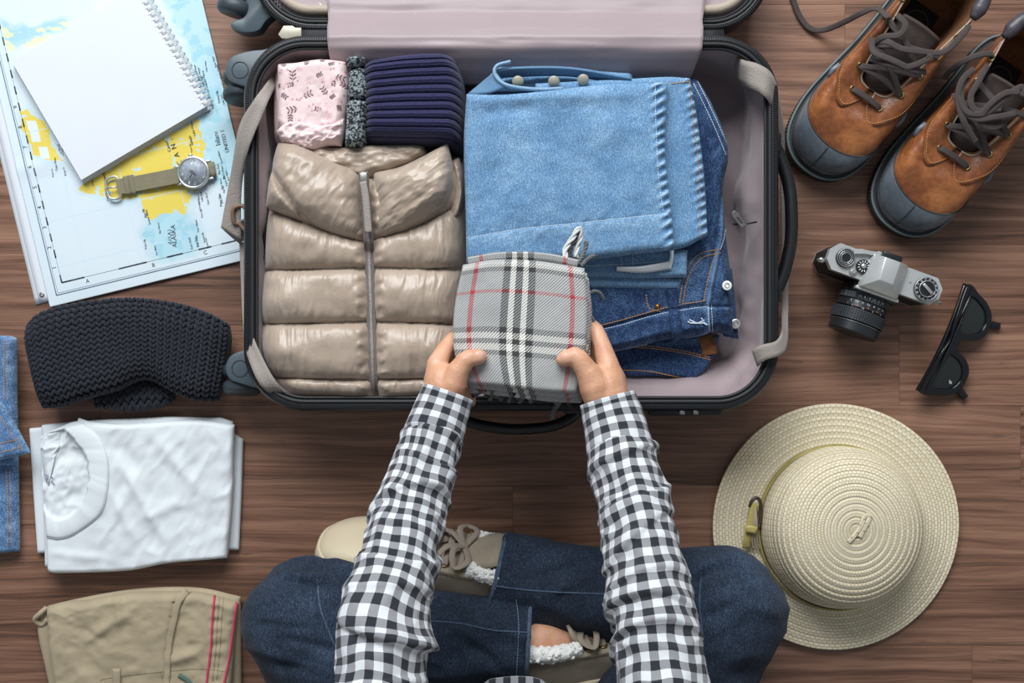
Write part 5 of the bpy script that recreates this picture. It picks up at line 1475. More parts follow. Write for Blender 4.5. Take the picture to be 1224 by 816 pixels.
# ------------------------------------------------------------------ plaid scarf in the hands
SC_Z = 0.202
def build_scarf():
    t = Thing('plaid_scarf', 'folded grey plaid wool scarf held in both hands', 'scarf', P(622, 390, SC_Z))
    top = [(553, 316), (590, 310), (640, 311), (699, 320)]
    rg = [(690, 470), (697, 440), (702, 400), (703, 360), (699, 320)]
    bt = [(557, 458), (600, 462), (650, 468), (690, 470)]
    lf = [(557, 458), (545, 430), (541, 400), (544, 360), (553, 316)]
    def mk(dz, dp, th, h, nm):
        off = lambda p: [(x + dp[0], y + dp[1]) for x, y in p]
        s = Slab(off(bt), off(rg), off(top), off(lf), SC_Z + dz, th, 0.006, 90, 90, h=h)
        return s
    for dz, dp, th in ((0.0, (5, 12), 0.011), (0.0105, (3, 6), 0.011)):
        s = mk(dz, dp, th, lambda q: 0.001 * fbm(q.px / 20, q.py / 20, 0, 3), 'x')
        uv = np.c_[s.full(s.u), s.full(s.v)]; t.add('under_fold', s.geo(), M['plaid'], uv=uv)
    s = mk(0.021, (0, 0), 0.013, lambda q: 0.0022 * fbm(q.px / 40, q.py / 40, 0, 3) + 0.003 * np.sin(np.pi * q.u), 'x')
    t.add('top_fold', s.geo(), M['plaid'], uv=np.c_[s.full(s.u), s.full(s.v)])
    # rolled edge behind the top fold and ragged ends in front
    e = catmull(PA([(560, 313, .222), (600, 307, .224), (650, 308, .224), (690, 316, .222)]), 50); t.add('rolled_edge', tube(e, 0.006, 10), M['plaid'], uv=np.c_[np.repeat(np.linspace(0, 1, 50), 10), np.tile(np.linspace(0.25, 0.5, 10), 50)])
    r = random.Random(3)
    def fringe(p, mat, rad=0.0014):
        p = catmull(PA(p), 36); g = Geo()
        tt, nn, bb = frames(p)
        for ph in (0, 2.09, 4.19):
            a = np.linspace(0, 14, 36) + ph; q = p + nn * (np.cos(a) * rad * 0.8)[:, None] + bb * (np.sin(a) * rad * 0.8)[:, None]; tube(q, rad * 0.75, 6, g=g)
        t.add('fringe', g, M[mat])
    fringe([(676, 312, .225), (676, 298, .215), (684, 285, .210), (692, 273, .206), (694, 282, .204), (690, 294, .205), (688, 308, .21)], 'wool_white', 0.0024)
    fringe([(680, 312, .222), (682, 298, .212), (688, 284, .208), (690, 276, .206)], 'wool_black', 0.002)
    fringe([(690, 316, .216), (696, 306, .206), (700, 296, .202), (701, 288, .201)], 'wool_grey', 0.002)
    fringe([(694, 318, .214), (702, 310, .204), (710, 305, .2)], 'wool_grey', 0.0018)
    fringe([(702, 352, .21), (710, 348, .205), (717, 350, .2), (721, 357, .195)], 'wool_grey')
    fringe([(700, 380, .212), (707, 380, .208), (709, 388, .204), (705, 394, .204)], 'wool_grey', 0.002)
    fringe([(702, 395, .212), (708, 400, .206), (706, 410, .206)], 'wool_black', 0.0018)
    for i in range(34):
        x = r.uniform(562, 684); y0 = 461 + (x - 560) * 0.075
        m = r.choice(['wool_grey', 'wool_black', 'wool_black', 'wool_grey', 'wool_grey'])
        fringe([(x, y0 - 4, SC_Z + r.uniform(.002, .018)), (x + r.uniform(-3, 3), y0 + 5, SC_Z + r.uniform(-.002, .010)), (x + r.uniform(-8, 8), y0 + r.uniform(8, 15), SC_Z + r.uniform(-.012, .0))], m, 0.0018)
    fringe([(668, 470, .205), (668, 482, .195), (662, 490, .185), (660, 500, .175)], 'wool_grey', 0.0018)
    fringe([(678, 474, .205), (682, 486, .195), (694, 492, .185), (704, 488, .18)], 'wool_black', 0.0018)
    return s
build_scarf()

# ------------------------------------------------------------------ straw hat
def build_hat():
    c = P(996, 628, 0.0)
    t = Thing('straw_hat', 'cream straw sun hat with olive band lying on the floor', 'hat', (c[0], c[1], 0), (0, 0, 0), world=False)
    seg = 161; a = np.linspace(0, 2 * np.pi, seg)
    RB = 0.166; RC = 0.1035; pitch = 0.0083
    def braid(s): return 0.0011 * np.sqrt(np.abs(np.sin(np.pi * np.clip(s, 0, 999))))
    # brim
    n = 110; r = np.linspace(RC - 0.004, RB, n); s = (r - RC + 0.004) / pitch
    Rr, A = np.meshgrid(r, a, indexing='ij'); S = np.repeat(s[:, None], seg, 1)
    Z = 0.010 + 0.006 * ((RB - Rr) / (RB - RC)) ** 2 + 0.004 * np.sin(2 * A + 0.6) * ((Rr - RC) / (RB - RC)) ** 1.5 + 0.002 * np.sin(3 * A) * ((Rr - RC) / (RB - RC)) + braid(S) + 0.0012 * (S % 1.0)
    top = np.stack([Rr * np.cos(A), Rr * np.sin(A), Z], 2)
    bot = top.copy(); bot[..., 2] -= 0.0022 + braid(S)
    g = Geo(); V = np.vstack([top.reshape(-1, 3), bot[::-1].reshape(-1, 3)]); g.add(V, grid_faces(2 * n, seg))
    Rq = 0.135 + 0 * Rr; uv1 = np.stack([A * Rq, S * 0.0083], 2).reshape(-1, 2); uv = np.vstack([uv1, np.stack([(A * Rq)[::-1], (S * 0.0083)[::-1]], 2).reshape(-1, 2)])
    t.add('brim', g, M['straw'], uv=uv)
    # crown: side wall then dome
    prof = catmull(np.array([(0.1035, 0.014), (0.1040, 0.030), (0.1025, 0.052), (0.0985, 0.072), (0.090, 0.088), (0.074, 0.0985), (0.052, 0.104), (0.026, 0.1065), (0.0005, 0.107)]), 190)
    sl = np.r_[0, np.cumsum(np.linalg.norm(np.diff(prof, axis=0), axis=1))]; Ltot = sl[-1]
    s = (Ltot - sl) / pitch
    d = np.gradient(prof, axis=0); d /= np.linalg.norm(d, axis=1, keepdims=True); nrm = np.c_[d[:, 1], -d[:, 0]]
    R0, A = np.meshgrid(prof[:, 0], a, indexing='ij'); S = np.repeat(s[:, None], seg, 1); Zz = np.repeat(prof[:, 1][:, None], seg, 1)
    bump = braid(S + 0 * A) * 1.15 + 0.0010 * (1 - (S % 1.0))
    Rd = R0 + nrm[:, 0][:, None] * bump; Zd = Zz + nrm[:, 1][:, None] * bump + 0.002 * np.sin(2 * A + 1) * (R0 / 0.1) * (Zz / 0.1)
    lean = 0.010 * (Zz / 0.107)
    X = Rd * np.cos(A) * 0.975; Y = Rd * np.sin(A) * 1.02 + lean
    G = np.stack([X, Y, Zd], 2); g = Geo(); g.add(G.reshape(-1, 3), grid_faces(len(prof), seg))
    t.add('crown', g, M['straw'], uv=np.stack([A * 0.085, S * 0.0083], 2).reshape(-1, 2))
    sw = catmull(np.array([(-0.012, -0.012, 0.1088), (-0.005, -0.004, 0.1094), (0.004, 0.009, 0.1094), (0.009, 0.021, 0.1088), (0.0155, 0.020, 0.1084), (0.010, 0.009, 0.1088), (0.002, -0.006, 0.1088)]), 40); sw[:, 1] += 0.008; sw[:, 0] += 0.001
    t.add('centre_braid', band(sw, 0.0062, 0.0012), M['straw'], uv=np.c_[np.repeat(np.linspace(0, .05, 80), 4), np.tile([0, .0028, .0056, .0083], 80)])
    # leather band, buckle and tassel on the left
    ang = np.linspace(0, 2 * np.pi, 120, endpoint=False); bandp = []
    for z, q in ((0.0135, 1.035), (0.015, 1.05), (0.0235, 1.05), (0.025, 1.03)):
        bandp.append(np.c_[0.1045 * q * np.cos(ang) * 0.98, 0.1045 * q * np.sin(ang) * 1.015 + 0.001, np.full(120, z + 0.002)])
    g = ring_loft(bandp, False); t.add('band', g, M['hat_band'], label='olive leather hat band')
    def L(px, py, z): q = P(px, py, z); return np.array([q[0] - c[0], q[1] - c[1], z])
    bk = catmull(np.array([L(896, 606, .03), L(899, 598, .031), L(905, 595, .031), L(909, 601, .031), L(909, 618, .030), L(906, 630, .030), L(902, 622, .030), L(904, 606, .03)]), 60)
    t.add('buckle', tube(bk, 0.0024, 10), M['tortoise'])
    tl = [L(903, 602, .030), L(899, 615, .031), L(896, 630, .030), L(893, 645, .026), L(892, 654, .022)]
    t.add('tassel_strap', band(np.array(tl), 0.010, 0.0018, 30), M['hat_band'])
    for dx in (2, 5, 8):
        t.add('tassel_cord', tube(catmull(np.array([L(903, 606, .032), L(900 + dx * .6, 625, .033), L(897 + dx, 645, .028), L(898 + dx * 1.3, 656, .024)]), 30), 0.0011, 6), M['piping_beige'])
    t.add('tassel_keeper', band(np.array([L(891, 633, .031), L(897, 632, .034), L(904, 634, .034)]), 0.010, 0.0016, 12), M['hat_band'])
build_hat()

# ------------------------------------------------------------------ film camera
def build_camera():
    c = P(1058, 327, 0.080)
    ang = math.radians(-19.8)
    t = Thing('film_camera', 'silver and black film camera standing on the floor', 'camera', (c[0], c[1], 0), (0, 0, ang), world=False)
    hl = 0.0765; hd = 0.0175
    ol = [(-hl + 0.010, -hd), (hl - 0.010, -hd), (hl, -hd + 0.011), (hl, hd - 0.011), (hl - 0.010, hd), (-hl + 0.010, hd), (-hl, hd - 0.011), (-hl, -hd + 0.011)]
    t.add('body', prism(ol, 0.006, 0.066, 0.001), M['leatherette'], auto=30)
    t.add('bottom_plate', prism(ol, 0.0, 0.006, 0.001), M['silver_paint'], auto=30)
    ol2 = [(x * 1.005, y * 1.03) for x, y in ol]
    t.add('top_plate', prism(ol2, 0.066, 0.0785, 0.0022), M['silver_paint'], auto=30)
    # front plate behind the lens
    t.add('mirror_box', box(0.062, 0.020, 0.052, (0.002, -hd - 0.004, 0.036), 0.002), M['black_plastic'])
    # pentaprism housing: ridge, two side slopes, front slope
    b0 = [(-0.029, -0.028), (0.027, -0.028), (0.025, 0.020), (-0.025, 0.020)]
    v = [(x, y, 0.0785) for x, y in b0] + [(-0.026, -0.026, 0.086), (0.024, -0.026, 0.086), (0.022, 0.019, 0.086), (-0.022, 0.019, 0.086), (-0.010, -0.013, 0.1015), (0.008, -0.013, 0.1015), (0.008, 0.017, 0.1005), (-0.012, 0.017, 0.1005)]
    f = [(3, 2, 1, 0), (0, 1, 5, 4), (1, 2, 6, 5), (2, 3, 7, 6), (3, 0, 4, 7), (4, 5, 9, 8), (5, 6, 10, 9), (6, 7, 11, 10), (7, 4, 8, 11), (8, 9, 10, 11)]
    bm = bmesh.new(); vs = [bm.verts.new(q) for q in v]
    for q in f: bm.faces.new([vs[i] for i in q])
    bmesh.ops.recalc_face_normals(bm, faces=list(bm.faces)); bmesh.ops.bevel(bm, geom=list(bm.edges), offset=0.0009, segments=2, profile=0.5, affect='EDGES'); bm.verts.index_update()
    g = Geo(); g.add([q.co for q in bm.verts], [[q.index for q in ff.verts] for ff in bm.faces]); bm.free()
    t.add('prism_housing', g, M['silver_paint'], auto=25)
    t.add('prism_step', box(0.058, 0.004, 0.010, (-0.001, -0.028, 0.0765), 0.0008), M['silver_paint'], auto=30)
    t.add('eyepiece', box(0.026, 0.008, 0.014, (-0.001, 0.022, 0.084), 0.0015), M['black_plastic'], auto=30)
    def dial(name, x, y, z, pr, m, seg=40): g = lathe(pr, seg); g.xf(Matrix.Translation((x, y, z))); return t.add(name, g, M[m], auto=35)
    # wind lever with its dial
    dl = dial('wind_dial', -0.055, 0.002, 0.0785, [(0.0125, 0), (0.0125, 0.003), (0.0118, 0.0042), (0.0106, 0.0042), (0.0104, 0.0048), (0.0003, 0.0048)], 'black_plastic')
    for r_ in (0.0112, 0.0086, 0.0064):
        g = tube(np.array([(-0.055 + r_ * math.cos(k), 0.002 + r_ * math.sin(k), 0.0834) for k in np.linspace(0, 6.283, 40, endpoint=False)]), 0.0005, 6, True); t.add('dial_ring', g, M['silver'], parent=dl)
    t.add('wind_lever', band(np.array([(-0.048, 0.013, 0.081), (-0.038, 0.0165, 0.082), (-0.026, 0.0185, 0.0815), (-0.0175, 0.021, 0.081), (-0.016, 0.024, 0.081)]), [0.006] * 10 + [0.005] * 20, 0.003, 30), M['silver_paint'], auto=40)
    ds = dial('shutter_dial', -0.0305, -0.001, 0.0785, [(0.0088, 0), (0.0088, 0.005), (0.0082, 0.0058), (0.0036, 0.0058), (0.0034, 0.0066), (0.0003, 0.0066)], 'black_plastic')
    t.add('dial_centre', (lambda g: (g.xf(Matrix.Translation((-0.0305, -0.001, 0.085))), g)[1])(lathe([(0.0034, 0), (0.003, 0.0008), (0.0003, 0.0008)], 24)), M['silver'], parent=ds)
    for k in range(11):
        a = k * 2 * math.pi / 12; g = box(0.0028, 0.0009, 0.0003, (0.0062, 0, 0.0844)); g.xf(Matrix.Translation((-0.0305, -0.001, 0)) @ Matrix.Rotation(a, 4, 'Z')); t.add('dial_mark', g, M['white_paint'], parent=ds, smooth=False)
    sb = dial('shutter_button', -0.040, -0.0115, 0.0785, [(0.005, 0), (0.005, 0.002), (0.0042, 0.003), (0.0028, 0.0032), (0.0026, 0.0055), (0.0014, 0.0056), (0.0012, 0.0046), (0.0002, 0.0046)], 'silver', 28)
    dial('counter_window', -0.0245, -0.0135, 0.0785, [(0.002, 0), (0.002, 0.0008), (0.0003, 0.0009)], 'black_plastic', 20)
    # rewind knob with film speed ring
    rw = dial('rewind_knob', 0.056, -0.001, 0.0785, [(0.0155, 0), (0.0155, 0.004), (0.0148, 0.0048), (0.0105, 0.0048), (0.0105, 0.007), (0.0098, 0.0085), (0.0003, 0.0085)], 'black_plastic')
    g = tube(np.array([(0.056 + 0.0148 * math.cos(k), -0.001 + 0.0148 * math.sin(k), 0.0832) for k in np.linspace(0, 6.283, 40, endpoint=False)]), 0.0006, 6, True); t.add('dial_ring', g, M['silver'], parent=rw)
    g = tube(np.array([(0.056 + 0.0103 * math.cos(k), -0.001 + 0.0103 * math.sin(k), 0.0866) for k in np.linspace(0, 6.283, 40, endpoint=False)]), 0.0006, 6, True); t.add('dial_ring', g, M['silver'], parent=rw)
    for k in range(14):
        g = text_geo(str((k * 7) % 90 + 10), 0.003); g.xf(Matrix.Translation((0.056, -0.001, 0)) @ Matrix.Rotation(k * 2 * math.pi / 14, 4, 'Z') @ Matrix.Translation((0, 0.0126, 0.0834))); t.add('dial_mark', g, M['white_paint'], parent=rw, smooth=False)
    g = box(0.017, 0.0042, 0.003, (0, 0, 0.088), 0.0008); g.xf(Matrix.Translation((0.056, -0.001, 0)) @ Matrix.Rotation(-0.5, 4, 'Z')); t.add('rewind_crank', g, M['silver'], parent=rw)
    dial('film_plane_pin', 0.0345, 0.001, 0.0785, [(0.0016, 0), (0.0016, 0.0006), (0.0003, 0.0007)], 'silver', 16)
    for sx in (-1, 1):
        g = tube(np.array([(sx * (hl + 0.004) + 0.0045 * math.cos(k), -0.010 + 0.001 * math.sin(k), 0.066 + 0.0045 * math.sin(k)) for k in np.linspace(0, 6.283, 24, endpoint=False)]), 0.0011, 6, True); t.add('strap_ring', g, M['silver'])
        g = lathe([(0.003, 0), (0.003, 0.005), (0.002, 0.006)], 16); g.xf(Matrix.Translation((sx * hl, -0.008, 0.062)) @ Matrix.Rotation(sx * math.pi / 2, 4, 'Y')); t.add('strap_lug', g, M['silver'])
    # lens: turned rings along -y
    T = Matrix.Translation((-0.003, -hd - 0.006, 0.0385)) @ Matrix.Rotation(math.pi / 2, 4, 'X')
    def ring(name, pr, m, par=None, seg=72, knurl=0, dep=0.0006):
        g = lathe(pr, seg)
        if knurl:
            V = g.V(); a = np.arctan2(V[:, 1], V[:, 0]); rr = np.hypot(V[:, 0], V[:, 1]); m_ = rr > max(p[0] for p in pr) * 0.97
            V[m_, :2] *= (1 + dep / 0.033 * np.sign(np.sin(a[m_] * knurl)))[:, None]; g.v = [V]
        g.xf(T); return t.add(name, g, M[m], parent=par, auto=30)
    lb = ring('lens_barrel', [(0.030, -0.004), (0.0305, 0.004), (0.0295, 0.006), (0.0295, 0.060), (0.0003, 0.060)], 'lens_black')
    ring('aperture_ring', [(0.029, 0.008), (0.0330, 0.0085), (0.0330, 0.0165), (0.029, 0.017)], 'knurl', lb, 144, 48)
    ring('scale_ring', [(0.029, 0.0175), (0.0322, 0.018), (0.0328, 0.027), (0.029, 0.0275)], 'lens_black', lb)
    # focus grip as a net of small raised blocks
    ring('focus_ring', [(0.029, 0.0285), (0.0342, 0.029), (0.0342, 0.0445), (0.029, 0.045)], 'lens_black', lb, 120)
    g = Geo()
    for i in range(6):
        for k in range(66):
            a = 2 * math.pi * (k + 0.5 * (i % 2) * 0) / 66; q = box(0.0014, 0.0022, 0.0017, (0.0345, 0, 0.0308 + i * 0.0025)); q.xf(Matrix.Rotation(a, 4, 'Z')); g.add(q.V(), q.f)
    g.xf(T); t.add('focus_grip', g, M['knurl'], parent=lb, smooth=False, stuff=True)
    ring('front_ring', [(0.029, 0.0455), (0.0335, 0.046), (0.0335, 0.0475), (0.0328, 0.048), (0.0328, 0.058), (0.0315, 0.060), (0.029, 0.060), (0.024, 0.055), (0.0003, 0.054)], 'lens_black', lb)
    ring('front_line', [(0.0325, 0.0462), (0.0338, 0.0465), (0.0338, 0.0471), (0.0325, 0.0474)], 'zip_metal', lb)
    ring('front_glass', [(0.023, 0.0545), (0.015, 0.057), (0.0003, 0.058)], 'lens_dark', lb)
    def on_lens(s, y, a, size, m, R_=0.0331):
        q = text_geo(s, size); V = q.V(); th = a + V[:, 0] / R_
        W = np.c_[R_ * np.sin(th) + 0, V[:, 1] * 0 + (-hd - 0.006 - y) + V[:, 1], R_ * np.cos(th) + V[:, 2]]
        q.v = [W + np.array([-0.003, 0, 0.0385])]; t.add('engraving', q, M[m], parent=lb, smooth=False)
    for k, s_ in enumerate(['2', '2.8', '4', '5.6', '8', '11', '16']): on_lens(s_, 0.0205, -0.75 + k * 0.24, 0.0036, 'white_paint', 0.0327)
    for k, s_ in enumerate(['16', '8', '4', '4', '8', '16']): on_lens(s_, 0.0125, -0.45 + k * 0.19, 0.0034, 'white_paint', 0.0338)
    for k, s_ in enumerate(['3', '5', '10', '30']): on_lens(s_, 0.0250, -0.85 + k * 0.42, 0.0034, 'orange_paint', 0.0330)
    for k, s_ in enumerate(['1', '1.5', '3', '9']): on_lens(s_, 0.0272, -0.62 + k * 0.42, 0.0030, 'white_paint', 0.0331)
build_camera()

# ------------------------------------------------------------------ sunglasses, folded
def build_glasses():
    A = P(1164, 342, 0.034); B = P(1107, 470, 0.034); ctr = (A + B) / 2
    ang = math.atan2(A[1] - B[1], A[0] - B[0])       # local x runs up the brow; lens side is local -y
    t = Thing('sunglasses', 'black folded sunglasses lying on the floor beside the camera', 'sunglasses', (ctr[0], ctr[1], 0), (0, 0, ang), world=False)
    hw = np.linalg.norm(A - B) / 2
    def sym(p): return p + [(-x, y) for x, y in p[::-1]]
    k = hw / 0.072
    half = [(0.006, 0.001), (0.020, 0.004), (0.045, 0.005), (0.066, 0.0045), (0.072, 0.001), (0.0715, -0.006), (0.067, -0.016), (0.062, -0.032), (0.052, -0.044), (0.038, -0.048), (0.024, -0.045), (0.014, -0.034), (0.0105, -0.021), (0.006, -0.0145), (0.0, -0.0135)]
    rh = [(x * k, y * k) for x, y in half]
    outl = [tuple(q) for q in catmull(np.array(rh + [(-x, y) for x, y in rh[:-1][::-1]]), 220, True)]
    ln = [(0.016, -0.006), (0.036, -0.0025), (0.058, -0.004), (0.0625, -0.010), (0.060, -0.022), (0.053, -0.036), (0.039, -0.0425), (0.026, -0.039), (0.018, -0.029), (0.0145, -0.016)]
    lr = [tuple(q) for q in catmull(np.array([(x * k, y * k) for x, y in ln]), 80, True)]; ll = [(-x, y) for x, y in lr][::-1]
    tilt = Matrix.Translation((0, 0, 0.033)) @ Matrix.Rotation(math.radians(22), 4, 'X')
    g = curve_fill(outl, [lr, ll], 0.0016, 0.0016)
    V = g.V(); V[:, 2] -= 1.3 * V[:, 0] ** 2; g.v = [V]; g.xf(tilt); t.add('frame_front', g, M['frame_black'], auto=40)
    for lp in (lr, ll):
        p = np.array(lp); cc = p.mean(0); G = []
        for s in np.linspace(0.02, 1.01, 10):
            q = cc + (p - cc) * s; G.append(np.c_[q, 0.0012 * (1 - s * s) - 1.3 * q[:, 0] ** 2])
        g = Geo(); g.add(np.vstack(G), grid_faces(10, len(p), wj=True)); g.xf(tilt); t.add('lens', g, M['lens_dark'])
    for i_ in range(3):
        q = box(0.0052 - 0.001 * i_, 0.0007, 0.0002); q.xf(tilt @ Matrix.Translation((-0.046 * k, (-0.026 - 0.0016 * i_) * k, 0.0002)) @ Matrix.Rotation(0.5, 4, 'Z')); t.add('lens_mark', q, M['white_paint'], smooth=False)
    # deep upper edge of the brow
    xs = np.linspace(-hw, hw, 40)
    pa = np.array([tuple(tilt @ Vector((x, 0.0030, -1.3 * x * x - 0.006))) for x in xs]); t.add('brow_bar', tube(pa, 0.0042, 8, up=(0, 0.3, 1), ry=0.003), M['frame_black'])
    for sx in (-1, 1):
        h = tilt @ Vector((sx * 0.058 * k, -0.004, -0.0185)); 
        t.add('rivet', (lambda q: (q.xf(tilt @ Matrix.Translation((sx * 0.066 * k, -0.0035, -0.0135))), q)[1])(lathe([(0.0009, 0), (0.0009, 0.0006), (0.0002, 0.0008)], 12)), M['silver'])
    # folded temples run back along the brow; their curved tips show past the lower rims
    z1, z2 = 0.009, 0.0045
    t1 = catmull(np.array([(hw * 0.95, -0.006, 0.016), (hw * 0.8, -0.010, 0.012), (0.0, -0.016, z1), (-hw * 0.45, -0.028, 0.008), (-hw * 0.66, -0.046, 0.0075), (-hw * 0.76, -0.060, 0.0065)]), 70)
    t2 = catmull(np.array([(-hw * 0.95, -0.006, 0.015), (-hw * 0.8, -0.009, 0.0075), (0.0, -0.014, z2), (hw * 0.40, -0.022, 0.0045), (hw * 0.56, -0.046, 0.0045), (hw * 0.62, -0.064, 0.0045)]), 70)
    for p in (t1, t2): t.add('temple', tube(p, np.interp(np.arange(70), [0, 40, 62, 69], [0.0036, 0.0034, 0.0042, 0.003]), 10, up=(0, 0, 1), ry=0.0052), M['frame_black'])
build_glasses()

# ------------------------------------------------------------------ footwear loft
class Last:
    """upper of a shoe as a loft from the sole outline (t=0) to the opening (t=1); angle index 0 at the toe"""
    def __init__(s, Bh, Th, n=160, zB=0.03):
        def closed(h):
            h = np.asarray(h, float); m = h[1:-1][::-1].copy(); m[:, 1] *= -1; return np.vstack([h, m])
        B = catmull(closed(Bh), n, True); T = catmull(closed(Th), n, True)
        s.n = n
        if B.shape[1] == 2: B = np.c_[B, np.full(n, zB)]
        s.B, s.T = B, T
    def at(s, k, t, off=0.0):
        """k: index array (float ok, wraps), t: 0..1"""
        k = np.asarray(k, float) % s.n; i = np.floor(k).astype(int); f = (k - i)[..., None]; j = (i + 1) % s.n
        B = s.B[i] * (1 - f) + s.B[j] * f; T = s.T[i] * (1 - f) + s.T[j] * f
        t = np.asarray(t, float)[..., None]
        h = 1 - np.cos(t * np.pi / 2); w = np.sin(t * np.pi / 2)
        # toe box stays round, quarters stay steep
        P_ = B + (T - B) * h; P_[..., 2:] = B[..., 2:] + (T[..., 2:] - B[..., 2:]) * w
        out = np.clip(np.abs(B[..., 1:2]) / 0.05, 0, 1) * np.sin(t * np.pi) * 0.004
        P_[..., 1:2] += np.sign(B[..., 1:2]) * out
        return P_
    def patch(s, k0, k1, t0, t1, nk, nt, off=0.0, fk=None):
        k = np.linspace(k0, k1, nk); G = np.zeros((nk, nt, 3))
        for a in range(nk):
            ta = t0(k[a]) if callable(t0) else t0; tb = t1(k[a]) if callable(t1) else t1
            G[a] = s.at(np.full(nt, k[a]), np.linspace(ta, tb, nt))
        N = grid_normals(G)
        c = np.array([G[..., 0].mean(), 0, 0.02])
        if np.sum(N * (G - c)) < 0: N = -N
        return G + N * off

def side_sheet(G, th):
    """solid_grid that always thickens inward (towards the foot)"""
    N = grid_normals(G); c = np.array([G[..., 0].mean(), 0, 0.02])
    if np.sum(N * (G - c)) < 0: G = G[::-1]
    return solid_grid(G, th)

BOOT_B = [(0.292, 0), (0.288, 0.022), (0.274, 0.040), (0.250, 0.050), (0.215, 0.0535), (0.170, 0.049), (0.120, 0.042), (0.075, 0.039), (0.038, 0.037), (0.012, 0.026), (0.0, 0)]
BOOT_T = [(0.184, 0, .088), (0.180, 0.020, .090), (0.162, 0.028, .098), (0.134, 0.032, .110), (0.106, 0.036, .123), (0.078, 0.040, .132), (0.050, 0.043, .137), (0.026, 0.038, .140), (0.010, 0.022, .142), (0.004, 0, .143)]

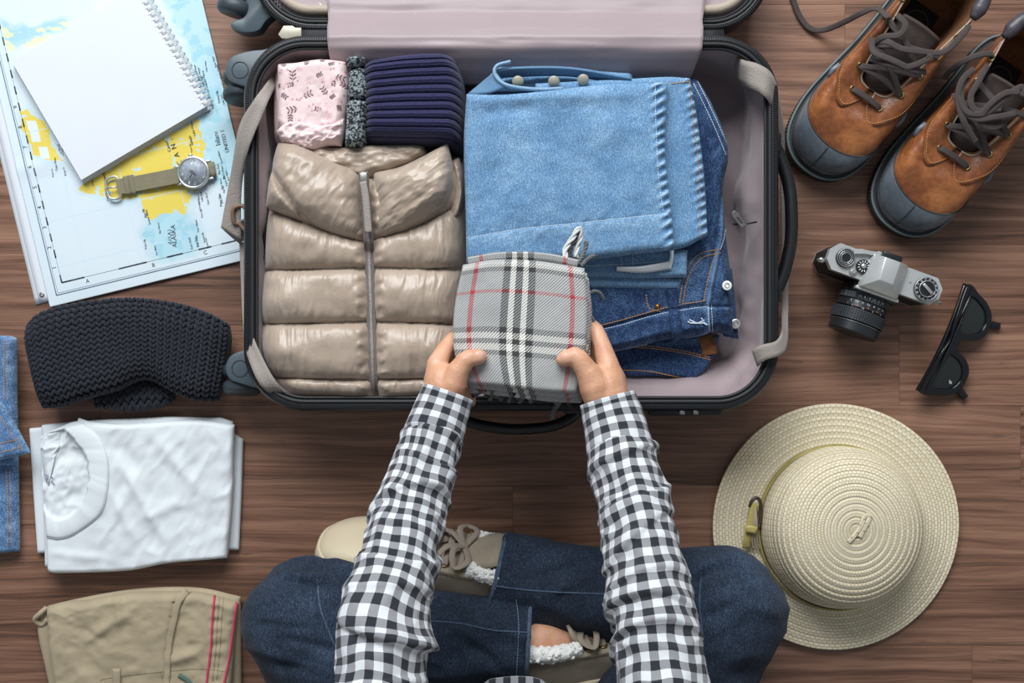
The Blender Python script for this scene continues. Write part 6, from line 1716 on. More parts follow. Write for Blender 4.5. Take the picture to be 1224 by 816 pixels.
def build_boot(name, label, loc, ang, laces, mirror=1):
    t = Thing(name, label, 'boot', loc, (0, 0, ang), world=False, group='pair of brown leather boots')
    la = Last(BOOT_B, BOOT_T, 160, 0.030); n = la.n
    K = np.arange(n)
    # outsole: three stacked contours with a pale welt on top
    def outline(off, z):
        B = la.B; tt, nn, bb = frames(B, True, (0, 0, 1)); s = 1 if np.sum(bb * (B - B.mean(0))) > 0 else -1
        q = B + s * bb * off; q[:, 2] = z; return q
    so = t.add('outsole', ring_loft([outline(-0.01, 0.0), outline(0.004, 0.0), outline(0.007, 0.004), outline(0.0075, 0.020), outline(0.006, 0.0235), outline(-0.012, 0.0240)], True), M['boot_sole'], auto=50)
    t.add('welt', tube(outline(0.0066, 0.0245), 0.0019, 8, True), M['boot_welt'], parent=so)
    g = Geo(); L = outline(0.0072, 0.0); 
    for k in range(0, n):
        q = L[k]; d = L[(k + 1) % n] - L[k - 1]; a = math.atan2(d[1], d[0]); bx_ = box(0.0022, 0.0018, 0.012, (0, 0, 0.012)); bx_.xf(Matrix.Translation((q[0], q[1], 0)) @ Matrix.Rotation(a, 4, 'Z')); g.add(bx_.V(), bx_.f)
    t.add('sole_ribs', g, M['boot_sole'], parent=so, smooth=False, stuff=True)
    # leather upper
    nt = 40
    G = np.stack([la.at(K, np.full(n, x)) for x in np.linspace(-0.02, 1, nt)])
    G[0, :, 2] = 0.024
    wr = 0.0026 * np.exp(-((G[..., 0] - 0.224 - 0.25 * G[..., 1] * np.sin(G[..., 1] * 40)) / 0.010) ** 2) - 0.0035 * np.exp(-((G[..., 0] - 0.188) / 0.008) ** 2) + 0.0025 * np.exp(-((G[..., 0] - 0.222) / 0.01) ** 2) * np.sin(G[..., 1] * 90)
    G[..., 2] += wr * smooth(0.045, 0.07, G[..., 2]) + 0.0008 * fbm(G[..., 0] * 60, G[..., 1] * 60, G[..., 2] * 60, 3)
    g = Geo(); g.add(G.reshape(-1, 3), grid_faces(nt, n, wj=True)); up = t.add('upper', g, M['boot_leather'])
    # inside: lining falling from the opening to the insole
    In = la.T.copy(); c = np.array([In[:, 0].mean(), 0, 0]); lo = []
    for f, z, sc in ((0, 0, 0.985), (0.1, 0, 0.94), (0.5, 0, 0.93), (0.85, 0, 0.92), (1.0, 0, 0.85)):
        q = In.copy(); q[:, 0] = c[0] + (In[:, 0] - c[0]) * sc; q[:, 1] = In[:, 1] * sc; q[:, 2] = In[:, 2] * (1 - f) + 0.040 * f; lo.append(q)
    t.add('lining', ring_loft(lo, True, True), M['boot_suede'])
    ins = t.add('insole_patch', prism([(0.035, -0.021), (0.082, -0.023), (0.082, 0.023), (0.035, 0.021)], 0.0405, 0.0425, 0.0005), M['boot_black'])
    t.add('patch_ring', tube(np.array([(0.06 + 0.016 * math.cos(k), 0.016 * math.sin(k), 0.0428) for k in np.linspace(0, 6.283, 40, endpoint=False)]), 0.0005, 6, True), M['thread_grey'], parent=ins)
    # rubber toe cap over the front third, with its centre seam
    toe = lambda k: 0.07 + 0.38 * (1 - smooth(4, 36, np.abs(k)))
    Gt = la.patch(-38, 38, -0.02, toe, 77, 20, 0.0016); Gt[:, 0, 2] = 0.0245
    tc = t.add('toe_cap', side_sheet(Gt, 0.0022), M['toe_rubber'])
    sm = np.array([la.at(np.array([0.0]), np.array([x]))[0] for x in np.linspace(0.02, 0.44, 16)]) ; sm[:, 2] += 0.0014; sm[:, 0] += 0.0016
    t.add('toe_seam', tube(sm, 0.0006, 6), M['boot_sole'], parent=tc)
    t.add('toe_seam', tube(Gt[:, -1], 0.0008, 6), M['boot_sole'], parent=tc)
    t.add('toe_seam', tube(Gt[:, 6], 0.0007, 6), M['boot_sole'], parent=tc)
    # eyestay panels either side of the throat
    eyel = {}
    for sd in (1, -1):
        k0, k1 = 1.5, 54
        f = lambda k: 0.80 - 0.10 * np.sin(np.pi * np.clip((k - k0) / (k1 - k0), 0, 1)) ** 0.5 - 0.16 * smooth(10, 30, k) + 0.10 * smooth(6, 1, k)
        Gp = la.patch(sd * k0, sd * k1, lambda k: f(abs(k)), 1.0, 50, 10, 0.0018)
        ey = t.add('eyestay', side_sheet(Gp, 0.0024), M['boot_leather'])
        t.add('eyestay_edge', tube(Gp[:, -1], 0.0013, 6), M['piping_beige'], parent=ey)
        g = stitch_geo(Gp[:, 1] + [0, 0, 0.0006], 0.0024, 0.0012, 0.0008, 0.0005); t.add('eyestay_stitch', g, M['thread_tan'], parent=ey, smooth=False)
        for i, kk in enumerate((7, 17, 27, 37, 47)):
            p = la.at(np.array([sd * kk]), np.array([0.90]))[0]; q = la.at(np.array([sd * kk]), np.array([0.99]))[0]; r_ = la.at(np.array([sd * (kk + 2)]), np.array([0.90]))[0]
            nrm = np.cross(q - p, r_ - p); nrm /= np.linalg.norm(nrm); nrm *= np.sign(nrm[2]); p = p + nrm * 0.0028
            eyel[(sd, i)] = (p, nrm)
            M4 = Matrix.Translation(p) @ Vector(nrm).to_track_quat('Z', 'Y').to_matrix().to_4x4()
            g = tube(np.array([(0.0036 * math.cos(a), 0.0036 * math.sin(a), 0) for a in np.linspace(0, 6.283, 20, endpoint=False)]), 0.0011, 6, True); g.xf(M4); t.add('eyelet', g, M['brass'])
            g = lathe([(0.003, -0.0012), (0.003, 0.0), (0.0002, 0.0)], 16); g.xf(M4); t.add('lace_in_eyelet', g, M['lace_dark'])
    # tongue
    Gx = []
    for x, z, w in ((0.182, 0.082, 0.016), (0.165, 0.089, 0.021), (0.14, 0.099, 0.026), (0.115, 0.112, 0.029), (0.100, 0.119, 0.030), (0.094, 0.125, 0.029), (0.092, 0.128, 0.027)):
        Gx.append([(x, w * v, z - 0.006 * abs(v) ** 2) for v in np.linspace(-1, 1, 9)])
    t.add('tongue', solid_grid(np.array(Gx), 0.004), M['tongue'])
    # padded collar round the heel
    kk = np.arange(54, 107); col = la.T[kk] + [0, 0, 0.003]
    t.add('padded_collar', tube(col, np.interp(np.arange(len(kk)), [0, 4, 48, 52], [0.005, 0.0095, 0.0095, 0.005]), 12), M['collar_leather'])
    # heel stay and side loop
    Gp = la.patch(70, 90, 0.05, 0.9, 14, 14, 0.0016); t.add('heel_stay', side_sheet(Gp, 0.002), M['boot_leather'])
    for sd in (1, -1):
        p = la.at(np.array([sd * 26.0]), np.array([0.38]))[0]; q = la.at(np.array([sd * 30.0]), np.array([0.42]))[0]; t.add('side_tab', tube(np.array([p, (p + q) / 2 + [0, sd * 0.002, 0.001], q]), 0.0036, 8), M['toe_rubber'])
    # laces
    def lace(pts, w=0.0075, nn_=60, th=0.0016): t.add('lace', band(catmull(np.array(pts), nn_), w, th), M['lace_dark'])
    for (sa, ia, sb, ib, lift) in ((1, 0, -1, 0, .004), (1, 1, -1, 1, .007), (1, 1, -1, 2, .010), (-1, 1, 1, 2, .008), (1, 2, -1, 3, .012), (-1, 2, 1, 3, .010)):
        a, na = eyel[(sa, ia)]; b, nb = eyel[(sb, ib)]
        lace([a - na * 0.001, a + na * 0.0025 + (b - a) * 0.08, (a + b) / 2 + np.array([0, 0, lift]), b + nb * 0.0025 - (b - a) * 0.08, b - nb * 0.001])
    for pts in laces: lace(pts)
    return t

def boot_pose(toe, axis_deg):
    ang = math.radians(axis_deg); d = np.array([math.cos(ang), math.sin(ang)])
    p = P(toe[0], toe[1], 0.02); o = p[:2] - d * 0.298
    return (o[0], o[1], 0.0), ang
locA, angA = boot_pose((963, 204), 234)
locB, angB = boot_pose((1064, 272), 235)
def to_local(loc, ang, pts):
    out = []
    for px, py, z in pts:
        w = P(px, py, z); d = w[:2] - np.array(loc[:2]); out.append((d[0] * math.cos(-ang) - d[1] * math.sin(-ang), d[0] * math.sin(-ang) + d[1] * math.cos(-ang), z))
    return out
lacesA = [to_local(locA, angA, q) for q in (
    [(1062, 22, .135), (1048, 11, .11), (1030, 16, .075), (1008, 27, .04), (985, 36, .012), (968, 34, .004), (955, 18, .003), (946, -6, .003)],
    [(1045, 52, .125), (1060, 50, .140), (1076, 58, .142), (1102, 62, .142), (1128, 62, .14), (1150, 42, .14), (1158, 30, .135)],
    [(1040, 70, .125), (1060, 76, .138), (1085, 80, .140), (1110, 70, .142), (1108, 66, .142)],
    [(1042, 46, .130), (1044, 62, .138), (1066, 72, .142), (1092, 84, .138), (1106, 86, .128)],
    [(1072, 18, .138), (1082, 30, .142), (1074, 42, .142), (1056, 44, .138), (1043, 52, .128)])]
lacesB = [to_local(locB, angB, q) for q in (
    [(1186, 64, .135), (1170, 66, .140), (1150, 74, .13), (1134, 86, .11), (1129, 94, .10)],
    [(1156, 92, .138), (1148, 112, .142), (1156, 134, .143), (1180, 134, .143), (1206, 112, .142), (1222, 104, .14), (1222, 116, .14)],
    [(1140, 112, .132), (1150, 130, .140), (1166, 142, .142), (1190, 140, .142), (1212, 136, .138)],
    [(1164, 82, .14), (1150, 96, .143), (1145, 118, .142), (1152, 146, .140), (1166, 170, .128)],
    [(1218, 110, .143), (1200, 112, .145), (1180, 128, .145), (1172, 146, .14), (1190, 152, .135), (1214, 134, .13)],
    [(1180, 78, .14), (1168, 100, .143), (1160, 116, .144), (1166, 132, .143), (1196, 130, .142)])]
build_boot('leather_boot', 'brown leather boot with a loose lace trailing on the floor', locA, angA, lacesA)
build_boot('leather_boot', 'brown leather boot with tied tangled laces, toe towards the film camera', locB, angB, lacesB)

# ------------------------------------------------------------------ the person, seated cross-legged
def build_person():
    t = Thing('person', 'person in checked shirt and dark jeans sitting cross-legged, packing', 'person', (0, -0.45, 0))
    v3 = lambda *a: np.array(a, float)
    # joints
    EL = P(459, 731, .37); ER = P(779, 728, .37); SL = v3(-.160, -.560, .50); SR = v3(.172, -.560, .50)
    WL = P(532, 476, .238); WR = P(728, 486, .238)
    KL = P(366, 736, .092); KR = P(865, 729, .092); HL = v3(-.105, -.62, .105); HR = v3(.105, -.62, .105)
    AL = P(650, 768, .088); AR = P(585, 684, .066)

    # ---- hands: (photo x, photo y, height, radius) chains
    def ch(*q): return [(P(x, y, z), r) for x, y, z, r in q]
    zs = SC_Z                      # underside of the scarf
    left = [
        ch((531, 478, .236, .0235), (530, 466, .235, .023), (529, 456, .232, .0225)),
        ch((534, 470, .240, .018), (541, 458, .243, .0168), (547, 444, .246, .0135)),                       # thumb base
        ch((547, 444, .246, .0130), (556, 431, .248, .0108), (561, 428, .2475, .0104), (571, 426.5, .2455, .0096), (574, 426, .2445, .0082)),   # thumb
        ch((528, 468, .236, .016), (522, 452, .232, .0145), (522, 436, .226, .0120)),
        ch((522, 436, .226, .0122), (531, 419, .214, .0102), (541, 406, .203, .0095), (556, 400, .1935, .0085), (572, 399, .1915, .0075)),        # index
        ch((529, 466, .226, .017), (524, 450, .218, .0145), (525, 436, .210, .0125), (537, 417, .199, .0100), (556, 407, .1915, .009), (580, 407, .190, .0078)),
        ch((531, 468, .217, .016), (528, 452, .206, .014), (530, 440, .199, .0118), (544, 426, .1905, .0098), (562, 419, .189, .0088), (580, 421, .189, .0076)),
        ch((535, 472, .210, .015), (534, 460, .199, .013), (538, 452, .193, .0108), (550, 442, .189, .009), (566, 438, .188, .008), (578, 440, .188, .0068)),
        ch((538, 474, .222, .018), (546, 472, .208, .015), (552, 472, .199, .012), (560, 478, .191, .0095)),                                       # heel of the hand
    ]
    right = [
        ch((728, 488, .236, .0245), (726, 474, .236, .0245), (723, 462, .233, .0245)),
        ch((718, 478, .240, .019), (711, 462, .244, .0185), (704, 447, .246, .0148)),
        ch((704, 447, .246, .0138), (692, 429, .248, .0115), (687, 425.5, .2478, .0108), (677, 428, .2455, .0098), (673, 429.5, .2443, .0082)),
        ch((730, 476, .236, .017), (731, 456, .232, .016), (726, 434, .226, .0130)),
        ch((726, 434, .226, .0128), (720, 414, .216, .0106), (713, 396, .206, .0096), (703, 386, .1965, .0086), (690, 382, .1915, .0074)),
        ch((733, 474, .224, .018), (733, 454, .216, .0155), (726, 436, .209, .0130), (715, 414, .199, .0102), (700, 402, .1915, .009), (680, 402, .190, .0078)),
        ch((732, 476, .214, .017), (730, 458, .204, .0145), (722, 442, .198, .012), (708, 426, .190, .0098), (690, 416, .189, .0088), (672, 418, .189, .0076)),
        ch((728, 480, .206, .015), (724, 466, .197, .0132), (716, 454, .192, .0108), (702, 444, .189, .009), (686, 436, .188, .008), (674, 438, .188, .0068)),
    ]
    # ---- body under the clothes, hands remeshed finely, all one mesh
    bd = Geo()
    for hd, W, E in ((left, WL, EL), (right, WR, ER)):
        hd.append([(W * 0.84 + E * 0.16, 0.022), (W, 0.0225)])
        V, F, N = blob(hd, 0.0017, 5, 0.5)
        bd.add(V, F)
    I3 = np.eye(3)
    head = v3(0, -.505, .735)
    core = [
        [(v3(0, -.62, .11), .125), (v3(0, -.63, .25), .118), (v3(0, -.62, .40), .125), (v3(0, -.60, .48), .095)],
        [(SL, .052), (v3(-.06, -.60, .49), .07), (v3(.06, -.60, .49), .07), (SR, .052)],
        [(v3(0, -.595, .52), .055), (v3(0, -.555, .64), .050)],
        ('e', head, (.076, .098, .112), I3), ('e', head + v3(0, .045, -.055), (.052, .05, .055), I3),
        ('e', head + v3(0, .102, -.022), (.013, .016, .022), I3), ('e', head + v3(-.077, 0, -.012), (.010, .018, .030), I3), ('e', head + v3(.077, 0, -.012), (.010, .018, .030), I3),
        [(SL, .046), (EL, .030), (P(490, 615, .302), .025), (P(520, 515, .25), .021), (WL, .020)], [(SR, .046), (ER, .030), (P(757, 604, .302), .026), (P(741, 535, .258), .022), (WR, .020)],
        [(HL, .08), (KL, .055), (P(510, 757, .088), .042), (P(600, 764, .09), .034), (AL, .031), (P(666, 770, .08), .028)], [(HR, .08), (KR, .055), (P(720, 711, .068), .038), (P(640, 697, .06), .032), (AR, .030), (P(570, 680, .055), .028)],
        [(P(666, 770, .08), .026), (P(740, 762, .065), .022)], [(P(570, 680, .055), .026), (P(450, 655, .048), .022)],
    ]
    V, F, N = blob(core, 0.005, 4); bd.add(V, F)
    body = t.add('body', bd, M['skin'])
    for x, y, z, dx, dy in ((573, 424.5, .2522, 1, .12), (675.5, 427, .2528, -1, -.2)):
        q = ellipsoid((0.0062, 0.0052, 0.0022), 16, 8); q.xf(Matrix.Translation(P(x, y, z)) @ Matrix.Rotation(math.atan2(dy, dx), 4, 'Z') @ Matrix.Rotation(0.35, 4, 'Y')); t.add('thumb_nail', q, M['skin_nail'], parent=body)
    for sx in (-1, 1):
        q = ellipsoid((0.013, 0.008, 0.009), 16, 8); q.xf(Matrix.Translation(head + v3(sx * .030, .0825, .004))); t.add('eye', q, M['white_paint'], parent=body)
        q = ellipsoid((0.0055, 0.003, 0.0055), 12, 6); q.xf(Matrix.Translation(head + v3(sx * .030, .0895, .003))); t.add('iris', q, M['hair'], parent=body)
        t.add('eyebrow', tube(catmull(np.array([head + v3(sx * .014, .097, .02), head + v3(sx * .032, .095, .027), head + v3(sx * .05, .082, .022)]), 12), 0.0028, 6), M['hair'], parent=body)
    t.add('mouth', tube(catmull(np.array([head + v3(-.022, .084, -.062), head + v3(0, .0925, -.060), head + v3(.022, .084, -.062)]), 14), 0.0042, 8), plain('lips', C(176, 104, 96), 0.45), parent=body)
    hc = [('e', head + v3(0, -.018, .022), (.088, .100, .108), I3), ('e', head + v3(0, -.072, -.05), (.075, .055, .10), I3), [(head + v3(0, -.09, -.06), .06), (v3(0, -.66, .50), .045), (v3(0, -.69, .36), .02)]]
    V, F, N = blob(hc, 0.006, 3); keep = ~((V[:, 1] > head[1] + .055) & (V[:, 2] < head[2] + .055))
    g = Geo(); g.add(V + N * (0.003 * ridged(V[:, 0] * 60, V[:, 1] * 12, V[:, 2] * 12, 3))[:, None], [f for f in F if all(keep[i] for i in f)]); t.add('hair', g, M['hair'])

    # ---- shirt: torso, then sleeves as separate pieces
    V, F, N = blob([[(v3(0, -.62, .10), .150), (v3(0, -.64, .25), .138), (v3(0, -.625, .40), .142), (v3(0, -.605, .475), .108)], [(SL, .062), (v3(-.06, -.60, .49), .082), (v3(.06, -.60, .49), .082), (SR, .062)],
                    [(v3(0, -.60, .50), .068), (v3(0, -.575, .58), .060)], [(SL, .062), (SL * .8 + EL * .2, .056)], [(SR, .062), (SR * .8 + ER * .2, .056)]], 0.006, 4)
    V = V + N * (0.004 * ridged(V[:, 0] * 9, V[:, 1] * 9, V[:, 2] * 22, 3))[:, None]
    uv = np.c_[np.arctan2(V[:, 0], V[:, 1] + .62) * 0.15 / 0.0185, V[:, 2] / 0.0185]
    g = Geo(); g.add(V, F); shirt = t.add('shirt', g, M['gingham'], uv=uv)
    # the lower edge of the shirt front, resting in the lap
    hp = [(560, 846, .16), (580, 815, .165), (600, 809, .168), (636, 809, .168), (654, 818, .165), (680, 856, .16)]
    q = catmull(PA(hp), 50); q2 = q + v3(0, -.10, .06); tt = np.linspace(0, 1, 14)[None, :, None]; G = q[:, None] * (1 - tt) + q2[:, None] * tt; G[..., 2] += 0.004 * fbm(G[..., 0] * 40, G[..., 1] * 40, 0, 3)
    uvh = np.stack([np.repeat(np.arange(50)[:, None] * 0.0035 / 0.0185, 14, 1), np.repeat(np.linspace(0, 6, 14)[None], 50, 0)], 2).reshape(-1, 2)
    t.add('shirt_tail', solid_grid(G[::-1], 0.0015), M['gingham'], parent=shirt, uv=np.vstack([uvh[::-1], uvh[::-1]]))

    def sleeve(path, rad, per, folds, seed, cuff):
        n, m = 230, 112
        pc = catmull(PA(path), n); s = np.r_[0, np.cumsum(np.linalg.norm(np.diff(pc, axis=0), axis=1))]
        r = np.interp(np.linspace(0, 1, n), np.linspace(0, 1, len(rad)), rad)
        r = np.convolve(np.pad(r, 8, mode='edge'), np.ones(17) / 17, 'valid')
        tt, nn, bb = frames(pc, False, (0, 0, 1)); a = np.linspace(-np.pi, np.pi, m + 1)
        S, A = np.meshgrid(s, a, indexing='ij')
        D = 0.0044 * ridged(S * 30 + 0.7 * np.sin(A * 1.0 + seed), np.cos(A) * 1.1, np.sin(A) * 1.1 + S * 6, seed, 2) + 0.0034 * fbm(S * 26, np.cos(A) * 1.4, np.sin(A) * 1.4, seed + 3, 3)
        for (s0, slope, amp, wd_, sgn, ph) in folds:      # overlapping folds: rise gently, drop sharply
            d = (S - s0 - slope * np.sin(A + ph)) * sgn
            D = D + amp * np.where(d < 0, np.exp(-(d / wd_) ** 2), np.exp(-(d / 0.0022) ** 2)) * (0.55 + 0.45 * np.cos(A + ph * .5))
        D = D * smooth(0, 0.008, S) 
        R = r[:, None] + D
        G = pc[:, None] + nn[:, None] * (np.cos(A) * R)[..., None] + bb[:, None] * (np.sin(A) * R)[..., None]
        g = Geo(); g.add(G.reshape(-1, 3), grid_faces(n, m + 1, flip=True))
        U = A / (2 * np.pi) * per + 0.25 + 0.30 * fbm(S * 12, np.cos(A), np.sin(A), seed + 9, 2)
        Vv = S / 0.0178 + 0.30 * fbm(S * 12, np.cos(A) * 1.2, np.sin(A) * 1.2, seed + 19, 2)
        t.add('sleeve', g, M['gingham'], parent=shirt, uv=np.stack([U, Vv], 2).reshape(-1, 2))
        # cuff over the end of the sleeve
        c0, c1, rc0, rc1, cper = cuff
        k = 46; cp = catmull(PA(c0), k); sc_ = np.r_[0, np.cumsum(np.linalg.norm(np.diff(cp, axis=0), axis=1))]
        tt, nn, bb = frames(cp, False, (0, 0, 1)); Sc, Ac = np.meshgrid(sc_, a, indexing='ij')
        rr = np.linspace(rc0, rc1, k)[:, None] + 0.0012 * fbm(Sc * 40, np.cos(Ac) * 1.5, np.sin(Ac) * 1.5, seed, 2)
        rr = rr - 0.003 * smooth(sc_[-1] - 0.004, sc_[-1], Sc)
        G = cp[:, None] + nn[:, None] * (np.cos(Ac) * rr * c1)[..., None] + bb[:, None] * (np.sin(Ac) * rr)[..., None]
        G2 = cp[:, None] + nn[:, None] * (np.cos(Ac) * (rr - 0.0022) * c1)[..., None] + bb[:, None] * (np.sin(Ac) * (rr - 0.0022))[..., None]
        Gf = np.concatenate([G2[:12][::-1], G], 0)
        g = Geo(); g.add(Gf.reshape(-1, 3), grid_faces(len(Gf), m + 1, flip=True))
        U = Ac / (2 * np.pi) * cper; Vv = Sc / 0.020 + 0.3
        U = np.concatenate([U[:12][::-1], U], 0); Vv = np.concatenate([Vv[:12][::-1], Vv], 0)
        cf = t.add('cuff', g, M['gingham'], parent=shirt, uv=np.stack([U, Vv], 2).reshape(-1, 2))
    sleeve([(520, 515, .252), (507, 557, .272), (490, 615, .302), (477, 668, .335), (461, 728, .372), (456, 770, .388), (453, 815, .405), (436, 930, .445), (410, 1080, .492)],
           [.0315, .034, .0365, .039, .042, .0435, .044, .046, .050, .054, .056], 15,
           [(0.006, .008, .004, .012, -1, .5), (0.245, .022, .0125, .026, 1, 2.4), (0.20, .014, .004, .014, 1, 1.0), (0.30, .012, .004, .012, -1, 0.2), (0.035, .016, .006, .012, -1, 2), (0.10, .024, .0055, .014, 1, -.8), (0.155, .03, .005, .014, -1, 1.4)], 5,
           ([(536, 469, .240), (531, 483, .242), (524, 503, .248), (517, 524, .257)], 1.0, .0305, .0352, 10))
    sleeve([(741, 535, .262), (748, 565, .280), (757, 604, .302), (767, 655, .335), (776, 704, .360), (783, 745, .378), (790, 808, .402), (804, 930, .445), (826, 1080, .492)],
           [.0345, .0375, .0385, .040, .0415, .043, .045, .0465, .050, .054, .056], 15,
           [(0.022, .012, .006, .012, 1, .6), (0.205, .016, .0085, .014, 1, -2.0), (0.235, .018, .008, .012, 1, -1.6), (0.178, .012, .005, .012, 1, -1.2), (0.29, .012, .004, .012, -1, 0.2), (0.065, .026, .0055, .014, -1, 1.2), (0.12, .03, .0055, .014, 1, .2)], 11,
           ([(726, 476, .240), (730, 490, .242), (736, 512, .250), (742, 540, .263)], 1.0, .0330, .0385, 11))

    # ---- jeans
    legs = [
        [(v3(0, -.64, .13), .135), (v3(0, -.60, .12), .125)],
        [(HL, .098), (HL * .5 + KL * .5, .090), (KL, .0775)], [(KL, .0775), (P(430, 744, .090), .072), (P(510, 757, .090), .0625), (P(580, 763, .092), .057), (P(632, 766, .094), .0555, 'flat')],
        [(HR, .098), (HR * .5 + KR * .5, .090), (KR, .0785)], [(KR, .0785), (P(800, 722, .085), .071), (P(720, 711, .072), .057), (P(650, 699, .071), .055), (P(594, 685, .069), .053, 'flat')],
    ]
    V, F, N = blob(legs, 0.004, 5)
    px = V[:, 0] / (CAM_H - V[:, 2]) * FPX + 612; py = 408 - V[:, 1] / (CAM_H - V[:, 2]) * FPX
    shin = smooth(900, 760, py)
    D = 0.0042 * ridged(V[:, 0] * 9 + V[:, 1] * 4, V[:, 1] * 26 + V[:, 0] * 6, V[:, 2] * 16, 4, 2) + 0.0060 * ridged(V[:, 0] * 4 + V[:, 1] * 5, V[:, 1] * 13 - V[:, 0] * 3, V[:, 2] * 9, 44, 2) + 0.0030 * fbm(V[:, 0] * 14, V[:, 1] * 22, V[:, 2] * 18, 9, 3)
    def crease(x0, y0, x1, y1, amp, wd_, bend=0):
        nonlocal D
        d = np.hypot(x1 - x0, y1 - y0); tt = ((px - x0) * (x1 - x0) + (py - y0) * (y1 - y0)) / d / d
        dist = ((px - x0) * (y1 - y0) - (py - y0) * (x1 - x0)) / d + bend * np.sin(np.pi * np.clip(tt, 0, 1))
        D = D + amp * np.exp(-(dist / wd_) ** 2) * smooth(-.15, .2, tt) * (1 - smooth(.75, 1.15, tt)) * (N[:, 2] > -0.2)
    for q in ((346, 694, 402, 704, -.007, 5), (340, 688, 398, 692, .004, 6), (388, 690, 420, 712, -.006, 5), (330, 790, 400, 812, -.004, 5), (350, 770, 410, 796, .004, 6), (335, 760, 400, 778, -.004, 5), (560, 770, 600, 800, -.006, 6), (540, 745, 580, 770, .004, 7),
              (826, 694, 880, 668, -.008, 5), (822, 684, 870, 662, .004, 6), (838, 690, 838, 720, -.006, 4), (640, 690, 720, 668, -.005, 7), (650, 712, 700, 690, .004, 6), (850, 770, 900, 740, -.003, 7), (850, 800, 905, 775, .003, 7), (848, 820, 900, 800, -.003, 6), (300, 745, 372, 752, -.004, 5), (296, 770, 360, 790, .004, 6), (395, 668, 440, 690, .005, 6), (452, 690, 500, 715, -.005, 6), (860, 660, 900, 700, -.005, 6), (880, 720, 930, 735, .004, 6), (840, 740, 890, 715, -.005, 6), (735, 662, 790, 690, .004, 7), (745, 690, 800, 720, -.005, 7)): crease(*q)
    D = D - 0.0045
    V = V + N * D[:, None]
    fade = 0.10 * np.exp(-(np.hypot(px - 340, py - 700) / 60) ** 2) + 0.16 * np.exp(-(np.hypot(px - 890, py - 690) / 60) ** 2) + 0.05 * fbm(V[:, 0] * 30, V[:, 1] * 30, V[:, 2] * 30, 5) - 0.06
    g = Geo(); g.add(V, F); jeans = t.add('jeans', g, M['denim_wear'], attrs={'fade': fade})
    bv = BVHTree.FromPolygons([tuple(x) for x in V], F)
    seamM = denim_mat('denim_seam', C(34, 46, 64), C(62, 78, 100), C(96, 112, 132), 'Object')
    for p in ([(512, 742), (550, 745), (590, 753), (632, 756)], [(583, 699), (640, 706), (725, 710)], [(379, 692), (384, 730), (402, 776), (412, 800)], [(838, 690), (836, 720), (840, 760)]):
        q = drape(bv, p, 60, 0.0002)
        if len(q) > 4: t.add('leg_seam', tube(q, 0.0012, 6), seamM, parent=jeans)
    for p in ([(617, 716), (620, 750), (617, 812)], [(594, 646), (588, 672), (584, 704)], [(604, 648), (598, 676), (592, 706)]):
        q = drape(bv, p, 40, 0.0004)
        if len(q) > 4: t.add('hem_stitch', stitch_geo(q), M['thread_navy'], parent=jeans, smooth=False)
    for c, d, r in ((P(632, 766, .094), P(632, 766, .094) - P(580, 763, .092), .0555), (P(594, 685, .069), P(594, 685, .069) - P(650, 699, .071), .053)):
        d = d / np.linalg.norm(d); x = np.cross(d, [0, 0, 1.0]); x /= np.linalg.norm(x); y = np.cross(x, d)
        ring_ = np.array([c + (r - 0.001) * (math.cos(k) * x + math.sin(k) * y) for k in np.linspace(0, 6.2832, 60, endpoint=False)]); t.add('leg_hem', tube(ring_, 0.0028, 8, True), seamM, parent=jeans)

    # ---- shoes: canvas with fur lining
    SB = [(0.290, 0), (0.286, 0.022), (0.270, 0.039), (0.240, 0.047), (0.200, 0.048), (0.150, 0.042), (0.100, 0.037), (0.055, 0.035), (0.022, 0.029), (0.004, 0.015), (0.0, 0)]
    ST = [(0.142, 0, .064), (0.138, 0.012, .065), (0.125, 0.021, .068), (0.105, 0.027, .071), (0.084, 0.032, .074), (0.058, 0.034, .077), (0.032, 0.028, .081), (0.012, 0.015, .085), (0.008, 0, .086)]
    def shoe(origin, d, u, long_tongue=False):
        d = np.array(d, float); d /= np.linalg.norm(d); u = np.array(u, float); u -= d * (u @ d); u /= np.linalg.norm(u); s = np.cross(u, d)
        T = np.eye(4); T[:3, 0], T[:3, 1], T[:3, 2], T[:3, 3] = d, s, u, origin
        la = Last(SB, ST, 140, 0.022); n = la.n; K = np.arange(n)
        def outline(off, z):
            B = la.B; tt, nn, bb = frames(B, True, (0, 0, 1)); sg = 1 if np.sum(bb * (B - B.mean(0))) > 0 else -1; q = B + sg * bb * off; q[:, 2] = z; return q
        nt = 30; G = np.stack([la.at(K, np.full(n, x)) for x in np.linspace(-0.02, 1, nt)]); G[0, :, 2] = 0.018
        G += 0.0012 * fbm(G[..., 0] * 40, G[..., 1] * 40, G[..., 2] * 40, 3)[..., None]
        g = Geo(); g.add(G.reshape(-1, 3), grid_faces(nt, n, wj=True)); g.xf(T); up = t.add('shoe', g, M['canvas'], label='beige canvas shoe with white fur lining')
        def sub(nm, g, m, **k): g.xf(T); return t.add(nm, g, M[m], parent=up, **k)
        sub('outsole', ring_loft([outline(-0.012, 0.0), outline(0.002, 0.0), outline(0.004, 0.003), outline(0.004, 0.010)], False), 'black_rubber')
        g = Geo(); l = outline(-0.012, 0.0); g.add(l, [tuple(range(n))[::-1]]); sub('outsole_base', g, 'black_rubber', smooth=False)
        sub('sidewall', ring_loft([outline(0.004, 0.009), outline(0.0045, 0.012), outline(0.0035, 0.026), outline(0.0015, 0.028), outline(-0.002, 0.027)], False), 'rubber_cream')
        Gt = la.patch(-24, 24, -0.02, lambda k: 0.66 - 0.45 * smooth(8, 24, abs(k)), 49, 16, 0.0016); sub('toe_cap', side_sheet(Gt, 0.002), 'rubber_cream')
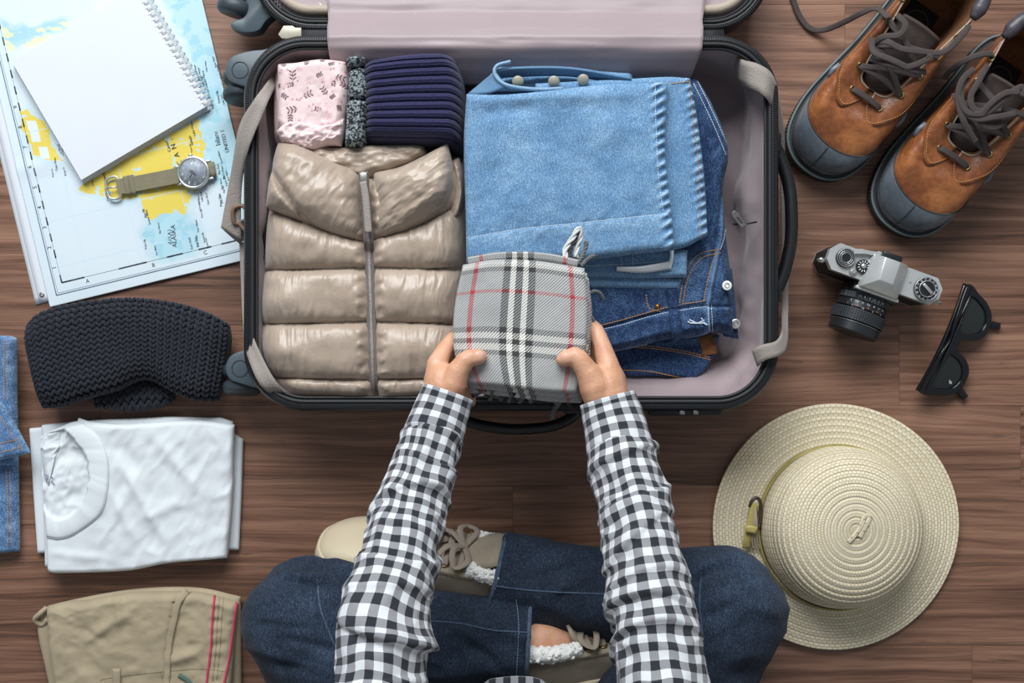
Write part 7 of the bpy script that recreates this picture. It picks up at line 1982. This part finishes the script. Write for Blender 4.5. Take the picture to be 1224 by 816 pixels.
        for sd in (1, -1):
            Gp = la.patch(sd * 3, sd * 44, 0.62, 1.0, 40, 8, 0.0014); sub('eyestay', side_sheet(Gp, 0.002), 'canvas')
            sub('eyestay_stitch', stitch_geo(Gp[:, 1] + [0, 0, .0006]), 'thread_khaki', smooth=False)
        eye = {}
        for sd in (1, -1):
            for i, kk in enumerate((8, 15, 22, 29)):
                p = la.at(np.array([sd * kk]), np.array([0.88]))[0]; q = la.at(np.array([sd * kk]), np.array([0.97]))[0]; r_ = la.at(np.array([sd * (kk + 2)]), np.array([0.88]))[0]
                nr = np.cross(q - p, r_ - p); nr /= np.linalg.norm(nr); nr *= np.sign(nr[2]); p = p + nr * 0.0024; eye[(sd, i)] = (p, nr)
                M4 = Matrix.Translation(p) @ Vector(nr).to_track_quat('Z', 'Y').to_matrix().to_4x4()
                g = tube(np.array([(0.0042 * math.cos(a), 0.0042 * math.sin(a), 0) for a in np.linspace(0, 6.283, 20, endpoint=False)]), 0.0014, 6, True); g.xf(M4); sub('eyelet', g, 'brass')
                g = lathe([(0.0036, -0.001), (0.0036, 0), (0.0002, 0)], 16); g.xf(M4); sub('lace_in_eyelet', g, 'lace_beige')
        for i in range(4):
            a, na = eye[(1, i)]; b, nb = eye[(-1, i)]
            sub('lace', band(catmull(np.array([a, a + na * .003 + (b - a) * .1, (a + b) / 2 + v3(0, 0, .006), b + nb * .003 - (b - a) * .1, b]), 30), 0.0085, 0.0016), 'lace_beige')
        top = (eye[(1, 3)][0] + eye[(-1, 3)][0]) / 2 + v3(0.002, 0, .008)
        for sd in (1, -1):
            lp = [top, top + v3(.012, sd * .020, .008), top + v3(.004, sd * .042, -.002), top + v3(-.010, sd * .030, .004), top]
            sub('lace_loop', band(catmull(np.array(lp), 50), 0.0075, 0.0015), 'lace_beige')
            en = [top, top + v3(.02, sd * .014, .004), top + v3(.034, sd * .030, -.012), top + v3(.05, sd * .036, -.022)]
            sub('lace_end', band(catmull(np.array(en), 30), [0.0075] * 24 + [0.004] * 6, 0.0015), 'lace_beige')
        Gx = [[(x, w * v, z - 0.005 * v * v) for v in np.linspace(-1, 1, 9)] for x, z, w in ((0.150, .058, .014), (0.125, .065, .022), (0.105, .074, .027), (0.09, .088, .029), (0.084, .100, .026))]
        if long_tongue: Gx = Gx[:3] + [[(x, w * v, z - 0.008 * v * v) for v in np.linspace(-1, 1, 9)] for x, z, w in ((0.085, .088, .032), (0.068, .098, .033), (0.058, .102, .030))]
        sub('tongue', solid_grid(np.array(Gx), 0.004), 'canvas')
        # fur: lumpy roll with tufts round the opening
        kk = np.arange(26, n - 25); p = la.T[kk] + v3(0, 0, .003)
        g = tube(p, 0.0095 + 0.0015 * noise3(np.arange(len(kk)) * 0.6, 0.3), 12)
        V_ = g.V(); g.v = [V_ + 0.0016 * np.stack([noise3(V_[:, 0] * 260, V_[:, 1] * 260, V_[:, 2] * 260, s_) for s_ in (1, 2, 3)], 1)]
        rr = random.Random(2); e = ellipsoid((.0028, .0024, .0026), 6, 4)
        for _ in range(420):
            i = rr.randrange(len(p)); a = rr.uniform(0, 6.28); b_ = rr.uniform(-.5, .5); c = p[i] + v3(math.cos(a) * .004, math.cos(a) * .0086 * (1 if rr.random() < .5 else -1), math.sin(a) * .0090) ; g.add(e.V() * rr.uniform(.6, 1.3) + c, e.f)
        sub('fur_lining', g, 'fur', stuff=True)
    dR = v3(-.957, .290, -.033); uR = v3(.10, .85, .50)
    uu = uR - dR * (uR @ dR); uu /= np.linalg.norm(uu)
    shoe(P(391, 641, .050) - dR / np.linalg.norm(dR) * .284 - uu * .030, dR, uR, True)
    dL = v3(.95, .20, -.16); uL = v3(-.28, .85, .45); dn = dL / np.linalg.norm(dL); uu = uL - dn * (uL @ dn); uu /= np.linalg.norm(uu)
    shoe(P(664, 764, .088) - dn * .070 - uu * .074, dL, uL)
build_person()
